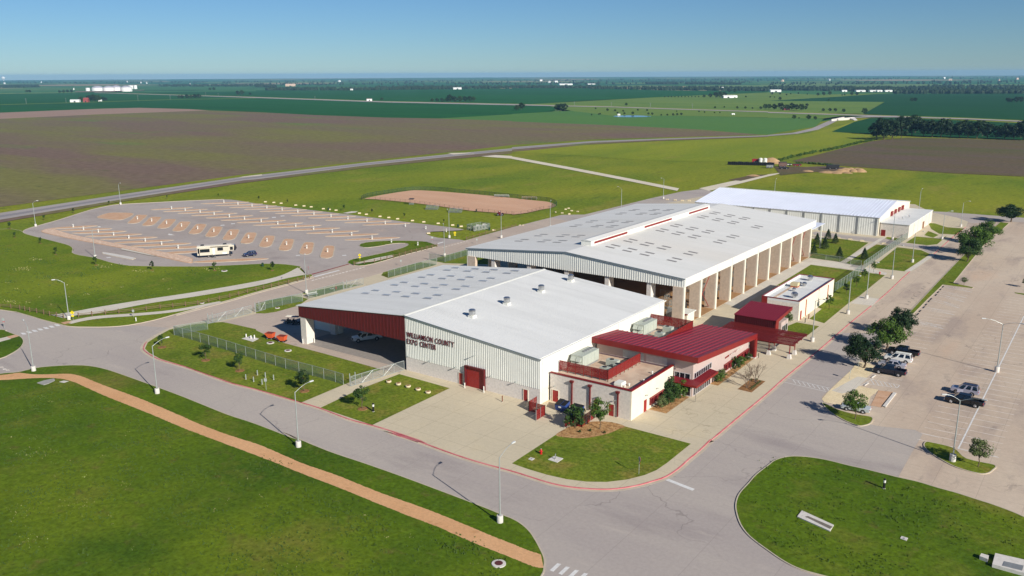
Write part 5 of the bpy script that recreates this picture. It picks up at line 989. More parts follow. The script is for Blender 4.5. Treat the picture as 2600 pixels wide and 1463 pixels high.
# ================================================================== trees
def leaves(rng, cents, n, size, aspect=0.6, out=None):
    m = MB(); per = n//len(cents)
    for (cx, cy, cz, cr) in cents:
        for _ in range(per):
            u = Vector((rng.gauss(0, 1), rng.gauss(0, 1), rng.gauss(0, 1))).normalized(); rr = cr*(0.55+0.5*rng.random())
            p = Vector((cx, cy, cz))+Vector((u.x, u.y, u.z*0.8))*rr
            nrm = (u+Vector((rng.uniform(-.7, .7), rng.uniform(-.7, .7), rng.uniform(-.2, .9)))).normalized()
            a = nrm.cross(Vector((rng.uniform(-1, 1), rng.uniform(-1, 1), rng.uniform(-1, 1)))).normalized(); b = nrm.cross(a)
            s = size*rng.uniform(0.6, 1.3)
            m.add([p-a*s*0.5, p+b*s*aspect*0.5, p+a*s*0.5, p-b*s*aspect*0.5], [(0, 1, 2, 3)])
    return m
def crown_centres(rng, n, w, h, z0, flat=0.0):
    out = []
    while len(out) < n:
        x, y, z = rng.uniform(-1, 1), rng.uniform(-1, 1), rng.uniform(-1, 1)
        d = x*x+y*y+z*z
        if d > 1 or d < 0.18: continue
        k = 1.0-0.25*max(0, z)
        out.append((x*w*0.5*0.82*k, y*w*0.5*0.82*k, z0+(z+1)*0.5*h*0.84+h*0.08, w*rng.uniform(0.09, 0.2)))
    return out
def tree_proto(name, seed, w, h, z0, nleaf, size, lm, nc=34, trunk_r=0.16, limbs=6, conical=False):
    """returns [(part name, mesh)]"""
    rng = random.Random(seed)
    if conical:
        cs = []
        for i in range(nc):
            t = (i+0.5)/nc; zz = z0+h*t; rr = w*0.5*(1-t)*0.8; a = i*2.4
            cs.append((rr*math.cos(a), rr*math.sin(a), zz, max(0.12, w*0.24*(1-t*0.8))))
    else: cs = crown_centres(rng, nc, w, h, z0)
    cm = leaves(rng, cs, nleaf, size)
    me = bpy.data.meshes.new('crown'); me.from_pydata([tuple(v) for v in cm.v], [], cm.f); me.materials.append(lm); me.update()
    tm = MB(); top = z0+h*(0.9 if conical else 0.45)
    p = [(0, 0, -0.15), (0.03*w, -0.02*w, z0*0.6), (0.0, 0.02*w, z0+h*0.15), (0.02*w, 0, top)]
    for i, (a, b) in enumerate(zip(p, p[1:])): tm.tube(a, b, trunk_r*(1-0.25*i), trunk_r*(1-0.25*(i+1)), 7)
    for i in range(limbs):
        c = cs[(i*7) % len(cs)]; s = (0, 0, z0*0.75+h*0.12*(i/limbs)*2)
        mid = (c[0]*0.5, c[1]*0.5, (s[2]+c[2])*0.5+0.1*h)
        tm.tube(s, mid, trunk_r*0.5, trunk_r*0.3, 5); tm.tube(mid, c[:3], trunk_r*0.3, trunk_r*0.08, 5)
    mt = bpy.data.meshes.new('trunk'); mt.from_pydata(tm.v, [], tm.f); mt.materials.append(M_bark2); mt.update()
    return [('trunk', mt), ('crown', me)]
def tree(proto, name, label, loc, scale=1.0, rz=0.0, group=None, cat='tree', ring=None, lm=None):
    r = thing(name, label, cat, loc, rz, group); r.scale = scale if isinstance(scale, (tuple, list)) else (scale,)*3
    for n, me in proto: link(n, me, r)
    return r
OAK = [tree_proto('oak', s, 8.6, 5.8, 1.6, 5200, 0.42, lm, 36, 0.24, 10) for s, lm in ((1, M_leafD), (2, M_leafB), (3, M_leafA))]
rnd = random.Random(5)
tree(OAK[0], 'oak_tree', 'dark round oak shading the row of parked cars', (*g('b4', 962, 610), 0), (0.98, 0.98, 0.92), 0.3)
tree(OAK[1], 'oak_tree', 'bright green oak between two darker oaks beside the parked cars', (*g('b4', 1185, 430), 0), (1.0, 1.0, 0.9), 1.3)
tree(OAK[0], 'oak_tree', 'dark oak at the tip of the grass median by the disabled stalls', (*g('b4', 1330, 285), 0), (0.86, 0.86, 0.88), 2.6)
tree(OAK[2], 'oak_tree', 'darker oak in the far median casting shadow over the service drive mouth', (*g('a8', 2000, 732), 0.08), (0.95, 0.95, 1.02), 0.8)
tree(OAK[1], 'oak_tree', 'large bright green oak in the far median', (*g('a8', 2060, 660), 0.08), (1.3, 1.3, 1.2), 2.2)
tree(OAK[1], 'oak_tree', 'bright oak behind the far median oak pair', (*g('a8', 2190, 560), 0.08), (1.1, 1.1, 1.1), 4.2)
tree(OAK[0], 'oak_tree', 'lone dark oak on the verge beyond the cul-de-sac', (*g('a8', 2440, 332), 0), (1.35, 1.35, 0.95), 1.9)
SM = [tree_proto('small', s, 4.4, 3.6, 1.5, 2600, 0.26, lm, 34, 0.1, 7) for s, lm in ((11, M_leafC), (12, M_leafA), (13, M_leafB))]
tree(SM[2], 'live_oak', 'small feathery tree on the grass island beside the silver car', (*g('b4', 870, 1125, 0.1), 0.1), 1.02, 0.4)
tree(SM[0], 'live_oak', 'small spiky olive tree in the oval island with twin lamp', (*g('b8', 2110, 347, 0.1), 0.1), 0.86, 1.4)
tree(SM[0], 'shrub', 'little round tree at the end of the grass median stub', (*g('a8', 1968, 965, 0.08), 0.08), (0.45, 0.45, 0.42), 0.2)
tree(SM[0], 'shrub', 'little round tree on the stall island at the car park edge', (*g('a8', 2590, 990, 0.05), 0.05), (0.55, 0.55, 0.5), 2.0)
sheet('median', G('a8', (2480, 1040), (2573, 1052), (2900, 1110), (2900, 1130), (2480, 1048)), 0.03, M_lawn2)
YG = [tree_proto('young', s, 2.5, 2.6, 1.15, 1500, 0.2, lm, 26, 0.06, 5) for s, lm in ((21, M_leafA), (22, M_leafD), (23, M_leafB))]
def mring(x, y, r, z):
    return MB().rev([(r, z-0.02), (r*0.9, z+0.05), (r*0.3, z+0.06)], x, y, 14)
for k, x, y, v, s, lab in (('b1', 1628, 405, 0, (0.6, 0.6, 0.85), 'sparse young tree at the road bend corner of the fenced lawn'), ('b1', 2068, 535, 0, (1.15, 1.15, 1.02), 'bushy young oak on the fenced lawn next to the sparse corner tree'), ('b1', 2410, 640, 0, (0.95, 0.95, 1.08), 'narrow young oak between two bushier ones on the fenced lawn'), ('b2', 487, 845, 1, (1.3, 1.3, 1.1), 'dark bushy young oak beside the sliding gate drive'), ('b2', 1072, 1022, 0, (1.25, 1.25, 1.2), 'young oak on the square lawn by the cream apron')):
    p = g(k, x, y, ZP)
    t = tree(YG[v], 'young_oak', lab, (p[0], p[1], ZP+0.01), s, x*0.01)
    o = MB().rev([(0.95, -0.02), (0.85, 0.05), (0.2, 0.07)], 0, 0, 14).obj('mulch_ring', M_bark, t, org=(0, 0, 0)); o.scale = (1/s[0], 1/s[1], 1)
for k, x, y, s in (('a5', 100, 400, 1.0), ('a5', 150, 490, 0.8), ('a5', 408, 548, 0.85), ('a5', 562, 660, 0.95), ('a5', 965, 765, 1.05), ('a5', 1530, 815, 1.0), ('a5', 2160, 820, 1.0), ('a6', 165, 820, 1.0), ('a5', 740, 235, 0.8), ('a5', 445, 305, 0.8), ('a5', 1097, 155, 0.75), ('a5', 1678, 90, 0.6), ('a5', 2196, 72, 0.6), ('a6', 30, 105, 0.7), ('a6', 318, 135, 0.6), ('a6', 885, 205, 0.9), ('a6', 1168, 237, 0.7), ('a6', 1490, 280, 0.7), ('a6', 1887, 335, 0.6)):
    p = g(k, x, y, 0.1)
    t = tree(YG[(x+y) % 2], 'sapling', 'thin dark sapling planted in the grass around the camper lot', (p[0], p[1], 0.1 if y > 350 else -0.2), (s*0.62, s*0.62, s*0.78), x, 'saplings around the camper lot', 'sapling')
    MB().rev([(0.9, 0.0), (0.8, 0.05), (0.2, 0.07)], 0, 0, 10).obj('mulch_ring', M_bark, t, org=(0, 0, 0))
for k, x, y, s, v, lab in (('a8', 610, 1210, (0.95, 0.95, 1.05), 2, 'young tree at the restroom block wall beside its door path'), ('a8', 785, 1062, (0.75, 0.75, 0.8), 1, 'dark young tree at the fence end by the restroom block'), ('a8', 885, 985, (0.95, 0.95, 0.9), 2, 'young tree along the wire fence, second from the restroom block'), ('a8', 965, 920, (0.85, 0.85, 0.95), 2, 'young tree near the fire hydrant by the wire fence'), ('a8', 1060, 840, (0.7, 0.7, 0.95), 2, 'slim young tree at the corner where the wire fences meet'), ('b4', 195, 200, (1.0, 1.0, 1.0), 2, 'bright young tree behind the red ticket pavilion')):
    p = g(k, x, y, ZP); t = tree(YG[v], 'young_tree', lab, (p[0], p[1], ZP+0.01), s, x*0.3)
PINE = tree_proto('pine', 31, 2.6, 3.2, 0.2, 2200, 0.2, M_leafD, 40, 0.08, 4, True)
for k, x, y, s, lab in (('a8', 602, 505, 1.05, 'pointed juniper at the back of the pine lawn cluster'), ('a8', 675, 545, 1.0, 'slim juniper on the stone ring of the pine lawn'), ('a8', 490, 560, 1.15, 'broad juniper on the pavilion side of the pine lawn'), ('a8', 568, 600, 1.15, 'broad dark juniper in front of the pine lawn cluster'), ('a8', 715, 695, 1.05, 'juniper behind the low wire fence of the pine lawn'), ('a8', 460, 650, 0.9, 'juniper at the pavilion corner inside the low wire fence'), ('a8', 965, 705, 1.05, 'juniper alone on the strip between walk and tall fence')):
    p = g(k, x, y, ZP); tree(PINE, 'juniper', lab, (p[0], p[1], ZP), (s, s, s), x)
# shrubs in the mulch and planting beds
SH = [tree_proto('shrub', s, 2.4, 2.2, 0.15, 1500, 0.2, lm, 24, 0.05, 5) for s, lm in ((41, M_leafA), (42, M_leafC), (43, M_leafB))]
tree(SH[0], 'shrub_tree', 'dense dark green bush against the red bin screen in rock mulch', (-68.0, 111.8, ZP+0.02), (1.75, 1.7, 1.75), 0.3, cat='bush')
tree(SM[2], 'shrub_tree', 'loose leafy multi-stem tree on the rock mulch by the downpipe', (-64.4, 113.6, ZP+0.02), (0.86, 0.86, 1.1), 1.0, cat='bush')
for x, y, s, v, lab in ((-60.2, 127.4, 0.95, 1, 'pale straggly shrub in the bed under the finned window'), (-60.0, 129.6, 1.1, 0, 'green shrub in the middle of the bed under the finned window'), (-60.0, 131.8, 1.35, 0, 'tall green shrub beside the entrance canopy'), (-59.6, 133.6, 1.5, 2, 'bright leafy shrub at the canopy corner'), (-61.0, 133.0, 1.6, 0, 'dark tall shrub tucked behind the canopy fascia'),
                     (-57.4, 145.0, 1.0, 2, 'shrub at the door end of the long planting bed'), (-57.4, 147.4, 0.85, 1, 'grassy shrub along the long planting bed'), (-57.4, 153.9, 1.1, 0, 'dark shrub between the two finned windows'), (-57.4, 156.6, 0.9, 2, 'bright shrub below the second finned window'), (-57.3, 160.4, 0.7, 0, 'low dark shrub at the fin wall end of the bed')):
    tree(SH[v], 'shrub', lab, (x, y, ZP+0.01), (s, s, s*1.05), x*y, cat='shrub')
for i, (x, y) in enumerate([(-50.9, 145+0.75*j) for j in range(7)]+[(-52.6, 149.6), (-51.8, 150.2), (-66.3, 110.6), (-62.9, 112.6), (-65.2, 112.0)]):
    tree(SH[1 if i < 9 else 0], 'ground_shrub', 'low tufted plant in the mulch bed', (x, y, ZP+0.01), (0.22, 0.22, 0.2), i, 'low plants in mulch beds', 'plant')
def bare_tree(label, loc, h, seed):
    rng = random.Random(seed); r = thing('bare_tree', label, 'tree', loc); m = MB()
    def br(p, d, L, rad, dep):
        e = p+d*L; m.tube(p, e, rad, rad*0.65, 5 if dep > 1 else 4)
        if dep == 0: return
        for i in range(3 if dep > 2 else 3):
            a = rng.uniform(0, 6.28); tl = rng.uniform(0.35, 0.75)
            nd = (d+Vector((math.cos(a)*tl, math.sin(a)*tl, rng.uniform(-0.1, 0.25)))).normalized()
            br(p+d*L*rng.uniform(0.6, 1.0), nd, L*rng.uniform(0.6, 0.8), rad*0.62, dep-1)
    for i in range(3):
        a = i*2.1; br(Vector((0.1*math.cos(a), 0.1*math.sin(a), 0)), Vector((0.35*math.cos(a), 0.35*math.sin(a), 1)).normalized(), h*0.3, 0.075, 4)
    m.obj('branches', M_twig, r, org=(0, 0, 0))
bare_tree('leafless multi-stem tree at the road end of the mulched tree box', (-51.6, 149.2, ZP), 5.4, 3)
bare_tree('leafless spreading tree at the canopy end of the mulched tree box', (-51.9, 145.6, ZP), 4.6, 9)
# ================================================================== far trees and woods
FT = [tree_proto('far', s, 12, 11, 2.0, n, 1.35, lm, 30, 0.35, 4) for s, lm, n in ((51, M_leafW, 900), (52, M_leafA, 900), (53, M_leafD, 900))]
wood = [(1090, 690, 1.12), (1160, 695, 1.15), (1250, 690, 1.1), (1340, 680, 1.05), (1440, 650, 1.3), (1120, 640, 1.1), (1220, 640, 1.2), (1330, 630, 1.25), (1560, 660, 1.0), (1650, 665, 1.1), (1740, 668, 1.15), (1830, 670, 1.0), (1920, 672, 1.1), (2010, 678, 1.0), (2100, 680, 1.15), (2200, 682, 1.0), (2290, 686, 0.95), (2380, 690, 1.1), (2470, 694, 1.0), (2560, 696, 1.15), (2650, 700, 1.1), (1790, 640, 1.15), (1980, 645, 1.0), (2150, 655, 1.1), (1480, 620, 1.2), (1600, 630, 1.0), (2420, 668, 0.9), (2540, 670, 1.0)]
for i, (x, y, s) in enumerate(wood):
    p = g('a4', x, y); tree(FT[2 if i % 3 else 0], 'broadleaf_tree', 'dark broadleaf tree in the belt behind the ploughed field', (p[0], p[1], -0.3), s*rnd.uniform(1.0, 1.2), i*1.7, 'trees of the belt behind the ploughed field')
def cluster(k, pts, label, group, pr=1):
    for i, (x, y, hpx) in enumerate(pts):
        p = g(k, x, y); dist = math.hypot(p[0], p[1]); h = hpx/3.9585*dist/FPX*1.02
        s = h/13.0; tree(FT[(i+pr) % 3], 'farm_tree', label, (p[0], p[1], -0.5), (s*1.1, s*1.1, s), i*2.1, group)
cluster('a1', [(810, 312, 52), (900, 312, 62), (945, 312, 70), (985, 312, 66), (1040, 305, 42), (1065, 300, 30)], 'dark tree of the farmyard grove by the white shed and red barn', 'grove at the red barn farm')
cluster('a1', [(1800, 278, 35), (1830, 280, 36), (1880, 280, 44), (1920, 280, 40), (1960, 280, 46), (2000, 278, 44)], 'dark tree in the roadside grove beyond the pale field', 'roadside grove beyond the pale field')
cluster('a2', [(1770, 312, 40), (1820, 314, 42), (1870, 315, 44), (1920, 315, 52), (1950, 315, 80), (2000, 315, 60), (2050, 314, 66), (2100, 312, 60), (2150, 308, 56), (2185, 305, 50)], 'tree of the long dark grove beside the far highway', 'long dark grove by the highway')
cluster('a2', [(1265, 298, 34), (1120, 298, 25)], 'small tree by the white roadside house', 'trees by the roadside house')
cluster('a3', [(50, 397, 60), (95, 390, 75)], 'purplish bushy tree at the crop corner', 'trees at the crop corner')
cluster('a3', [(455, 398, 72), (490, 400, 74), (530, 398, 74)], 'dark tree of the trio standing at the track end', 'trio of trees at the track end')
cluster('a3', [(1148, 350, 32)], 'lone small tree in the pale pasture', 'lone pasture tree')
cluster('a3', [(1535+34*i, 266, 16) for i in range(11)], 'tiny tree in the evenly spaced planted row', 'planted row of small trees')
cluster('a3', [(1930, 270, 34), (1990, 270, 45), (2050, 272, 60), (2090, 272, 68), (2130, 270, 60), (2180, 218, 35), (2240, 218, 40), (2350, 268, 20)], 'tree of the homestead grove by the long white sheds', 'homestead grove by the white sheds')
cluster('a3', [(840, 385, 20), (870, 440, 16), (960, 405, 30), (1036, 408, 26), (1060, 430, 22), (1118, 412, 22), (1130, 437, 25), (1212, 438, 32), (1265, 402, 22), (1357, 405, 25), (1370, 440, 25), (1410, 442, 26), (1500, 450, 20), (1560, 450, 22), (1620, 450, 26), (1660, 448, 28), (1700, 446, 28), (800, 446, 18), (885, 440, 22), (1655, 410, 14), (1880, 415, 18), (1935, 420, 18), (2035, 425, 16), (2090, 425, 16)], 'small scrubby tree around the farm pond', 'scrubby trees around the pond')
cluster('a3', [(2040, 378, 25), (2133, 370, 18), (2265, 380, 26), (2345, 382, 28), (2415, 382, 20), (2500, 385, 30), (2545, 385, 55)], 'rounded tree in the roadside pasture row', 'pasture row by the highway')
cluster('a4', [(10, 385, 55), (60, 392, 62), (130, 395, 75), (190, 395, 60), (235, 395, 74), (285, 395, 60), (335, 400, 70), (375, 390, 40), (392, 360, 34), (120, 296, 36)], 'dark tree of the house grove beside the highway', 'house grove beside the highway')
cluster('a4', [(555, 408, 34), (620, 408, 36), (677, 410, 36), (760, 418, 40)], 'evenly round orchard tree in the light field', 'round orchard trees')
cluster('a4', [(262, 485, 46), (405, 490, 50), (475, 492, 38), (970, 435, 62), (310, 480, 18)], 'bush beside the curved flyover approach', 'bushes by the flyover approach')
cluster('a4', [(1445, 310, 40), (1475, 310, 40), (2410, 318, 45), (2440, 318, 42), (2490, 320, 55), (2540, 318, 54)], 'lone dark tree standing out in the deep green crop', 'trees standing in the deep green crop')
cluster('a4', [(840, 248, 36), (890, 248, 34), (770, 248, 18), (745, 250, 16), (395, 240, 14), (305, 235, 20), (228, 238, 16), (185, 248, 20), (40, 240, 28), (120, 240, 24), (20, 270, 18), (65, 270, 14), (610, 298, 20), (500, 250, 30), (560, 248, 36), (620, 245, 40)], 'scattered tree in the far pastures by the white sheds', 'scattered trees of the far pastures')
cluster('a1', [(270, 220, 28), (300, 220, 26), (600, 224, 26), (640, 224, 32), (680, 222, 30), (720, 222, 30), (2110, 198, 30), (2150, 198, 32), (2390, 245, 45), (2430, 243, 50), (2515, 243, 24)], 'far tree by the tank farm road', 'far trees by the tank farm road')
def woods(label, strips, seed, n, hh):
    rng = random.Random(seed); m = MB()
    for (k, x0, y0, x1, y1, w) in strips:
        for i in range(n):
            t = rng.random(); px = x0+(x1-x0)*t; py = y0+(y1-y0)*t+rng.uniform(-w, w)*0.5
            p = g(k, px, py); s = rng.uniform(0.6, 1.3)*hh*0.6; h = rng.uniform(0.7, 1.25)*hh
            ph = rng.random()*6.28; vs = []
            for zz, rr in ((-3, 0.8), (h*0.35, 1.0), (h*0.75, 0.75)):
                for q in range(6):
                    a = ph+q*math.pi/3; j = rng.uniform(0.75, 1.2); vs.append((p[0]+math.cos(a)*s*rr*j, p[1]+math.sin(a)*s*rr*j, zz*rng.uniform(0.9, 1.1)))
            vs.append((p[0], p[1], h)); b = [(0+q, (q+1) % 6, 6+(q+1) % 6, 6+q) for q in range(6)]+[(6+q, 6+(q+1) % 6, 12+(q+1) % 6, 12+q) for q in range(6)]+[(12+q, 12+(q+1) % 6, 18) for q in range(6)]
            m.add(vs, b)
    o = m.obj('woodland', M_leafW, kind='stuff'); return tag(o, label, 'woodland')
woods('far-off wooded strip beyond the green crops behind the tank farm', [('a1', 0, 160, 390, 155, 12), ('a1', 1600, 150, 2573, 148, 10), ('a2', 0, 150, 200, 155, 14), ('a2', 100, 190, 800, 185, 14), ('a2', 780, 190, 2000, 175, 18)], 3, 240, 8)
woods('far-off dark wood line across the middle of the plain', [('a2', 1200, 170, 2573, 168, 18), ('a3', 0, 165, 900, 170, 16), ('a3', 800, 175, 1900, 182, 18), ('a3', 1350, 125, 1670, 128, 6), ('a3', 1740, 128, 2300, 130, 8), ('a3', 1800, 178, 2573, 190, 22)], 4, 240, 8)
woods('far-off dark creek wood behind the white sheds', [('a4', 0, 175, 900, 185, 26), ('a4', 700, 185, 1800, 185, 30), ('a4', 900, 200, 1300, 200, 8), ('a4', 1250, 215, 2573, 218, 16), ('a4', 1800, 215, 3000, 215, 22), ('a4', 1600, 165, 3000, 175, 30)], 5, 260, 8.5)
woods('hazy wooded horizon strips across the plain', [('a1', 0, 120, 2573, 112, 14), ('a2', 0, 110, 2573, 98, 16), ('a3', 0, 100, 2573, 85, 16), ('a4', 0, 80, 2573, 70, 16), ('a4', 0, 130, 2573, 110, 24), ('a3', 0, 130, 2573, 110, 20), ('a2', 0, 135, 2573, 125, 20)], 6, 150, 8)
# hedge along the yellow meadow
def hedge(label, pts, n, s, seed):
    rng = random.Random(seed); cs = []
    for _ in range(n):
        i = rng.randrange(len(pts)-1); t = rng.random(); a, b = pts[i], pts[i+1]
        cs.append((a[0]+(b[0]-a[0])*t+rng.uniform(-1.5, 1.5), a[1]+(b[1]-a[1])*t+rng.uniform(-1.5, 1.5), s*0.5, s*rng.uniform(0.5, 0.9)))
    o = leaves(rng, cs, n*22, 0.9).obj('hedge', M_leafB, kind='stuff'); tag(o, label, 'hedge')
hedge('ragged green hedge line between the yellow meadow and ploughed field', G('a4', (80, 915), (250, 868), (480, 820), (700, 780), (900, 730), (1060, 702)), 160, 1.6, 8)
hedge('weedy strip along the edge of the ploughed field', G('a4', (290, 925), (480, 935), (650, 950)), 40, 0.9, 9)
# ================================================================== vehicles
PAINT = {}
def paint(name, col, rough=0.25):
    if name not in PAINT:
        m, t, n, b = _nodes(name); b.inputs['Base Color'].default_value = (*col, 1); b.inputs['Roughness'].default_value = rough
        b.inputs['Coat Weight'].default_value = 0.3; b.inputs['Coat Roughness'].default_value = 0.08; PAINT[name] = m
    return PAINT[name]
M_tail = plain('tail_lamp', rgb(170, 20, 20), 0.3); M_head = plain('head_lamp', rgb(220, 222, 224), 0.15)
M_bed = plain('bed_liner', rgb(18, 18, 18), 0.8)
O0 = (0, 0, 0)
def rounded(prof, hw, ins=0.07, drop=0.05):
    """pull a side profile across the car, rounding the shoulders"""
    n = len(prof); cx = sum(p[0] for p in prof)/n; cz = sum(p[1] for p in prof)/n; m = MB(); vs = []
    for y, k in ((-hw, ins), (-hw+drop*1.6, 0), (hw-drop*1.6, 0), (hw, ins)):
        for x, z in prof:
            dx, dz = cx-x, cz-z; L = math.hypot(dx, dz) or 1; vs.append((x+dx/L*k, y, z+dz/L*k))
    fs = [tuple(range(n)), tuple(range(4*n-1, 3*n-1, -1))]
    for r in range(3): fs += [(r*n+i, (r+1)*n+i, (r+1)*n+(i+1) % n, r*n+(i+1) % n) for i in range(n)]
    return m.add(vs, fs)
def wheels(r, xs, hw, rad, wd=0.24):
    for x in xs:
        for s in (-1, 1):
            y = s*(hw-wd*0.45); m = MB(); a, b = y-wd/2, y+wd/2
            m.tube((x, a, rad), (x, b, rad), rad, n=18)
            w_ = m.obj('wheel', M_rubber, r, org=O0)
            yo = b if s > 0 else a
            rm = MB().tube((x, yo, rad), (x, yo+s*0.012, rad), rad*0.64, n=16)
            for k in range(5):
                an = k*1.2566; rm.tube((x, yo+s*0.02, rad), (x+math.cos(an)*rad*0.6, yo+s*0.02, rad+math.sin(an)*rad*0.6), 0.035, n=4)
            rm.obj('rim', M_rim, w_, org=O0)
            MB().tube((x, y-s*0.02-0.1, rad+0.03), (x, s*(hw+0.004), rad+0.03), rad*1.14, n=18).obj('wheel_arch', M_black, r, org=O0)
def cabin(r, pm, zb, zt, xb, xt, hb, ht, rows=2, roof=None):
    """glasshouse: xb=(rear,front) at the belt, xt at the roof"""
    B = [(xb[0], -hb, zb), (xb[1], -hb, zb), (xb[1], hb, zb), (xb[0], hb, zb)]; T = [(xt[0], -ht, zt), (xt[1], -ht, zt), (xt[1], ht, zt), (xt[0], ht, zt)]
    MB().hexa(B, T).obj('cabin', pm, r, org=O0)
    k = [(xt[0]+0.1, -ht+0.08, zt), (xt[1]-0.08, -ht+0.08, zt), (xt[1]-0.08, ht-0.08, zt), (xt[0]+0.1, ht-0.08, zt)]
    MB().hexa(k, [(x*0.985, y*0.95, z+0.05) for x, y, z in k]).obj('roof', roof or pm, r, org=O0)
    def pane(a, b, c, d, nm, off):
        m = MB(); o = Vector(off); P = [Vector(q) for q in (a, b, c, d)]; ce = sum(P, Vector())/4
        Q = [ce+(p-ce)*0.9+o*0.012 for p in P]; P2 = [q-o*0.02 for q in Q]
        m.hexa([tuple(q) for q in P2], [tuple(q) for q in Q]).obj(nm, M_glass, r, org=O0)
    lerp = lambda a, b, t: tuple(a[i]+(b[i]-a[i])*t for i in range(3))
    pane(B[1], B[2], T[2], T[1], 'windshield', Vector((zt-zb, 0, abs(xb[1]-xt[1])+0.2)).normalized())
    pane(B[3], B[0], T[0], T[3], 'rear_window', Vector((-1, 0, 0.3)).normalized())
    for s, (i, j) in ((-1, (0, 1)), (1, (3, 2))):
        for q in range(rows):
            t0, t1 = q/rows+0.03, (q+1)/rows-0.03
            pane(lerp(B[i], B[j], t0), lerp(B[i], B[j], t1), lerp(T[i], T[j], t1), lerp(T[i], T[j], t0), 'side_window', (0, s, 0.25))
def lights(r, xf, xr, hw, zf, zr, tall=0.18):
    for s in (-1, 1):
        MB().box(xf-0.06, s*(hw-0.38), zf-0.09, xf+0.03, s*(hw-0.06), zf+0.09).obj('headlight', M_head, r, org=O0)
        MB().box(xr-0.03, s*(hw-0.22), zr-tall, xr+0.06, s*(hw-0.02), zr+tall).obj('taillight', M_tail, r, org=O0)
        MB().box(xf-2.05, s*hw, 1.08, xf-1.85, s*(hw+0.2), 1.24).obj('mirror', M_black, r, org=O0)
    MB().box(xf+0.004, -0.5, 0.62, xf+0.04, 0.5, 0.9).obj('grille', M_black, r, org=O0)
def pickup(label, loc, rz, pm, L=5.9, hw=0.98, crew=True):
    r = thing('pickup_truck', label, 'pickup truck', loc, rz); f, b = L/2, -L/2; cb = b+1.85
    rounded([(cb, 0.48), (f-0.1, 0.45), (f, 0.6), (f, 1.0), (f-0.12, 1.1), (f-1.35, 1.2), (cb, 1.22)], hw).obj('body', pm, r, org=O0)
    MB().box(b+0.06, -hw+0.02, 0.5, cb, hw-0.02, 0.72).obj('bed_floor', M_bed, r, org=O0)
    for s in (-1, 1): MB().box(b+0.05, s*(hw-0.13), 0.52, cb-0.003, s*hw, 1.24).obj('bed_side', pm, r, org=O0)
    MB().box(b, -hw+0.06, 0.55, b+0.08, hw-0.06, 1.2).obj('tailgate', pm, r, org=O0)
    cabin(r, pm, 1.2, 1.84, (cb+0.02, f-1.3), (cb+0.2, f-2.05), hw-0.03, hw-0.2)
    MB().box(f-0.02, -hw+0.05, 0.45, f+0.12, hw-0.05, 0.65).obj('bumper', M_rim, r, org=O0); MB().box(b-0.14, -hw+0.05, 0.5, b-0.004, hw-0.05, 0.68).obj('bumper', M_rim, r, org=O0)
    lights(r, f, b, hw, 0.92, 0.95); wheels(r, (f-1.0, b+1.2), hw, 0.4); return r
def suv(label, loc, rz, pm, L=4.9, hw=0.95, zt=1.78, rack=True, roof=None, name='suv', cat='suv'):
    r = thing(name, label, cat, loc, rz); f, b = L/2, -L/2
    rounded([(b+0.03, 0.42), (f-0.1, 0.4), (f, 0.55), (f, 0.9), (f-0.15, 1.0), (f-1.2, 1.1), (b, 1.12), (b-0.02, 0.6)], hw).obj('body', pm, r, org=O0)
    cabin(r, pm, 1.1, zt, (b+0.05, f-1.1), (b+0.28, f-1.85), hw-0.03, hw-0.2, 3, roof)
    if rack:
        for s in (-1, 1): MB().box(b+0.5, s*(hw-0.3)-0.02, zt+0.06, f-2.0, s*(hw-0.3)+0.02, zt+0.11).obj('roof_rail', M_black, r, org=O0)
    MB().box(b-0.07, -hw+0.05, 0.42, b+0.0, hw-0.05, 0.68).obj('bumper', pm, r, org=O0); MB().box(f-0.01, -hw+0.06, 0.42, f+0.07, hw-0.06, 0.6).obj('bumper', pm, r, org=O0)
    lights(r, f, b, hw, 0.84, 0.95, 0.14); wheels(r, (f-0.95, b+1.0), hw, 0.36); return r
def sedan(label, loc, rz, pm, L=5.0, hw=0.92):
    r = thing('sedan', label, 'car', loc, rz); f, b = L/2, -L/2
    rounded([(b+0.05, 0.36), (f-0.1, 0.34), (f, 0.5), (f-0.05, 0.72), (f-1.3, 0.92), (b+1.1, 0.96), (b+0.05, 0.92), (b, 0.6)], hw).obj('body', pm, r, org=O0)
    cabin(r, pm, 0.93, 1.42, (b+0.85, f-1.3), (b+1.5, f-2.05), hw-0.04, hw-0.22)
    lights(r, f-0.02, b, hw, 0.62, 0.78, 0.08); wheels(r, (f-0.95, b+1.1), hw, 0.33); return r
def place(k, x0, y0, x1, y1, off=0.0):
    """nose and tail pixels on the ground along the near side -> centre, heading"""
    a = Vector(g(k, x0, y0)); b = Vector(g(k, x1, y1)); d = (a-b); an = math.atan2(d.y, d.x); n = Vector((-math.sin(an), math.cos(an)))
    c = (a+b)/2+n*off; return (c.x, c.y), an
# the stalls: cars face -x (towards the kerb), parked side by side
ANG = math.pi+0.03
def stall(px, py, dx=0): p = g('b4', px, py); return (p[0]+dx, p[1], 0.01)
pickup('dark navy pickup nearest the disabled stall in the shaded row', (-32.4, 168.4, 0.01), ANG, paint('navy', rgb(12, 16, 34)), 5.7)
c0 = g('b4', 1240, 665)
sedan('silver sedan between the navy pickup and white suv', (-33.0, 173.0, 0.01), ANG, paint('silver', rgb(168, 168, 178)))
suv('white suv with roof rack parked beside the silver sedan', (-32.8, 177.3, 0.01), ANG, paint('white', rgb(226, 226, 222)), 5.0, 0.96, 1.85, roof=M_white)
pickup('black pickup half hidden under the oaks at the row end', (-32.9, 182.2, 0.01), ANG, paint('black', rgb(14, 14, 18)), 5.9)
p2 = g('b4', 1975, 985)
bt = pickup('black pickup with chrome wheels standing in the open car park', (-18.2, 159.5, 0.01), math.pi-0.02, paint('black', rgb(14, 14, 18)), 6.0)
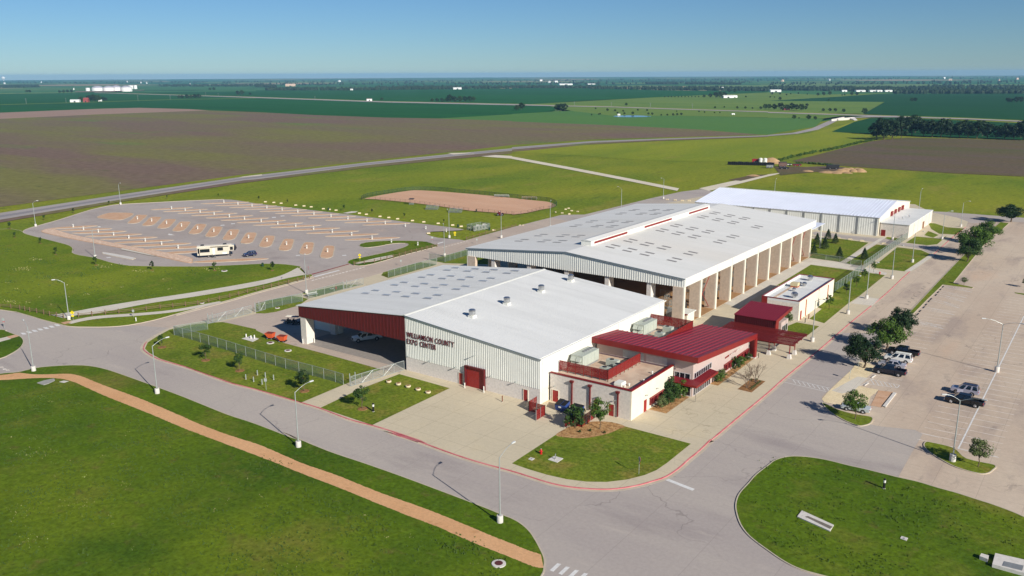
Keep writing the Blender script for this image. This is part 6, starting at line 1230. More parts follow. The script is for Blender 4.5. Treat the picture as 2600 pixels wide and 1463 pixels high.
s2 = suv('silver suv with dark roof and open door next to the black pickup', (-19.0, 165.2, 0.01), math.pi-0.02, paint('pewter', rgb(150, 150, 164)), 4.5, 0.92, 1.85, roof=paint('slate', rgb(52, 54, 70)))
dr = MB().box(0.2, 0.93, 0.5, 1.2, 0.99, 1.15).obj('open_door', paint('pewter', rgb(150, 150, 164)), s2, org=O0); dr.rotation_euler = (0, 0, 0.0); dr.location = (0.25, 0.2, 0); dr.rotation_euler = (0, 0, 0.35)
p3 = g('b4', 865, 1045)
sedan('pale silver car hidden behind the small island tree', (-32.75, 145.7, 0.01), math.pi+0.05, paint('pale_silver', rgb(186, 192, 190)), 4.7)
wt = g('b2', 1115, 335, ZP)
pickup('white work pickup parked in shade under the maroon gable', (wt[0], wt[1], ZP+0.04), math.atan2(-0.8, -0.45), paint('white', rgb(226, 226, 222)), 6.3, 1.0)
ck = g('a5', 2490, 678)
suv('small dark blue hatchback parked behind the camper', (ck[0]+0.4, ck[1]+0.6, 0.02), math.atan2(g('a5', 2430, 686)[1]-g('a5', 2550, 672)[1], g('a5', 2430, 686)[0]-g('a5', 2550, 672)[0]), paint('blue', rgb(36, 44, 74)), 4.0, 0.88, 1.6, False, name='hatchback', cat='car')
# fifth-wheel camper
ra, rb = Vector(g('a5', 2005, 690)), Vector(g('a5', 2330, 668)); rd = (rb-ra); ran = math.atan2(rd.y, rd.x); rc = (ra+rb)/2
cv = thing('camper_trailer', 'cream fifth-wheel camper with slide-out and awning on the gravel lot', 'camper', (rc.x-1.0*0, rc.y+0.6, 0.02), ran)
M_rvb = paint('camper_cream', rgb(198, 190, 170), 0.4); M_rvd = paint('camper_dark', rgb(38, 36, 44), 0.3)
MB().extr([(-5.9, 0.75), (3.6, 0.75), (3.7, 1.75), (5.6, 1.75), (6.05, 2.5), (5.7, 3.3), (4.6, 3.62), (-5.9, 3.62)], -1.2, 1.2).obj('body', M_rvb, cv, org=O0)
MB().box(-5.8, -1.1, 3.622, 4.6, 1.1, 3.68).obj('roof', plain('camper_roof', rgb(214, 206, 192), 0.8), cv, org=O0)
MB().extr([(5.1, 1.74), (5.62, 1.76), (6.08, 2.5), (5.72, 3.34), (5.3, 3.4)], -1.215, 1.215).obj('nose_cap', M_rvd, cv, org=O0)
MB().box(-5.2, -2.1, 0.9, -2.0, -1.2, 3.2).obj('slide_out', M_rvb, cv, org=O0)
MB().box(-5.05, -2.13, 1.85, -2.15, -2.102, 2.9).obj('slide_window', M_glass, cv, org=O0)
MB().box(-5.75, -1.23, 1.4, -5.25, -1.202, 3.0).obj('window', M_glass, cv, org=O0)
for x, w_ in ((0.2, 1.7), (4.0, 0.9)): MB().box(x, -1.23, 1.95, x+w_, -1.202, 3.0).obj('window', M_glass, cv, org=O0)
MB().box(-1.3, -1.23, 0.85, -0.6, -1.202, 2.8).obj('entry_door', M_white, cv, org=O0)
MB().box(-1.9, -1.3, 3.15, 3.6, -1.202, 3.35).obj('awning', M_rvd, cv, org=O0)
MB().box(1.6, -1.24, 0.8, 3.0, -1.202, 1.4).obj('storage_hatch', M_white, cv, org=O0)
for i in range(3): MB().box(-1.35, -1.45-i*0.3, 0.55-i*0.22, -0.55, -1.22-i*0.3, 0.6-i*0.22).obj('step', M_gal2, cv, org=O0)
for x in (-4.2, 2.6): MB().box(x-0.5, -0.4, 3.682, x+0.5, 0.4, 4.0).obj('roof_unit', M_dark, cv, org=O0)
wheels(cv, (-2.6, -1.5), 1.2, 0.38)
for s in (-1, 1): MB().box(4.0, s*0.9-0.08, 0, 4.2, s*0.9+0.08, 1.76).obj('landing_leg', M_dark, cv, org=O0)
tb = thing('picnic_table', 'small folding table beside the camper steps', 'table', (*g('a5', 2150, 692), 0.02), ran)
MB().box(-0.6, -0.4, 0.66, 0.6, 0.4, 0.72).obj('table_top', M_dark, tb, org=O0)
for x in (-0.5, 0.5):
    for y in (-0.32, 0.32): MB().tube((x, y, 0), (x, y, 0.66), 0.03, n=5).obj('leg', M_dark, tb, org=O0)
def golf_cart(label, loc, rz, roof):
    r = thing('golf_cart', label, 'golf cart', loc, rz)
    rounded([(-1.15, 0.3), (1.1, 0.3), (1.15, 0.55), (0.75, 0.85), (0.5, 0.5), (0.0, 0.5), (-0.1, 0.75), (-1.15, 0.8)], 0.58).obj('body', M_dark, r, org=O0)
    MB().box(-0.6, -0.5, 0.76, -0.1, 0.5, 0.88).box(-0.72, -0.5, 0.8, -0.6, 0.5, 1.2).obj('seat', M_black, r, org=O0)
    MB().hexa([(-0.95, -0.6, 1.8), (0.8, -0.6, 1.8), (0.8, 0.6, 1.8), (-0.95, 0.6, 1.8)], [(-0.9, -0.55, 1.88), (0.75, -0.55, 1.88), (0.75, 0.55, 1.88), (-0.9, 0.55, 1.88)]).obj('canopy', roof, r, org=O0)
    for x, x2 in ((-0.85, -0.9), (0.7, 0.85)):
        for y in (-0.5, 0.5): MB().tube((x2, y, 0.7), (x, y, 1.8), 0.025, n=5).obj('canopy_post', M_gal2, r, org=O0)
    wheels(r, (-0.8, 0.8), 0.6, 0.24, 0.2)
pc = g('b2', 350, 165, ZP); golf_cart('golf cart with cream canopy by the hall shadow edge', (pc[0], pc[1], ZP+0.02), 0.5, M_cream)
pc = g('b2', 405, 172, ZP); golf_cart('golf cart with navy canopy beside the masonry pier', (pc[0], pc[1], ZP+0.02), 0.5, plain('navy_canvas', rgb(40, 44, 70), 0.7))
for k, x, y, lab in (('b2', 130, 325, 'orange tipping hopper beside the concrete pad'), ('b2', 250, 355, 'orange tipping hopper nearer to the hall pier')):
    p = g(k, x, y, ZP); r = thing('tipping_hopper', lab, 'hopper', (p[0], p[1]+0.6, ZP+0.01), 0.35)
    MB().hexa([(-0.45, -0.6, 0.35), (0.55, -0.6, 0.35), (0.55, 0.6, 0.35), (-0.45, 0.6, 0.35)], [(-1.15, -0.8, 1.35), (0.75, -0.8, 1.35), (0.75, 0.8, 1.35), (-1.15, 0.8, 1.35)]).obj('bin', M_orange, r, org=O0)
    MB().hexa([(-0.95, -0.68, 1.352), (0.6, -0.68, 1.352), (0.6, 0.68, 1.352), (-0.95, 0.68, 1.352)], [(-0.95, -0.68, 1.36), (0.6, -0.68, 1.36), (0.6, 0.68, 1.36), (-0.95, 0.68, 1.36)]).obj('bin_inside', plain('orange_inside', rgb(120, 50, 30), 0.8), r, org=O0)
    MB().box(-0.9, -0.55, 0.15, 0.7, 0.55, 0.3).obj('skid', M_black, r, org=O0)
    wheels(r, (-0.6, 0.4), 0.6, 0.17, 0.15)
def dumpster(label, x, y, open_):
    r = thing('dumpster', label, 'dumpster', (x, y, ZP), 0.0)
    MB().hexa([(-0.95, -0.75, 0.12), (0.95, -0.75, 0.12), (0.95, 0.75, 0.12), (-0.95, 0.75, 0.12)], [(-1.0, -0.9, 1.15), (1.0, -0.9, 1.15), (1.0, 0.85, 1.6), (-1.0, 0.85, 1.6)]).obj('bin', M_blue, r, org=O0)
    MB().hexa([(-1.0, -0.92, 1.17), (0.0 if open_ else 1.0, -0.92, 1.17), (0.0 if open_ else 1.0, 0.87, 1.62), (-1.0, 0.87, 1.62)], [(-1.0, -0.92, 1.22), (0.0 if open_ else 1.0, -0.92, 1.22), (0.0 if open_ else 1.0, 0.87, 1.67), (-1.0, 0.87, 1.67)]).obj('lid', M_black, r, org=O0)
    if open_: MB().hexa([(0.06, -0.84, 1.155), (0.94, -0.84, 1.155), (0.94, 0.8, 1.59), (0.06, 0.8, 1.59)], [(0.06, -0.84, 1.165), (0.94, -0.84, 1.165), (0.94, 0.8, 1.6), (0.06, 0.8, 1.6)]).obj('opening', M_bed, r, org=O0)
    for s in (-1, 1): MB().box(s*1.0, -0.6, 0.7, s*1.12, 0.5, 0.85).obj('lift_pocket', M_blue, r, org=O0)
    MB().box(-0.25, -0.9, 0.7, 0.25, -0.86, 0.98).obj('label_plate', M_white, r, org=O0)
dumpster('blue dumpster with one lid open beside the red side door', -73.7, 117.0, True)
dumpster('blue dumpster with closed black lid behind the dark bush', -70.6, 116.6, False)
def bin_screen(label, pts, name='bin_screen'):
    r = thing(name, label, 'screen', (pts[0][0], pts[0][1], ZP))
    for a, b in zip(pts, pts[1:]):
        n = max(1, round(math.hypot(b[0]-a[0], b[1]-a[1])/1.4)); dx, dy = (b[0]-a[0])/n, (b[1]-a[1])/n; L = math.hypot(dx, dy); ux, uy = dx/L, dy/L
        for i in range(n+1): MB().box(a[0]+dx*i-0.05, a[1]+dy*i-0.05, 0, a[0]+dx*i+0.05, a[1]+dy*i+0.05, 2.0).obj('post', M_gal2, r)
        for i in range(n):
            for z0, z1 in ((0.15, 0.98), (1.04, 1.92)):
                q0 = (a[0]+dx*i+ux*0.06, a[1]+dy*i+uy*0.06); q1 = (a[0]+dx*(i+1)-ux*0.06, a[1]+dy*(i+1)-uy*0.06); nx, ny = -uy*0.02, ux*0.02
                MB().hexa([(q0[0]-nx, q0[1]-ny, z0), (q1[0]-nx, q1[1]-ny, z0), (q1[0]+nx, q1[1]+ny, z0), (q0[0]+nx, q0[1]+ny, z0)], [(q0[0]-nx, q0[1]-ny, z1), (q1[0]-nx, q1[1]-ny, z1), (q1[0]+nx, q1[1]+ny, z1), (q0[0]+nx, q0[1]+ny, z1)]).obj('panel', M_perf, r)
bin_screen('red panelled bin enclosure gate swung open below the gable corner', [(-78.3, 116.0), (-78.1, 113.3), (-74.85, 113.3), (-74.8, 110.6)])
bin_screen('red panelled bin enclosure wall behind the bushes', [(-69.4, 110.8), (-69.2, 112.4), (-67.2, 112.6), (-67.4, 117.0)])
# ================================================================== camper lot islands and pedestals
def lens(k, L, R_px, w=1.7, name='stone_island', mat=None, mid=None):
    a = Vector(g(k, *L)); b = Vector(g(k, *R_px)); d = (b-a); ln = d.length; u = d.normalized(); n = Vector((-u.y, u.x))
    pts = [a, a+u*ln*0.08+n*w*0.6, a+u*ln*0.3+n*w, a+u*ln*0.7+n*w, a+u*ln*0.92+n*w*0.6, b, a+u*ln*0.92-n*w*0.6, a+u*ln*0.7-n*w, a+u*ln*0.3-n*w, a+u*ln*0.08-n*w*0.6]
    return island(name, [(p.x, p.y) for p in pts], mat or M_gravel, 0.1, 0.17, k=2)
PED = None
def pedestal(k, x, y):
    global PED
    p = g(k, x, y, 0.1)
    if PED is None:
        PED = thing('hookup_pedestal', 'white utility hookup pedestal on a camper lot island', 'pedestal', (p[0], p[1], 0.1), 0.5, 'hookup pedestals of the camper lot')
        MB().hexa([(-0.16, -0.16, 0), (0.16, -0.16, 0), (0.16, 0.16, 0), (-0.16, 0.16, 0)], [(-0.15, -0.15, 1.0), (0.15, -0.15, 1.0), (0.15, 0.15, 1.0), (-0.15, 0.15, 1.0)]).obj('post', M_white, PED, org=O0)
        MB().box(-0.19, -0.19, 1.0, 0.19, 0.19, 1.16).obj('cap', M_white, PED, org=O0)
        MB().box(-0.12, -0.18, 0.6, 0.12, -0.155, 0.92).obj('socket_panel', M_gal2, PED, org=O0)
    else: dup(PED, (p[0], p[1], 0.1), 0.5)
tA = [(('a5', 1725, 200), 215), (('a5', 1862, 218), 225), (('a5', 2012, 236), 232), (('a5', 2153, 258), 235), (('a5', 2306, 282), 240), (('a5', 2458, 306), 245), (('a6', 53, 330), 250), (('a6', 220, 355), 255), (('a6', 400, 378), 262), (('a6', 580, 407), 265), (('a6', 768, 437), 268), (('a6', 963, 467), 275), (('a6', 1168, 503), 280), (('a6', 1362, 537), 0)]
for (k, x, y), w in tA:
    if w: lens(k, (x-w, y+11), (x+w, y-14))
    pedestal(k, x, y)
for k, x, y in [('a5', 2251, 138), ('a5', 2392, 157), ('a5', 2534, 176), ('a6', 110, 195), ('a6', 263, 215), ('a6', 421, 236), ('a6', 583, 258), ('a6', 755, 281), ('a6', 925, 305), ('a6', 1116, 328), ('a6', 1300, 352)]:
    lens(k, (x-235, y+12), (x+250, y-6), 1.5); pedestal(k, x, y)
for k, x, y in [('a6', 1502, 378), ('a6', 1708, 404), ('a6', 1914, 432), ('a6', 1627, 566)]: pedestal(k, x, y)
bI = [('a5', 1382, 304), ('a5', 1525, 326), ('a5', 1675, 350), ('a5', 1825, 377), ('a5', 1987, 403), ('a5', 2150, 431), ('a5', 2323, 461), ('a5', 2500, 494), ('a6', 112, 528), ('a6', 308, 562), ('a6', 512, 598), ('a6', 720, 634)]
for i, (k, x, y) in enumerate(bI):
    t = i/11.0; le = 1-t
    pts = [(x-104*le-80*t, y+38*le+50*t), (x-60*le-62*t, y+2*le-5*t), (x-12*le-32*t, y-40*le-57*t), (x+60*le+20*t, y-42*le-62*t), (x+103*le+72*t, y-38*le-55*t), (x+70*le+65*t, y-5*le+2*t), (x+20*le+54*t, y+34*le+45*t), (x-40*le+5*t, y+44*le+64*t), (x-80*le-45*t, y+44*le+62*t)]
    island('stone_island', G(k, *pts), M_gravel, 0.1, 0.25, k=2); pedestal(k, x, y)
cI = [((500, 400), (985, 371), (737, 384)), ((600, 418), (1128, 400), (840, 410)), ((720, 445), (1275, 426), (990, 436)), ((850, 478), (1430, 455), (1143, 466)), ((1000, 508), (1585, 486), (1296, 496)), ((1140, 543), (1752, 516), (1461, 527)), ((1310, 577), (1922, 547), (1625, 560)), ((1470, 610), (2090, 578), (1792, 597)), ((1640, 648), (2000, 630), None), ((1930, 738), (2700, 702), None)]
for a, b, p in cI:
    lens('a5', a, b, 1.9)
    if p: pedestal('a5', *p)
island('stone_island', G('a5', (970, 288), (1050, 252), (1150, 239), (1345, 248), (1260, 302), (1180, 314), (1080, 306)), M_gravel, 0.1, 0.3)
island('rubble_strip', G('a5', (415, 428), (520, 402), (700, 455), (960, 510), (1300, 578), (1600, 630), (1900, 688), (1935, 722), (1895, 745), (1600, 682), (1300, 612), (1000, 556), (700, 500), (500, 456)), M_pinkrock, 0.16, 0.2, M_gravel)
island('concrete_bar', G('a5', (1028, 650), (1060, 640), (1340, 690), (1352, 704), (1300, 709), (1060, 662)), M_conc, 0.14, 0.15)
sheet('pad', G('a5', (1230, 600), (1480, 655), (1590, 685), (1500, 672), (1210, 612)), 0.19, M_walk)
# limestone blocks along the lot
LB = None
def stone(k, x, y, z=-0.2, rz=0.0, sc=1.0):
    global LB
    p = g(k, x, y, 0)
    if LB is None:
        q = MB(); rng = random.Random(2)
        q.hexa([(-0.95, -0.4, 0), (0.95, -0.42, 0), (0.92, 0.4, 0), (-0.93, 0.42, 0)], [(-0.86, -0.33, 0.68), (0.85, -0.3, 0.72), (0.84, 0.33, 0.7), (-0.84, 0.32, 0.66)])
        o = q.obj('limestone_block', M_lime, org=O0); o.location = (p[0], p[1], z); o.rotation_euler = (0, 0, rz); LB = o
        tag(o, 'squared cream limestone block edging the paving', 'stone block', 'limestone blocks edging the paving')
    else:
        o = LB.copy(); COL.objects.link(o); o.location = (p[0], p[1], z); o.rotation_euler = (0, 0, rz)
    o.scale = (sc, sc, sc)
for x, y in ((95, 128), (180, 135), (253, 143), (400, 162), (483, 170), (555, 179), (678, 198), (738, 205), (805, 213), (1040, 243), (1110, 254), (1247, 275), (1335, 286), (1424, 299), (1573, 317), (1687, 330), (1832, 345), (1977, 362), (2063, 375), (2143, 388), (2390, 413), (1735, 450)): stone('a6', x, y, 0.0 if x == 1735 else -0.22, 0.65, 0.66)
for k, x, y in (('a8', 825, 515), ('a8', 945, 530), ('a8', 1165, 557), ('a8', 705, 500), ('a3', 1560, 1300), ('a3', 1640, 1305), ('a3', 1710, 1310), ('a3', 1780, 1312)): stone(k, x, y, ZP, 0.1, 0.7)
for k, x, y in (('a3', 540, 1390), ('a3', 570, 1380), ('a3', 600, 1405), ('a3', 660, 1413), ('a7', 78, 365), ('a7', 110, 365), ('a7', 435, 230), ('a7', 505, 240), ('a7', 575, 250)): stone(k, x, y, -0.22, x*0.1, 0.55)
for x, y in ((1335, 760), (1432, 785), (1530, 808), (1630, 838), (1730, 868)):
    p = g('b2', x, y, ZP); r = thing('stone_planter', 'low round stone planter on the square lawn', 'planter', (p[0], p[1], ZP), 0, 'stone planters in a row on the square lawn')
    MB().rev([(0.3, 0), (0.5, 0.2), (0.48, 0.42), (0.36, 0.44)], n=12).obj('bowl', M_lime, r, org=O0); MB().rev([(0.36, 0.445), (0.1, 0.5)], n=10).obj('soil', M_bark, r, org=O0)
# ================================================================== road paint
def bar(par, pts, z=0.012, mat=None, name='painted_line'): return sheet(name, pts, z, mat or M_paint, par)
def line(par, a, b, w, z=0.014, mat=None):
    d = Vector((b[0]-a[0], b[1]-a[1])).normalized(); n = (-d.y*w/2, d.x*w/2)
    return bar(par, [(a[0]+n[0], a[1]+n[1]), (b[0]+n[0], b[1]+n[1]), (b[0]-n[0], b[1]-n[1]), (a[0]-n[0], a[1]-n[1])], z, mat)
for x in range(7): c = (235+x*56.5, 266-x*14); bar(road, G('b1', (c[0]-32, c[1]-7), (c[0]+8, c[1]-9), (c[0]+36, c[1]+8), (c[0]-6, c[1]+11)))
for x, y in ((435, 1363), (523, 1395), (615, 1428), (705, 1460), (800, 1495)): bar(road, G('b7', (x+20, y-43), (x+60, y-35), (x-20, y+43), (x-58, y+28)))
for x, y in ((10, 605), (40, 625), (70, 635)): bar(road, G('b1', (x-15, y-6), (x+20, y-8), (x+30, y+4), (x-10, y+6)), mat=M_fpaint)
bar(road, G('b7', (1535, 482), (1570, 470), (1838, 574), (1812, 592)))
line(road, g('b4', 165, 755), g('b4', 585, 850), 0.15); line(road, g('b4', 200, 715), g('b4', 620, 815), 0.15)
for i in range(8): t = (i+0.3)/8; line(road, g('b4', 230+390*t, 720+95*t), g('b4', 205+390*t+60, 765+92*t), 0.14)
bar(road, G('a6', (575, 880), (830, 815), (845, 820), (600, 885))); bar(road, G('a6', (1810, 550), (1880, 530), (1885, 537), (1815, 557)))
for i in range(16): t = i/15; x, y = 570+510*t, 917-130*t; bar(road, G('a6', (x-14, y+2), (x+10, y-5), (x+18, y+1), (x-6, y+8)), mat=M_fpaint)
for i in range(9): t = i/8; x, y = 1880+240*t, 588-66*t; bar(road, G('a6', (x-10, y+1), (x+8, y-3), (x+13, y+1), (x-5, y+5)), mat=M_fpaint)
bar(rv, G('a5', (1685, 455), (1700, 450), (1760, 465), (1700, 466)), 0.02, M_fpaint)
for k, x, y in (('a5', 1090, 445-445+690), ('a5', 1710, 458), ('a5', 2235, 365), ('a5', 2340, 350), ('a6', 265, 272), ('a6', 178, 286), ('a6', 885, 668), ('a6', 420, 668)): bar(rv, G(k, (x-22, y-2), (x+18, y-5), (x+25, y+2), (x-14, y+5)), 0.022, M_paint)
line(fc, g('a6', 510, 868), g('a6', 930, 757), 0.18, 0.016, M_rsign)
bar(fc, G('a6', (500, 872), (930, 752), (935, 758), (508, 878)), 0.017, plain('rust_line', rgb(140, 66, 56), 0.9))
# stall lines of the car park, in world axes: bays run along y
def stalls(x0, x1, y0, y1, step, mat=M_fpaint, skip=()):
    n = int((y1-y0)/step)
    for i in range(n+1):
        if i in skip: continue
        y = y0+i*step+0.02*x0*0; line(lot, (x0, y), (x1, y), 0.15, 0.015, mat)
A = g('b4', 2540, 120); Bp = g('b8', 1912, 170)
line(lot, g('b8', 1912, 170), g('b4', 2573, 90), 0.22, 0.016, M_paint)
xm = (A[0]+Bp[0])/2
stalls(xm-5.6, xm-0.1, Bp[1]+0.3, 250, 2.85); stalls(xm+0.1, xm+5.6, Bp[1]+0.3, 250, 2.85)
stalls(xm+13, xm+24, Bp[1]-6, 260, 2.85)
line(lot, g('b8', 1912, 170), g('b8', 2320, 258), 0.15, 0.016, M_paint); line(lot, g('b8', 1560, 18), g('b8', 1720, 55), 0.13, 0.016)
xl = g('b4', 1080, 690)[0]; yl = g('b4', 1080, 690)[1]
stalls(xl-1.0, xl+4.7, yl+0.2, yl+60, 2.9)
xf = g('a8', 1590, 1160)[0]
for i, (x0, y0, x1, y1) in enumerate([(1760, 985, 2058, 1040), (1710, 1038, 2005, 1098), (1690, 1070, 1978, 1138), (1640, 1120, 1930, 1200), (1560, 1200, 1880, 1268), (1470, 1330, 1770, 1408), (1440, 1350, 1740, 1390)]):
    line(lot, g('a8', x0, y0), g('a8', x1, y1), 0.13, 0.016); line(lot, g('a8', x0+30, y0-12), g('a8', x1, y1-22), 0.13, 0.016); line(lot, g('a8', x0+100, y0+5), g('a8', x1, y1), 0.13, 0.016)
ws = MB().box(-0.9, -0.09, 0, 0.9, 0.09, 0.13)
wsm = bpy.data.meshes.new('wheel_stop'); wsm.from_pydata(ws.v, [], ws.f); wsm.materials.append(M_dark); wsm.update()
def wheel_stop(k, x, y, rz=math.pi/2):
    p = g(k, x, y); o = link('wheel_stop', wsm, None, (p[0], p[1], 0.01), rz=rz)
    tag(o, 'dark rubber wheel stop at the head of a far stall', 'wheel stop', 'wheel stops of the far stalls')
for x, y in ((1760, 985), (1735, 1012), (1712, 1040), (1690, 1068), (1640, 1108), (1620, 1130), (1590, 1165), (1568, 1192), (1530, 1230), (1508, 1260), (1455, 1305), (1440, 1330)): wheel_stop('a8', x, y)
for x, y in ((1613, 947), (1570, 985), (1555, 1003), (1520, 1035), (1480, 1078), (1455, 1100), (1420, 1135), (1398, 1158), (1355, 1197)):
    a_, b_ = g('a8', x-16, y-3), g('a8', x+16, y+4); line(road, a_, b_, 0.3, 0.016, M_dark)
for (x, y, lab) in ((1060, 700, 'white concrete wheel stop in front of the disabled stall by the navy pickup'), (990, 778, 'white concrete wheel stop beside the hatched disabled bay')):
    p = g('b4', x, y); o = MB().box(-0.95, -0.1, 0, 0.95, 0.1, 0.14).obj('wheel_stop', M_conc, org=O0); o.location = (p[0], p[1], 0.01); o.rotation_euler = (0, 0, 1.45); tag(o, lab, 'wheel stop')
line(lot, g('b4', 1015, 722), g('b4', 1322, 785), 0.13, 0.016, M_paint); line(lot, g('b4', 985, 770), g('b4', 1300, 812), 0.13, 0.016, M_paint); line(lot, g('b4', 1322, 785), g('b4', 1300, 812), 0.13, 0.016, M_paint); line(lot, g('b4', 1060, 720), g('b4', 920, 795), 0.13, 0.04, M_paint)
for i in range(6): line(lot, g('b4', 1030+45*i, 725+9*i), g('b4', 1065+45*i, 778+6*i), 0.12, 0.016, M_paint)
# ================================================================== small things
def post_sign(label, k, x, y, h, kind, z=ZP, cat='sign', face=(0, -1), mat=None):
    p = g(k, x, y, z); r = thing('road_sign', label, cat, (p[0], p[1], z), math.atan2(face[1], face[0])+math.pi/2)
    MB().tube((0, 0, 0), (0, 0, h), 0.035, n=6).obj('post', M_pole, r, org=O0)
    if kind == 'stop':
        pts = [(0.38*math.cos(math.pi/8+i*math.pi/4), h-0.35+0.38*math.sin(math.pi/8+i*math.pi/4)) for i in range(8)]
        MB().extr(pts, -0.06, -0.04).obj('plate', mat or M_rsign, r, org=O0); MB().extr(pts, -0.0395, -0.03).obj('plate_back', M_pole, r, org=O0)
        MB().box(-0.2, -0.06, h-1.05, 0.2, -0.04, h-0.85).obj('supplement', M_rsign, r, org=O0)
    elif kind == 'diamond':
        MB().extr([(0, h-1.0), (0.5, h-0.5), (0, h), (-0.5, h-0.5)], -0.06, -0.04).obj('plate', M_yel, r, org=O0); MB().box(-0.3, -0.06, h-1.45, 0.3, -0.04, h-1.1).obj('arrow_plate', M_yel, r, org=O0)
        fg = MB().rev([(0.05, h-0.3), (0.05, h-0.24)], 0, -0.066, 8).tube((0, -0.066, h-0.33), (0, -0.066, h-0.58), 0.05, n=5).tube((0, -0.066, h-0.58), (-0.1, -0.066, h-0.8), 0.03, n=5).tube((0, -0.066, h-0.58), (0.1, -0.066, h-0.8), 0.03, n=5).obj('pedestrian_symbol', M_black, r, org=O0)
    else: MB().box(-0.25, -0.06, h-0.6, 0.25, -0.04, h).obj('plate', mat or M_pole, r, org=O0)
post_sign('stop sign seen from behind on the corner lawn', 'b7', 1275, 425, 2.7, 'stop', face=(0.6, 0.8))
post_sign('yellow diamond crossing sign by the zebra ramp', 'a5', 738, 1330, 2.6, 'diamond', face=(0.6, -0.8))
post_sign('yellow diamond sign on the teardrop lawn', 'a6', 1045, 725, 2.4, 'diamond', face=(0.6, -0.8))
post_sign('small yellow sign on the grass tongue by the camper exit', 'a6', 2000, 495, 2.4, 'diamond', z=0, face=(0.6, -0.8))
post_sign('stop sign back at the left road junction island', 'b1', 45, 218, 2.6, 'stop', face=(-0.6, 0.8))
post_sign('stop sign at the camper lot mouth', 'a6', 1772, 548, 2.4, 'stop', face=(-0.7, 0.5))
post_sign('stop sign beside the camper lot lamp', 'a6', 528, 850, 2.2, 'stop', face=(0.7, 0.7))
post_sign('small grey sign on the back road kerb beside the hall', 'a6', 1458, 770, 1.8, 'plate', face=(0.7, -0.7))
post_sign('small grey sign behind the corner of the open pavilion', 'a6', 2220, 552, 1.8, 'plate', face=(0.7, -0.7))
post_sign('information sign on the sidewalk strip by the rail fence', 'a5', 1345, 1290, 1.9, 'plate', face=(0.7, -0.7))
post_sign('reserved parking sign post by the gravel bed', 'b4', 905, 620, 1.9, 'plate', z=0.03, face=(1, 0))
post_sign('second reserved parking post on the gravel bed edge', 'b4', 820, 725, 1.9, 'plate', z=0.03, face=(1, 0))
post_sign('utility sign post at the kerb of the fenced lawn', 'b2', 103, 835, 2.3, 'plate', face=(0.6, -0.8))
def tubes(label, k, x, y, h, rad, mat, z=ZP, cat='bollard', group=None, cap=None):
    p = g(k, x, y, z); r = thing('bollard', label, cat, (p[0], p[1], z), 0, group)
    MB().rev([(rad, 0), (rad, h*0.96), (rad*0.6, h)], n=10).obj('post', mat, r, org=O0)
    MB().rev([(rad*1.25, 0), (rad*1.25, 0.06)], n=10).obj('foot', M_conc, r, org=O0)
    if cap: MB().rev([(rad*1.04, h*0.6), (rad*1.04, h*0.85)], n=10).obj('band', cap, r, org=O0)
for k, x, y in (('b1', 2472, 725), ('b1', 2550, 750), ('b2', 15, 683), ('b2', 95, 706), ('b2', 178, 730), ('b2', 62, 775)):
    tubes('pale green pipe post on the fenced lawn by the kerb', k, x, y, 1.0, 0.1, M_pole, group='pipe posts on the fenced lawn')
tubes('black smart bollard with white bands on the square lawn', 'b2', 1180, 1050, 1.55, 0.17, M_black, cap=M_white)
tubes('black pillar with white top on the big island lawn', 'b8', 1165, 568, 1.5, 0.16, M_black, cap=M_white)
tubes('rust brown bollard on the cream apron', 'b2', 2476, 952, 1.15, 0.09, plain('rust_post', rgb(120, 66, 40), 0.8))
tubes('white bollard at the roller door jamb', 'b2', 2290, 858, 1.2, 0.1, M_white)
tubes('white bollard between the small door and roller door', 'b2', 2098, 812, 1.0, 0.1, M_white)
tubes('white bollard guarding the masonry pier road side', 'b2', 472, 368, 1.1, 0.1, M_white)
tubes('white bollard guarding the masonry pier inner side', 'b2', 588, 358, 1.1, 0.1, M_white)
tubes('white marker tube on the sidewalk strip lawn', 'a5', 1368, 1328, 0.9, 0.12, M_white)
tubes('dark bollard beside the restroom block path', 'b4', 372, 158, 1.1, 0.09, M_dark)
tubes('red-brown bollard at the restroom block door path', 'b4', 408, 120, 1.2, 0.12, plain('rust_post', rgb(120, 66, 40), 0.8))
tubes('thin dark bollard at the fin wall end of the planting bed', 'b3', 2475, 515, 1.1, 0.07, M_dark)
def hydrant(label, k, x, y):
    p = g(k, x, y, ZP); r = thing('fire_hydrant', label, 'fire hydrant', (p[0], p[1], ZP), 0.6)
    MB().rev([(0.2, 0), (0.2, 0.06), (0.14, 0.08), (0.14, 0.55), (0.18, 0.58), (0.18, 0.62), (0.13, 0.75), (0.05, 0.82)], n=12).obj('barrel', M_rsign, r, org=O0)
    for a, b in (((-0.28, 0, 0.42), (0.28, 0, 0.42)), ((0, -0.26, 0.4), (0, 0.0, 0.4))): MB().tube(a, b, 0.085, n=8).obj('nozzle', M_rsign, r, org=O0)
    MB().rev([(0.05, 0.82), (0.05, 0.9)], n=6).obj('top_nut', M_white, r, org=O0)
hydrant('red fire hydrant on the corner lawn beside the apron', 'b7', 292, 222); hydrant('red fire hydrant at the far lawn by the walk', 'a8', 1122, 858); hydrant('red fire hydrant inside the back road wire fence', 'a6', 805, 1008)
def slab(label, pts, z0, z1, mat=M_conc, cat='utility slab', extra=None, name='utility_slab', sub='lid', submat=None):
    cxx = sum(p[0] for p in pts)/len(pts); cyy = sum(p[1] for p in pts)/len(pts); r = thing(name, label, cat, (cxx, cyy, z0))
    MB().prism([(p[0], p[1]) for p in pts], z0-0.05, z1).obj('slab', mat, r)
    if extra: MB().prism([(p[0], p[1]) for p in extra], z1+0.001, z1+0.03).obj(sub, submat or M_gal2, r)
    return r
slab('pale square slab with valve pipe on the corner lawn', G('b7', (362, 280), (425, 245), (515, 270), (455, 310), z=ZP), ZP, ZP+0.08)
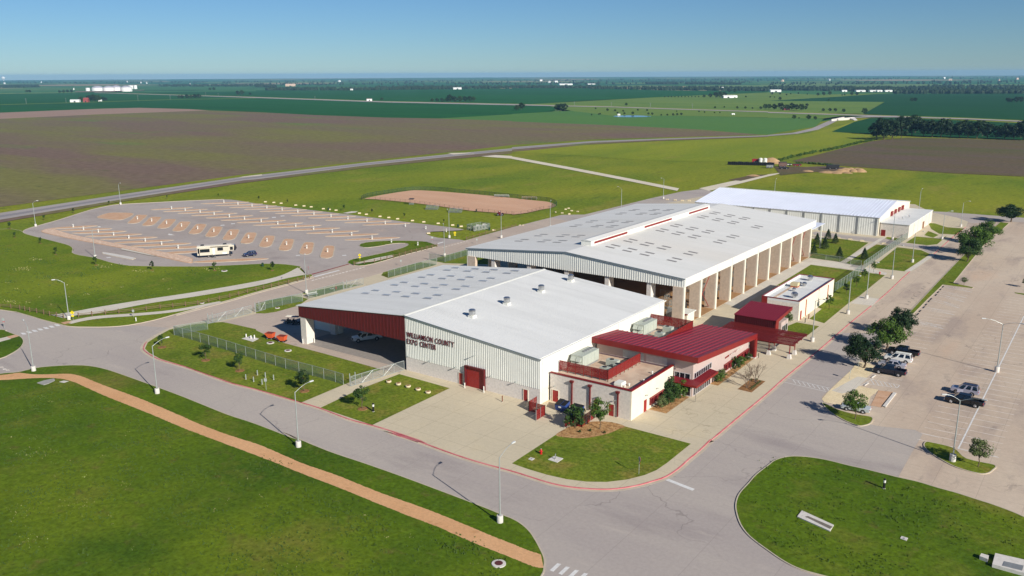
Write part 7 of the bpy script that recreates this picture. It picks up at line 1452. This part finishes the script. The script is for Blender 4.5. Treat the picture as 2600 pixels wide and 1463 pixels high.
tubes('bent backflow pipe standing on the pale square slab', 'b7', 436, 275, 0.9, 0.08, M_gal2, ZP+0.08, 'pipe')
slab('tiny square meter box on the corner lawn', G('b7', (163, 275), (188, 257), (230, 270), (200, 290), z=ZP), ZP, ZP+0.06, extra=G('b7', (185, 273), (197, 268), (208, 273), (196, 278), z=ZP))
slab('long concrete drain headwall slab on the island lawn', G('b8', (293, 858), (340, 797), (660, 943), (622, 1005), z=ZP), ZP, ZP+0.14, M_conc, extra=G('b8', (372, 860), (400, 856), (650, 965), (622, 985), z=ZP), submat=plain('silt', rgb(120, 112, 100), 0.9))
slab('small square meter box in the middle of the island lawn', G('b8', (1328, 1072), (1342, 1050), (1407, 1070), (1392, 1097), z=ZP), ZP, ZP+0.07, extra=G('b8', (1350, 1075), (1362, 1067), (1380, 1073), (1368, 1081), z=ZP))
slab('white raised meter box beside the big vault', G('b8', (2122, 1280), (2140, 1252), (2215, 1275), (2205, 1312), z=ZP), ZP, ZP+0.45, extra=G('b8', (2150, 1275), (2162, 1268), (2180, 1275), (2168, 1283), z=ZP+0.45))
slab('large concrete utility vault with grey hatch', G('b8', (2250, 1360), (2280, 1248), (2640, 1330), (2640, 1470), z=ZP), ZP, ZP+0.42, extra=G('b8', (2355, 1345), (2375, 1300), (2570, 1345), (2555, 1395), z=ZP+0.42))
slab('grey storm drain slab beside the orange trail', G('b1', (372, 765), (450, 740), (545, 722), (552, 740), (490, 770), (440, 785), z=ZP), ZP, ZP+0.12, plain('drain_grey', rgb(160, 158, 150), 0.9))
slab('cracked concrete pad beside the storm drain slab', G('b1', (595, 752), (640, 740), (690, 745), (640, 762), z=ZP), ZP, ZP+0.04)
slab('concrete pad with white pipes inside the fenced lawn', G('b1', (2430, 318), (2520, 295), (2600, 320), (2540, 350), z=ZP), ZP, ZP+0.08)
for x, y, h_ in ((2523, 315, 0.7), (2558, 315, 0.8), (2475, 300, 0.7)): tubes('white valve pipe on the concrete pad', 'b1', x, y, h_, 0.13, M_white, ZP+0.08, 'pipe', 'valve pipes on the concrete pad')
def manhole(label, k, x, y, r_, cat='manhole', col=None):
    p = g(k, x, y, ZP); r = thing('manhole', label, cat, (p[0], p[1], ZP))
    MB().rev([(r_, -0.03), (r_, 0.12), (r_*0.62, 0.14)], n=18).obj('collar', M_conc, r, org=O0); MB().rev([(r_*0.58, 0.1), (r_*0.58, 0.165), (r_*0.2, 0.17)], n=16).obj('cover', col or plain('rusty_iron', rgb(92, 44, 44), 0.8), r, org=O0)
manhole('concrete manhole ring with rusty cover beside the trail end', 'b6', 2440, 1328, 0.85); manhole('white manhole ring near the orange hoppers', 'b2', 145, 362, 0.8); manhole('white manhole ring alone inside the fenced lawn', 'b2', 322, 440, 0.75); manhole('white manhole ring on the yard lawn by the back fence', 'a6', 215, 1198, 0.6); manhole('white manhole ring by the wire fence hydrant', 'a6', 760, 1002, 0.55); manhole('white manhole ring on the lawn below the camper lot', 'a5', 2255, 825, 0.9); manhole('white manhole ring on the rail fence strip', 'a5', 2030, 1148, 0.6)
bn = g('a6', 568, 1075, ZP); r = thing('bench', 'white metal bench beside the wire fence opening', 'bench', (bn[0], bn[1], ZP), 1.35)
MB().box(-1.5, -0.25, 0.42, 1.5, 0.25, 0.48).obj('seat', M_white, r, org=O0); MB().box(-1.5, 0.25, 0.6, 1.5, 0.3, 1.0).obj('backrest', M_white, r, org=O0)
for x in (-1.3, 1.3): MB().box(x-0.05, -0.22, 0, x+0.05, 0.3, 0.42).obj('leg', M_gal2, r, org=O0)
for k, x, y, lab in (('a5', 2300+130, 792, None), ('a6', 68, 782, 'dark green litter bin on the lawn by the gravel strip'), ('a6', 728, 210, 'green litter bin among the limestone blocks'), ('a6', 2215, 225, 'green litter bin at the arena fence gap'), ('a6', 2030, 380, 'dark green litter bin near the utility cage'), ('a6', 2345, 410, 'black bin on the slab by the utility cage')):
    if lab is None: continue
    p = g(k, x, y); r = thing('litter_bin', lab, 'bin', (p[0], p[1], 0.1 if y > 700 else -0.22)); MB().rev([(0.3, 0), (0.34, 0.9), (0.34, 1.0), (0.2, 1.15)], n=12).obj('drum', M_green, r, org=O0); MB().rev([(0.345, 0.88), (0.345, 0.96)], n=12).obj('rim', M_black, r, org=O0)
# utility cage
uc = G('a6', (2120, 408), (2195, 425), (2350, 398), (2260, 385)); uz = -0.2
fence('utility_cage', 'green wire cage around the grey switchgear', 'fence', uc+[uc[0]], 2.2, 2.4, U_wpost, U_rail, (2.2,), 0.05, U_mesh, uz)
for i in range(5):
    t = (i+0.5)/5; p = (uc[1][0]*(1-t)+uc[2][0]*t-1.5, uc[1][1]*(1-t)+uc[2][1]*t+1.2); r = thing('switchgear', 'pale grey electrical cabinet inside the wire cage', 'cabinet', (p[0], p[1], uz), 0.5, 'electrical cabinets in the wire cage')
    MB().box(-0.5, -0.5, 0, 0.5, 0.5, 1.6+0.4*(i % 2)).obj('cabinet', M_conc, r, org=O0); MB().box(-0.3, -0.53, 0.4, 0.3, -0.502, 1.3).obj('door', M_gal2, r, org=O0)
def bleacher(label, k, x, y, n, L, rz, mat=M_pole, sh=False):
    p = g(k, x, y); r = thing('bleacher', label, 'bleacher', (p[0], p[1], -0.22), rz)
    for i in range(n):
        MB().box(-L/2, i*0.6, 0.4+i*0.3, L/2, i*0.6+0.28, 0.45+i*0.3).obj('seat_plank', mat, r, org=O0); MB().box(-L/2, i*0.6-0.28, 0.12+i*0.3, L/2, i*0.6-0.02, 0.16+i*0.3).obj('foot_plank', mat, r, org=O0)
    for j in range(4):
        xx = -L/2+0.2+j*(L-0.4)/3
        MB().tube((xx, 0, 0.1), (xx, n*0.6, 0.1+n*0.3), 0.05, n=5).tube((xx, n*0.6, 0), (xx, n*0.6, 0.1+n*0.3), 0.05, n=5).obj('frame', M_gal2, r, org=O0)
    if sh: MB().hexa([(-L/2, -0.2, 2.4), (L/2, -0.2, 2.4), (L/2, 2.0, 2.6), (-L/2, 2.0, 2.6)], [(-L/2, -0.2, 2.5), (L/2, -0.2, 2.5), (L/2, 2.0, 2.7), (-L/2, 2.0, 2.7)]).obj('roof', M_dark, r, org=O0)
bleacher('bleacher outside the arena fence next to the judge stand', 'a6', 1765, 205, 5, 5.5, 0.5+math.pi*0); bleacher('bleacher outside the arena fence beside the tall lamp', 'a6', 2000, 235, 5, 5.5, 0.5); bleacher('white bleacher on the meadow side of the arena', 'a6', 2475, 80, 5, 7, 0.5+math.pi, M_white); bleacher('weathered bleacher on the meadow side near the arena end', 'a7', 180, 100, 5, 7, 0.5+math.pi, M_tan); bleacher('small roofed judge stand at the arena fence', 'a6', 1560, 155, 2, 2.2, 0.5, sh=True)
rq = g('a6', 2455, 262); r = thing('arena_drag', 'dark red tractor drag parked at the arena fence', 'machine', (rq[0], rq[1], -0.2), 0.6)
MB().box(-1.4, -0.8, 0.3, 1.4, 0.8, 0.9).obj('frame', M_sign, r, org=O0); MB().box(-0.9, -0.6, 0.9, 0.2, 0.6, 1.7).obj('hood', M_sign, r, org=O0); wheels(r, (-0.9, 0.9), 0.95, 0.45, 0.3)
# livestock pens inside the open pavilion
pm_ = MB()
for z in (0.15, 0.45, 0.75, 1.05, 1.35, 1.6): pm_.box(0, -0.03, z, 3.0, 0.03, z+0.06)
for x in (0, 1.5, 2.94): pm_.box(x, -0.035, 0, x+0.06, 0.035, 1.66)
pmm = bpy.data.meshes.new('pen_panel'); pmm.from_pydata(pm_.v, [], pm_.f); pmm.materials.append(M_pole); pmm.update()
rng = random.Random(12)
for i in range(24):
    y = 179.5+i*3.6
    for j, x in enumerate((-84.5, -88.0, -92.0)):
        o = link('pen_panel', pmm, None, (x-3.0 if i % 2 else x, y, ZP+0.05), rz=0 if i % 2 else math.pi/2)
        tag(o, 'tubular steel livestock pen panel in the open pavilion', 'pen panel', 'pen panels in the open pavilion')
for i in range(14):
    y = 180+i*6.3; r = thing('stacked_stall', 'bundle of grey stall panels stacked by a pavilion pier', 'stall panels', (-83.4, y, ZP+0.05), rng.uniform(-0.3, 0.3), 'bundles of stall panels in the pavilion')
    for q in range(3): MB().box(-0.9, q*0.3-0.4, 0.05, 0.9, q*0.3-0.3, 2.2+0.4*(q % 2)).obj('panel', (M_gal2, M_pole, M_dark)[q], r, org=O0)
# ================================================================== the compost yard and far buildings
def shed(label, k, x, y, wpx, hpx, wall, roof, cat='building', name='farm_shed', depth=0.6, z=-0.3, rz=None, rh=0.25):
    p = g(k, x, y); dist = math.hypot(p[0], p[1]); sc = dist/FPX/3.9585; W = wpx*sc; H = hpx*sc; Dp = W*depth
    r = thing(name, label, cat, (p[0], p[1], z), YAW-math.pi/2+(rz if rz is not None else 0.15))
    hb = H*(1-rh)
    MB().box(-W/2, 0, 0, W/2, Dp, hb).obj('wall', wall, r, org=O0)
    MB().extr([(0-W*0.02, hb), (Dp+W*0.02, hb), (Dp/2, H)], -W/2-W*0.02, W/2+W*0.02, 'x').obj('roof', roof, r, org=O0)
    MB().box(-W*0.1, -0.05, 0, W*0.1, -0.01, hb*0.6).obj('door', M_dark, r, org=O0)
    return r
M_farw = plain('far_white', rgb(238, 238, 232), 0.7)
shed('long white shed beside the red barn on the green plain', 'a1', 750, 315, 75, 24, M_farw, M_farw); shed('red gabled barn under the farmyard trees', 'a1', 860, 316, 40, 40, plain('barn_red', rgb(150, 70, 64), 0.8), MATS['barn_red'], depth=1.2, rh=0.4); shed('tiny white house at the farmyard grove end', 'a1', 1005, 306, 28, 16, M_farw, M_farw)
shed('white roadside house before the far green crop', 'a2', 1140, 302, 52, 24, M_farw, plain('grey_roof', rgb(150, 136, 130), 0.8)); shed('white arched farm building far behind the long grove', 'a2', 2025, 186, 80, 20, M_farw, M_farw); shed('small white house at the far tree line', 'a2', 960, 195, 28, 14, M_farw, M_farw); shed('church-like cream building with pointed roof at the far wood', 'a2', 345, 155, 90, 22, plain('far_cream', rgb(214, 186, 160), 0.8), MATS['far_cream'], rh=0.6)
shed('long white shed in the homestead grove', 'a3', 2175, 272, 95, 26, M_farw, M_farw); shed('second white shed at the homestead, end on', 'a3', 2240, 270, 50, 24, M_farw, M_farw); shed('white silo house beyond the homestead', 'a3', 2118, 186, 16, 22, M_farw, M_farw, depth=1.0); shed('far white estate building on the teal plain', 'a3', 545, 143, 130, 16, M_farw, M_farw); shed('far white estate wing beside the estate building', 'a3', 800, 137, 75, 9, M_farw, M_farw)
shed('long cream poultry shed at the pasture edge', 'a4', 80, 212, 105, 22, M_farw, M_farw, depth=0.3)
for i, (x, w_) in enumerate(((935, 90), (1065, 75), (1125, 50), (1215, 70), (770, 50))): shed(('long white shed in the row, widest one', 'white shed in the row next to the widest', 'short white shed in the row middle', 'white shed at the crop end of the row', 'white shed with grey yard before the row')[i], 'a4', x, 210, w_, 16, M_farw, M_farw, depth=0.4)
shed('red-brown house in the dark grove beside the highway', 'a4', 190, 395, 60, 30, plain('house_brick', rgb(120, 60, 60), 0.8), MATS['grey_roof']); shed('white pump house by the pond', 'a3', 1075, 445, 26, 14, M_farw, M_farw); shed('pale trailer on the field edge by the pond pasture', 'a3', 2225, 440, 30, 14, M_farw, M_farw)
def tank(label, x, y, wpx, hpx, dome, grp=None):
    p = g('a1', x, y); dist = math.hypot(p[0], p[1]); sc = dist/FPX/3.9585; R = wpx*sc/2; H = hpx*sc
    r = thing('storage_tank', label, 'storage tank', (p[0], p[1], -2), 0, grp)
    MB().rev([(R, 0), (R, H), (R*0.99, H+0.3)], n=32).obj('shell', M_farw, r, org=O0)
    MB().rev([(R, H+0.3), (R*0.8, H+0.3+dome*sc*0.45), (R*0.45, H+0.3+dome*sc*0.85), (R*0.1, H+0.3+dome*sc)], n=32).obj('dome', plain('tank_dome', rgb(168, 168, 176), 0.6), r, org=O0)
tank('white domed storage tank furthest from the tall tanks', 985, 200, 105, 28, 18); tank('white domed storage tank second from the short standalone tank', 1095, 202, 100, 32, 16); tank('white domed storage tank between two others in the line', 1170, 200, 98, 32, 18); tank('white domed storage tank nearest the tall tank pair', 1272, 202, 98, 34, 16); tank('short standalone white tank at the end of the tank farm', 884, 200, 36, 28, 2); tank('wide tall white tank behind the domed line', 1316, 178, 46, 30, 2); tank('slim tall white tank behind the domed line', 1362, 178, 30, 32, 2); tank('slender white silo by the tank farm trees', 742, 188, 9, 16, 1)
sheet('pad', G('a1', (750, 205), (1000, 202), (1330, 198), (1450, 190), (1450, 195), (1100, 208), (760, 210)), 0.03, M_pale)
rng = random.Random(77)
for i in range(16):
    k = rng.choice(['a1', 'a1', 'a2', 'a3', 'a4']); x = rng.uniform(0, 2573); y = {'a1': 118, 'a2': 104, 'a3': 92, 'a4': 80}[k]+rng.uniform(-6, 30)
    p = g(k, x, y); s = rng.uniform(6, 15); o = MB().box(-s, -s*0.4, -3, s, s*0.4, rng.uniform(4, 9)).extr([(-s*0.42, 6), (s*0.42, 6), (0, 10)], -s, s, 'x').obj('far_house', M_farw if rng.random() < 0.7 else MATS['far_cream'], org=O0)
    o.location = (p[0], p[1], 0); o.rotation_euler = (0, 0, rng.uniform(0, 3)); tag(o, 'tiny pale building far out on the hazy plain', 'building', 'tiny far buildings on the plain')
def wpole(k, x, y, hpx, i):
    p = g(k, x, y); dist = math.hypot(p[0], p[1]); h = hpx*dist/FPX/3.9585; r = thing('utility_pole', 'thin utility pole along the far farm road', 'utility pole', (p[0], p[1], -0.3), 0.4, 'utility poles along the far roads')
    MB().tube((0, 0, 0), (0, 0, h), 0.3, 0.22, 5).obj('pole', M_gal2, r, org=O0); MB().box(-1.5, -0.12, h*0.9, 1.5, 0.12, h*0.93).obj('crossarm', M_gal2, r, org=O0)
for i, (k, x, y, h_) in enumerate((('a1', 265, 332, 48), ('a1', 665, 320, 42), ('a1', 1388, 300, 50), ('a1', 1712, 288, 42), ('a1', 2068, 246, 30), ('a1', 2195, 252, 26), ('a2', 593, 290, 36), ('a3', 628, 345, 36), ('a3', 998, 355, 40), ('a3', 1390, 365, 44), ('a3', 1812, 375, 44), ('a1', 1015, 230, 24))): wpole(k, x, y, h_, i)
tw = g('a1', 38, 100); r = thing('water_tower', 'pale water tower pair on the hazy horizon', 'water tower', (tw[0], tw[1], -3)); MB().rev([(14, 20), (22, 34), (22, 46), (10, 54)], n=16).rev([(4, 0), (4, 22)], n=8).obj('tank', M_farw, r, org=O0)
# compost yard
p = g('a4', 30, 930); heap = thing('compost_heap', 'big brown heap of stable waste in a dark walled bunker', 'heap', (p[0], p[1], -0.2))
def mound(m, cx, cy, rx, ry, h, rng, n=14):
    vs = []; rings = ((1.0, 0), (0.75, 0.5), (0.4, 0.88), (0.12, 1.0))
    for rr, zz in rings:
        for i in range(n): a = 6.283*i/n; j = rng.uniform(0.88, 1.12); vs.append((cx+math.cos(a)*rx*rr*j, cy+math.sin(a)*ry*rr*j, h*zz*rng.uniform(0.92, 1.06)))
    fs = [(k*n+i, k*n+(i+1) % n, (k+1)*n+(i+1) % n, (k+1)*n+i) for k in range(3) for i in range(n)]+[tuple(range(3*n, 4*n))]
    m.add(vs, fs)
rng = random.Random(4); m = MB(); mound(m, -1, 3, 7, 5, 3.6, rng); m.obj('heap', M_straw, heap, org=O0, smooth=True)
wa, wb = g('a3', 2190, 940), g('a4', 40, 950)
def wallrun(label, a, b, h, n, mat):
    r = thing('bale_wall', label, 'wall', (a[0], a[1], -0.2))
    for i in range(n):
        t = i/(n-1); rr = random.Random(i); MB().hexa([(a[0]+(b[0]-a[0])*t-1.2, a[1]+(b[1]-a[1])*t-1, -0.2), (a[0]+(b[0]-a[0])*t+1.2, a[1]+(b[1]-a[1])*t-1, -0.2), (a[0]+(b[0]-a[0])*t+1.2, a[1]+(b[1]-a[1])*t+1, -0.2), (a[0]+(b[0]-a[0])*t-1.2, a[1]+(b[1]-a[1])*t+1, -0.2)], [(a[0]+(b[0]-a[0])*t-1.1, a[1]+(b[1]-a[1])*t-0.9, h*rr.uniform(0.8, 1.1)), (a[0]+(b[0]-a[0])*t+1.1, a[1]+(b[1]-a[1])*t-0.9, h*rr.uniform(0.8, 1.1)), (a[0]+(b[0]-a[0])*t+1.1, a[1]+(b[1]-a[1])*t+0.9, h*rr.uniform(0.8, 1.1)), (a[0]+(b[0]-a[0])*t-1.1, a[1]+(b[1]-a[1])*t+0.9, h*rr.uniform(0.8, 1.1))]).obj('bale', mat, r)
wallrun('row of black wrapped bales walling the compost yard', wa, wb, 1.7, 22, M_black)
p = g('a3', 2470, 925); r = thing('manure_spreader', 'red farm spreader behind the black bale wall', 'machine', (p[0], p[1], -0.2), 0.4); MB().box(-3.5, -1.3, 0.8, 3.0, 1.3, 2.7).obj('hopper', plain('farm_red', rgb(150, 24, 32), 0.5), r, org=O0); wheels(r, (-2, -0.6), 1.4, 0.7, 0.4); MB().box(3.0, -0.2, 0.8, 5.0, 0.2, 1.1).obj('drawbar', M_dark, r, org=O0)
p = g('a3', 2520, 930); r = thing('white_container', 'white tank pair behind the black bale wall', 'tank', (p[0], p[1], -0.2), 0.3)
for s in (-1.4, 1.4): MB().rev([(1.2, 0), (1.2, 3.2), (0.5, 3.6)], s, 0, 14).obj('tank', M_white, r, org=O0)
for k, x, y, L, H, mat, lab in (('a4', 15, 975, 4, 2.2, M_gal2, 'grey corrugated bin at the end of the bale wall'), ('a4', 145, 965, 4.5, 3.2, plain('rust_box', rgb(110, 84, 72), 0.8), 'rusty box trailer on the dirt yard'), ('a4', 160, 985, 5.5, 1.2, M_black, 'low black flatbed on the dirt yard'), ('a4', 200, 948, 4.0, 1.2, M_white, 'white flat trailer by the hedge'), ('a4', 290, 955, 5.0, 1.4, plain('farm_red', rgb(150, 24, 32), 0.5), 'low red implement by the hedge'), ('a4', 650, 985, 7.0, 2.6, M_black, 'big black open-top container by the straw piles')):
    p = g(k, x, y); r = thing('farm_trailer', lab, 'trailer', (p[0], p[1], -0.2), 0.5 if L < 8 else 0.7)
    MB().box(-L/2, -1.1, 0.5, L/2, 1.1, H).obj('body', mat, r, org=O0); MB().box(-L/2-0.1, -1.2, H-0.25, L/2+0.1, 1.2, H+0.004).obj('rim', M_dark, r, org=O0); wheels(r, (-L*0.25, L*0.25), 1.1, 0.45, 0.3)
for i, (x, y, s, h_) in enumerate(((400, 1010, 5, 1.6), (600, 1020, 7, 1.8), (690, 1020, 5, 1.6), (730, 1010, 5, 2.6), (780, 1005, 6, 3.2), (830, 1005, 5, 3.4), (860, 1012, 4, 2.4), (895, 1005, 5, 3.2), (925, 1012, 5, 3.4), (690, 1028, 4, 1.2), (800, 1025, 4, 1.2))):
    p = g('a4', x, y); m = MB(); mound(m, 0, 0, s*0.75, s*0.6, h_*0.6, rng); o = m.obj('straw_pile', M_straw, org=O0, smooth=True); o.location = (p[0], p[1], -0.22); tag(o, 'tan pile of straw bedding on the dirt yard', 'pile', 'straw piles on the dirt yard')
p = g('a3', 2430, 1055); m = MB(); mound(m, 0, 0, 4, 2.4, 0.9, rng); o = m.obj('sand_pile', M_straw, org=O0); o.location = (p[0], p[1], -0.22); tag(o, 'low sand pile beside the caliche road bend', 'pile')
# flyover
a, b = g('a4', 640, 495), g('a4', 820, 480)
fl = thing('flyover', 'white concrete flyover with parapets above the curved road', 'bridge', (a[0], a[1], 0))
c1, c2 = g3('a4', 640, 488, 2), g3('a4', 745, 466, 2); MB().hexa([(c1[0], c1[1], -0.2), (c2[0], c2[1], -0.2), (c2[0]+2, c2[1]+3, -0.2), (c1[0]+2, c1[1]+3, -0.2)], [(c1[0], c1[1], 2.2), (c2[0], c2[1], 2.2), (c2[0]+2, c2[1]+3, 2.2), (c1[0]+2, c1[1]+3, 2.2)]).obj('parapet', M_conc, fl)
d1, d2 = g('a4', 705, 498), g('a4', 815, 488)
MB().hexa([(d1[0], d1[1], -0.2), (d2[0], d2[1], -0.2), (d2[0]+4, d2[1]+8, -0.2), (d1[0]+4, d1[1]+8, -0.2)], [(d1[0], d1[1], 2.2), (d2[0], d2[1], 2.2), (d2[0]+4, d2[1]+8, 2.6), (d1[0]+4, d1[1]+8, 2.6)]).obj('abutment', M_conc, fl)
d3 = g('a4', 868, 497); MB().hexa([(d2[0]+0.5, d2[1], -0.2), (d3[0], d3[1], -0.2), (d3[0]+2, d3[1]+6, -0.2), (d2[0]+4, d2[1]+8, -0.2)], [(d2[0]+0.5, d2[1], 2.1), (d3[0], d3[1], 0.1), (d3[0]+2, d3[1]+6, 0.1), (d2[0]+4, d2[1]+8, 2.5)]).obj('wing_slope', M_conc, fl)
# ================================================================== weeds and flowers in the near grass
def weeds(label, poly, n, seed, mat, z, size):
    rng = random.Random(seed); xs = [p[0] for p in poly]; ys = [p[1] for p in poly]; m = MB()
    def inside(x, y):
        c = False
        for i in range(len(poly)):
            a, b = poly[i-1], poly[i]
            if (a[1] > y) != (b[1] > y) and x < (b[0]-a[0])*(y-a[1])/(b[1]-a[1])+a[0]: c = not c
        return c
    k = 0
    while k < n:
        cx_, cy_ = rng.uniform(min(xs), max(xs)), rng.uniform(min(ys), max(ys))
        if not inside(cx_, cy_): continue
        k += 1; q = rng.choice((1, 1, 2, 3, 12)); sp = 0.2+q*0.12
        for _ in range(q*3):
            x, y = cx_+rng.gauss(0, sp), cy_+rng.gauss(0, sp*0.6); a = rng.uniform(0, 6.28); s_ = size*rng.uniform(0.5, 1.3)
            m.add([(x-math.cos(a)*s_, y-math.sin(a)*s_, z), (x+math.cos(a)*s_, y+math.sin(a)*s_, z), (x+math.cos(a)*s_*0.6, y+math.sin(a)*s_*0.6, z+s_*1.5), (x-math.cos(a)*s_*0.4, y-math.sin(a)*s_*0.4, z+s_*1.8)], [(0, 1, 2, 3)])
    o = m.obj('weed_clumps', mat, kind='stuff'); tag(o, label, 'weeds')
M_dry = plain('dry_weeds', rgb(150, 144, 92), 0.9); M_dkw = plain('dark_weeds', rgb(64, 86, 24), 0.9); M_flw = plain('pale_flowers', rgb(186, 182, 130), 0.9)
pfg = G('b1', (0, 760), (560, 735), (1000, 900), (2000, 1300), 'b6', (0, 260), (1000, 650), (2300, 1190), 'b7', (200, 1400), 'b6', (1500, 1600), 'b5', (0, 1600))
weeds('dry straw-coloured weed clumps in the big trailside lawn', pfg, 26, 1, M_dry, ZP, 0.055); weeds('dark green weed tufts in the big trailside lawn', pfg, 420, 2, M_dkw, ZP, 0.1); weeds('pale flower specks in the big trailside lawn', pfg, 22, 3, M_flw, ZP, 0.04)
pis = G('b8', (-100, 500), (150, 290), (1200, 470), (2573, 900), (2573, 1200), (1000, 1449), (200, 1300), (-200, 1000))
weeds('dark weed tufts in the island lawn', pis, 130, 4, M_dkw, ZP, 0.09)
pl4 = G('a5', (0, 560), (700, 680), (1400, 800), (2500, 800), (1500, 1080), (700, 1210), (0, 1150))
weeds('dry weed clumps in the lawn below the camper lot', pl4, 26, 6, M_dry, ZP, 0.12); weeds('dark weed tufts in the lawn below the camper lot', pl4, 120, 7, M_dkw, ZP, 0.12)
# ================================================================== haze
hz_ = MB().box(-16000, -1500, -6, 16000, 16000, 75).obj('haze', M_white); hz_['kind'] = 'stuff'; hz_['label'] = 'thin blue haze over the whole plain'; hz_['category'] = 'haze'
mh = bpy.data.materials.new('haze'); mh.use_nodes = True; t = mh.node_tree; t.nodes.clear()
pv = t.nodes.new('ShaderNodeVolumePrincipled'); pv.inputs['Color'].default_value = (0.34, 0.67, 1.0, 1); pv.inputs['Density'].default_value = HAZE; pv.inputs['Anisotropy'].default_value = 0.0
mo = t.nodes.new('ShaderNodeOutputMaterial'); t.links.new(pv.outputs[0], mo.inputs['Volume'])
hz_.data.materials.clear(); hz_.data.materials.append(mh); hz_.visible_shadow = True
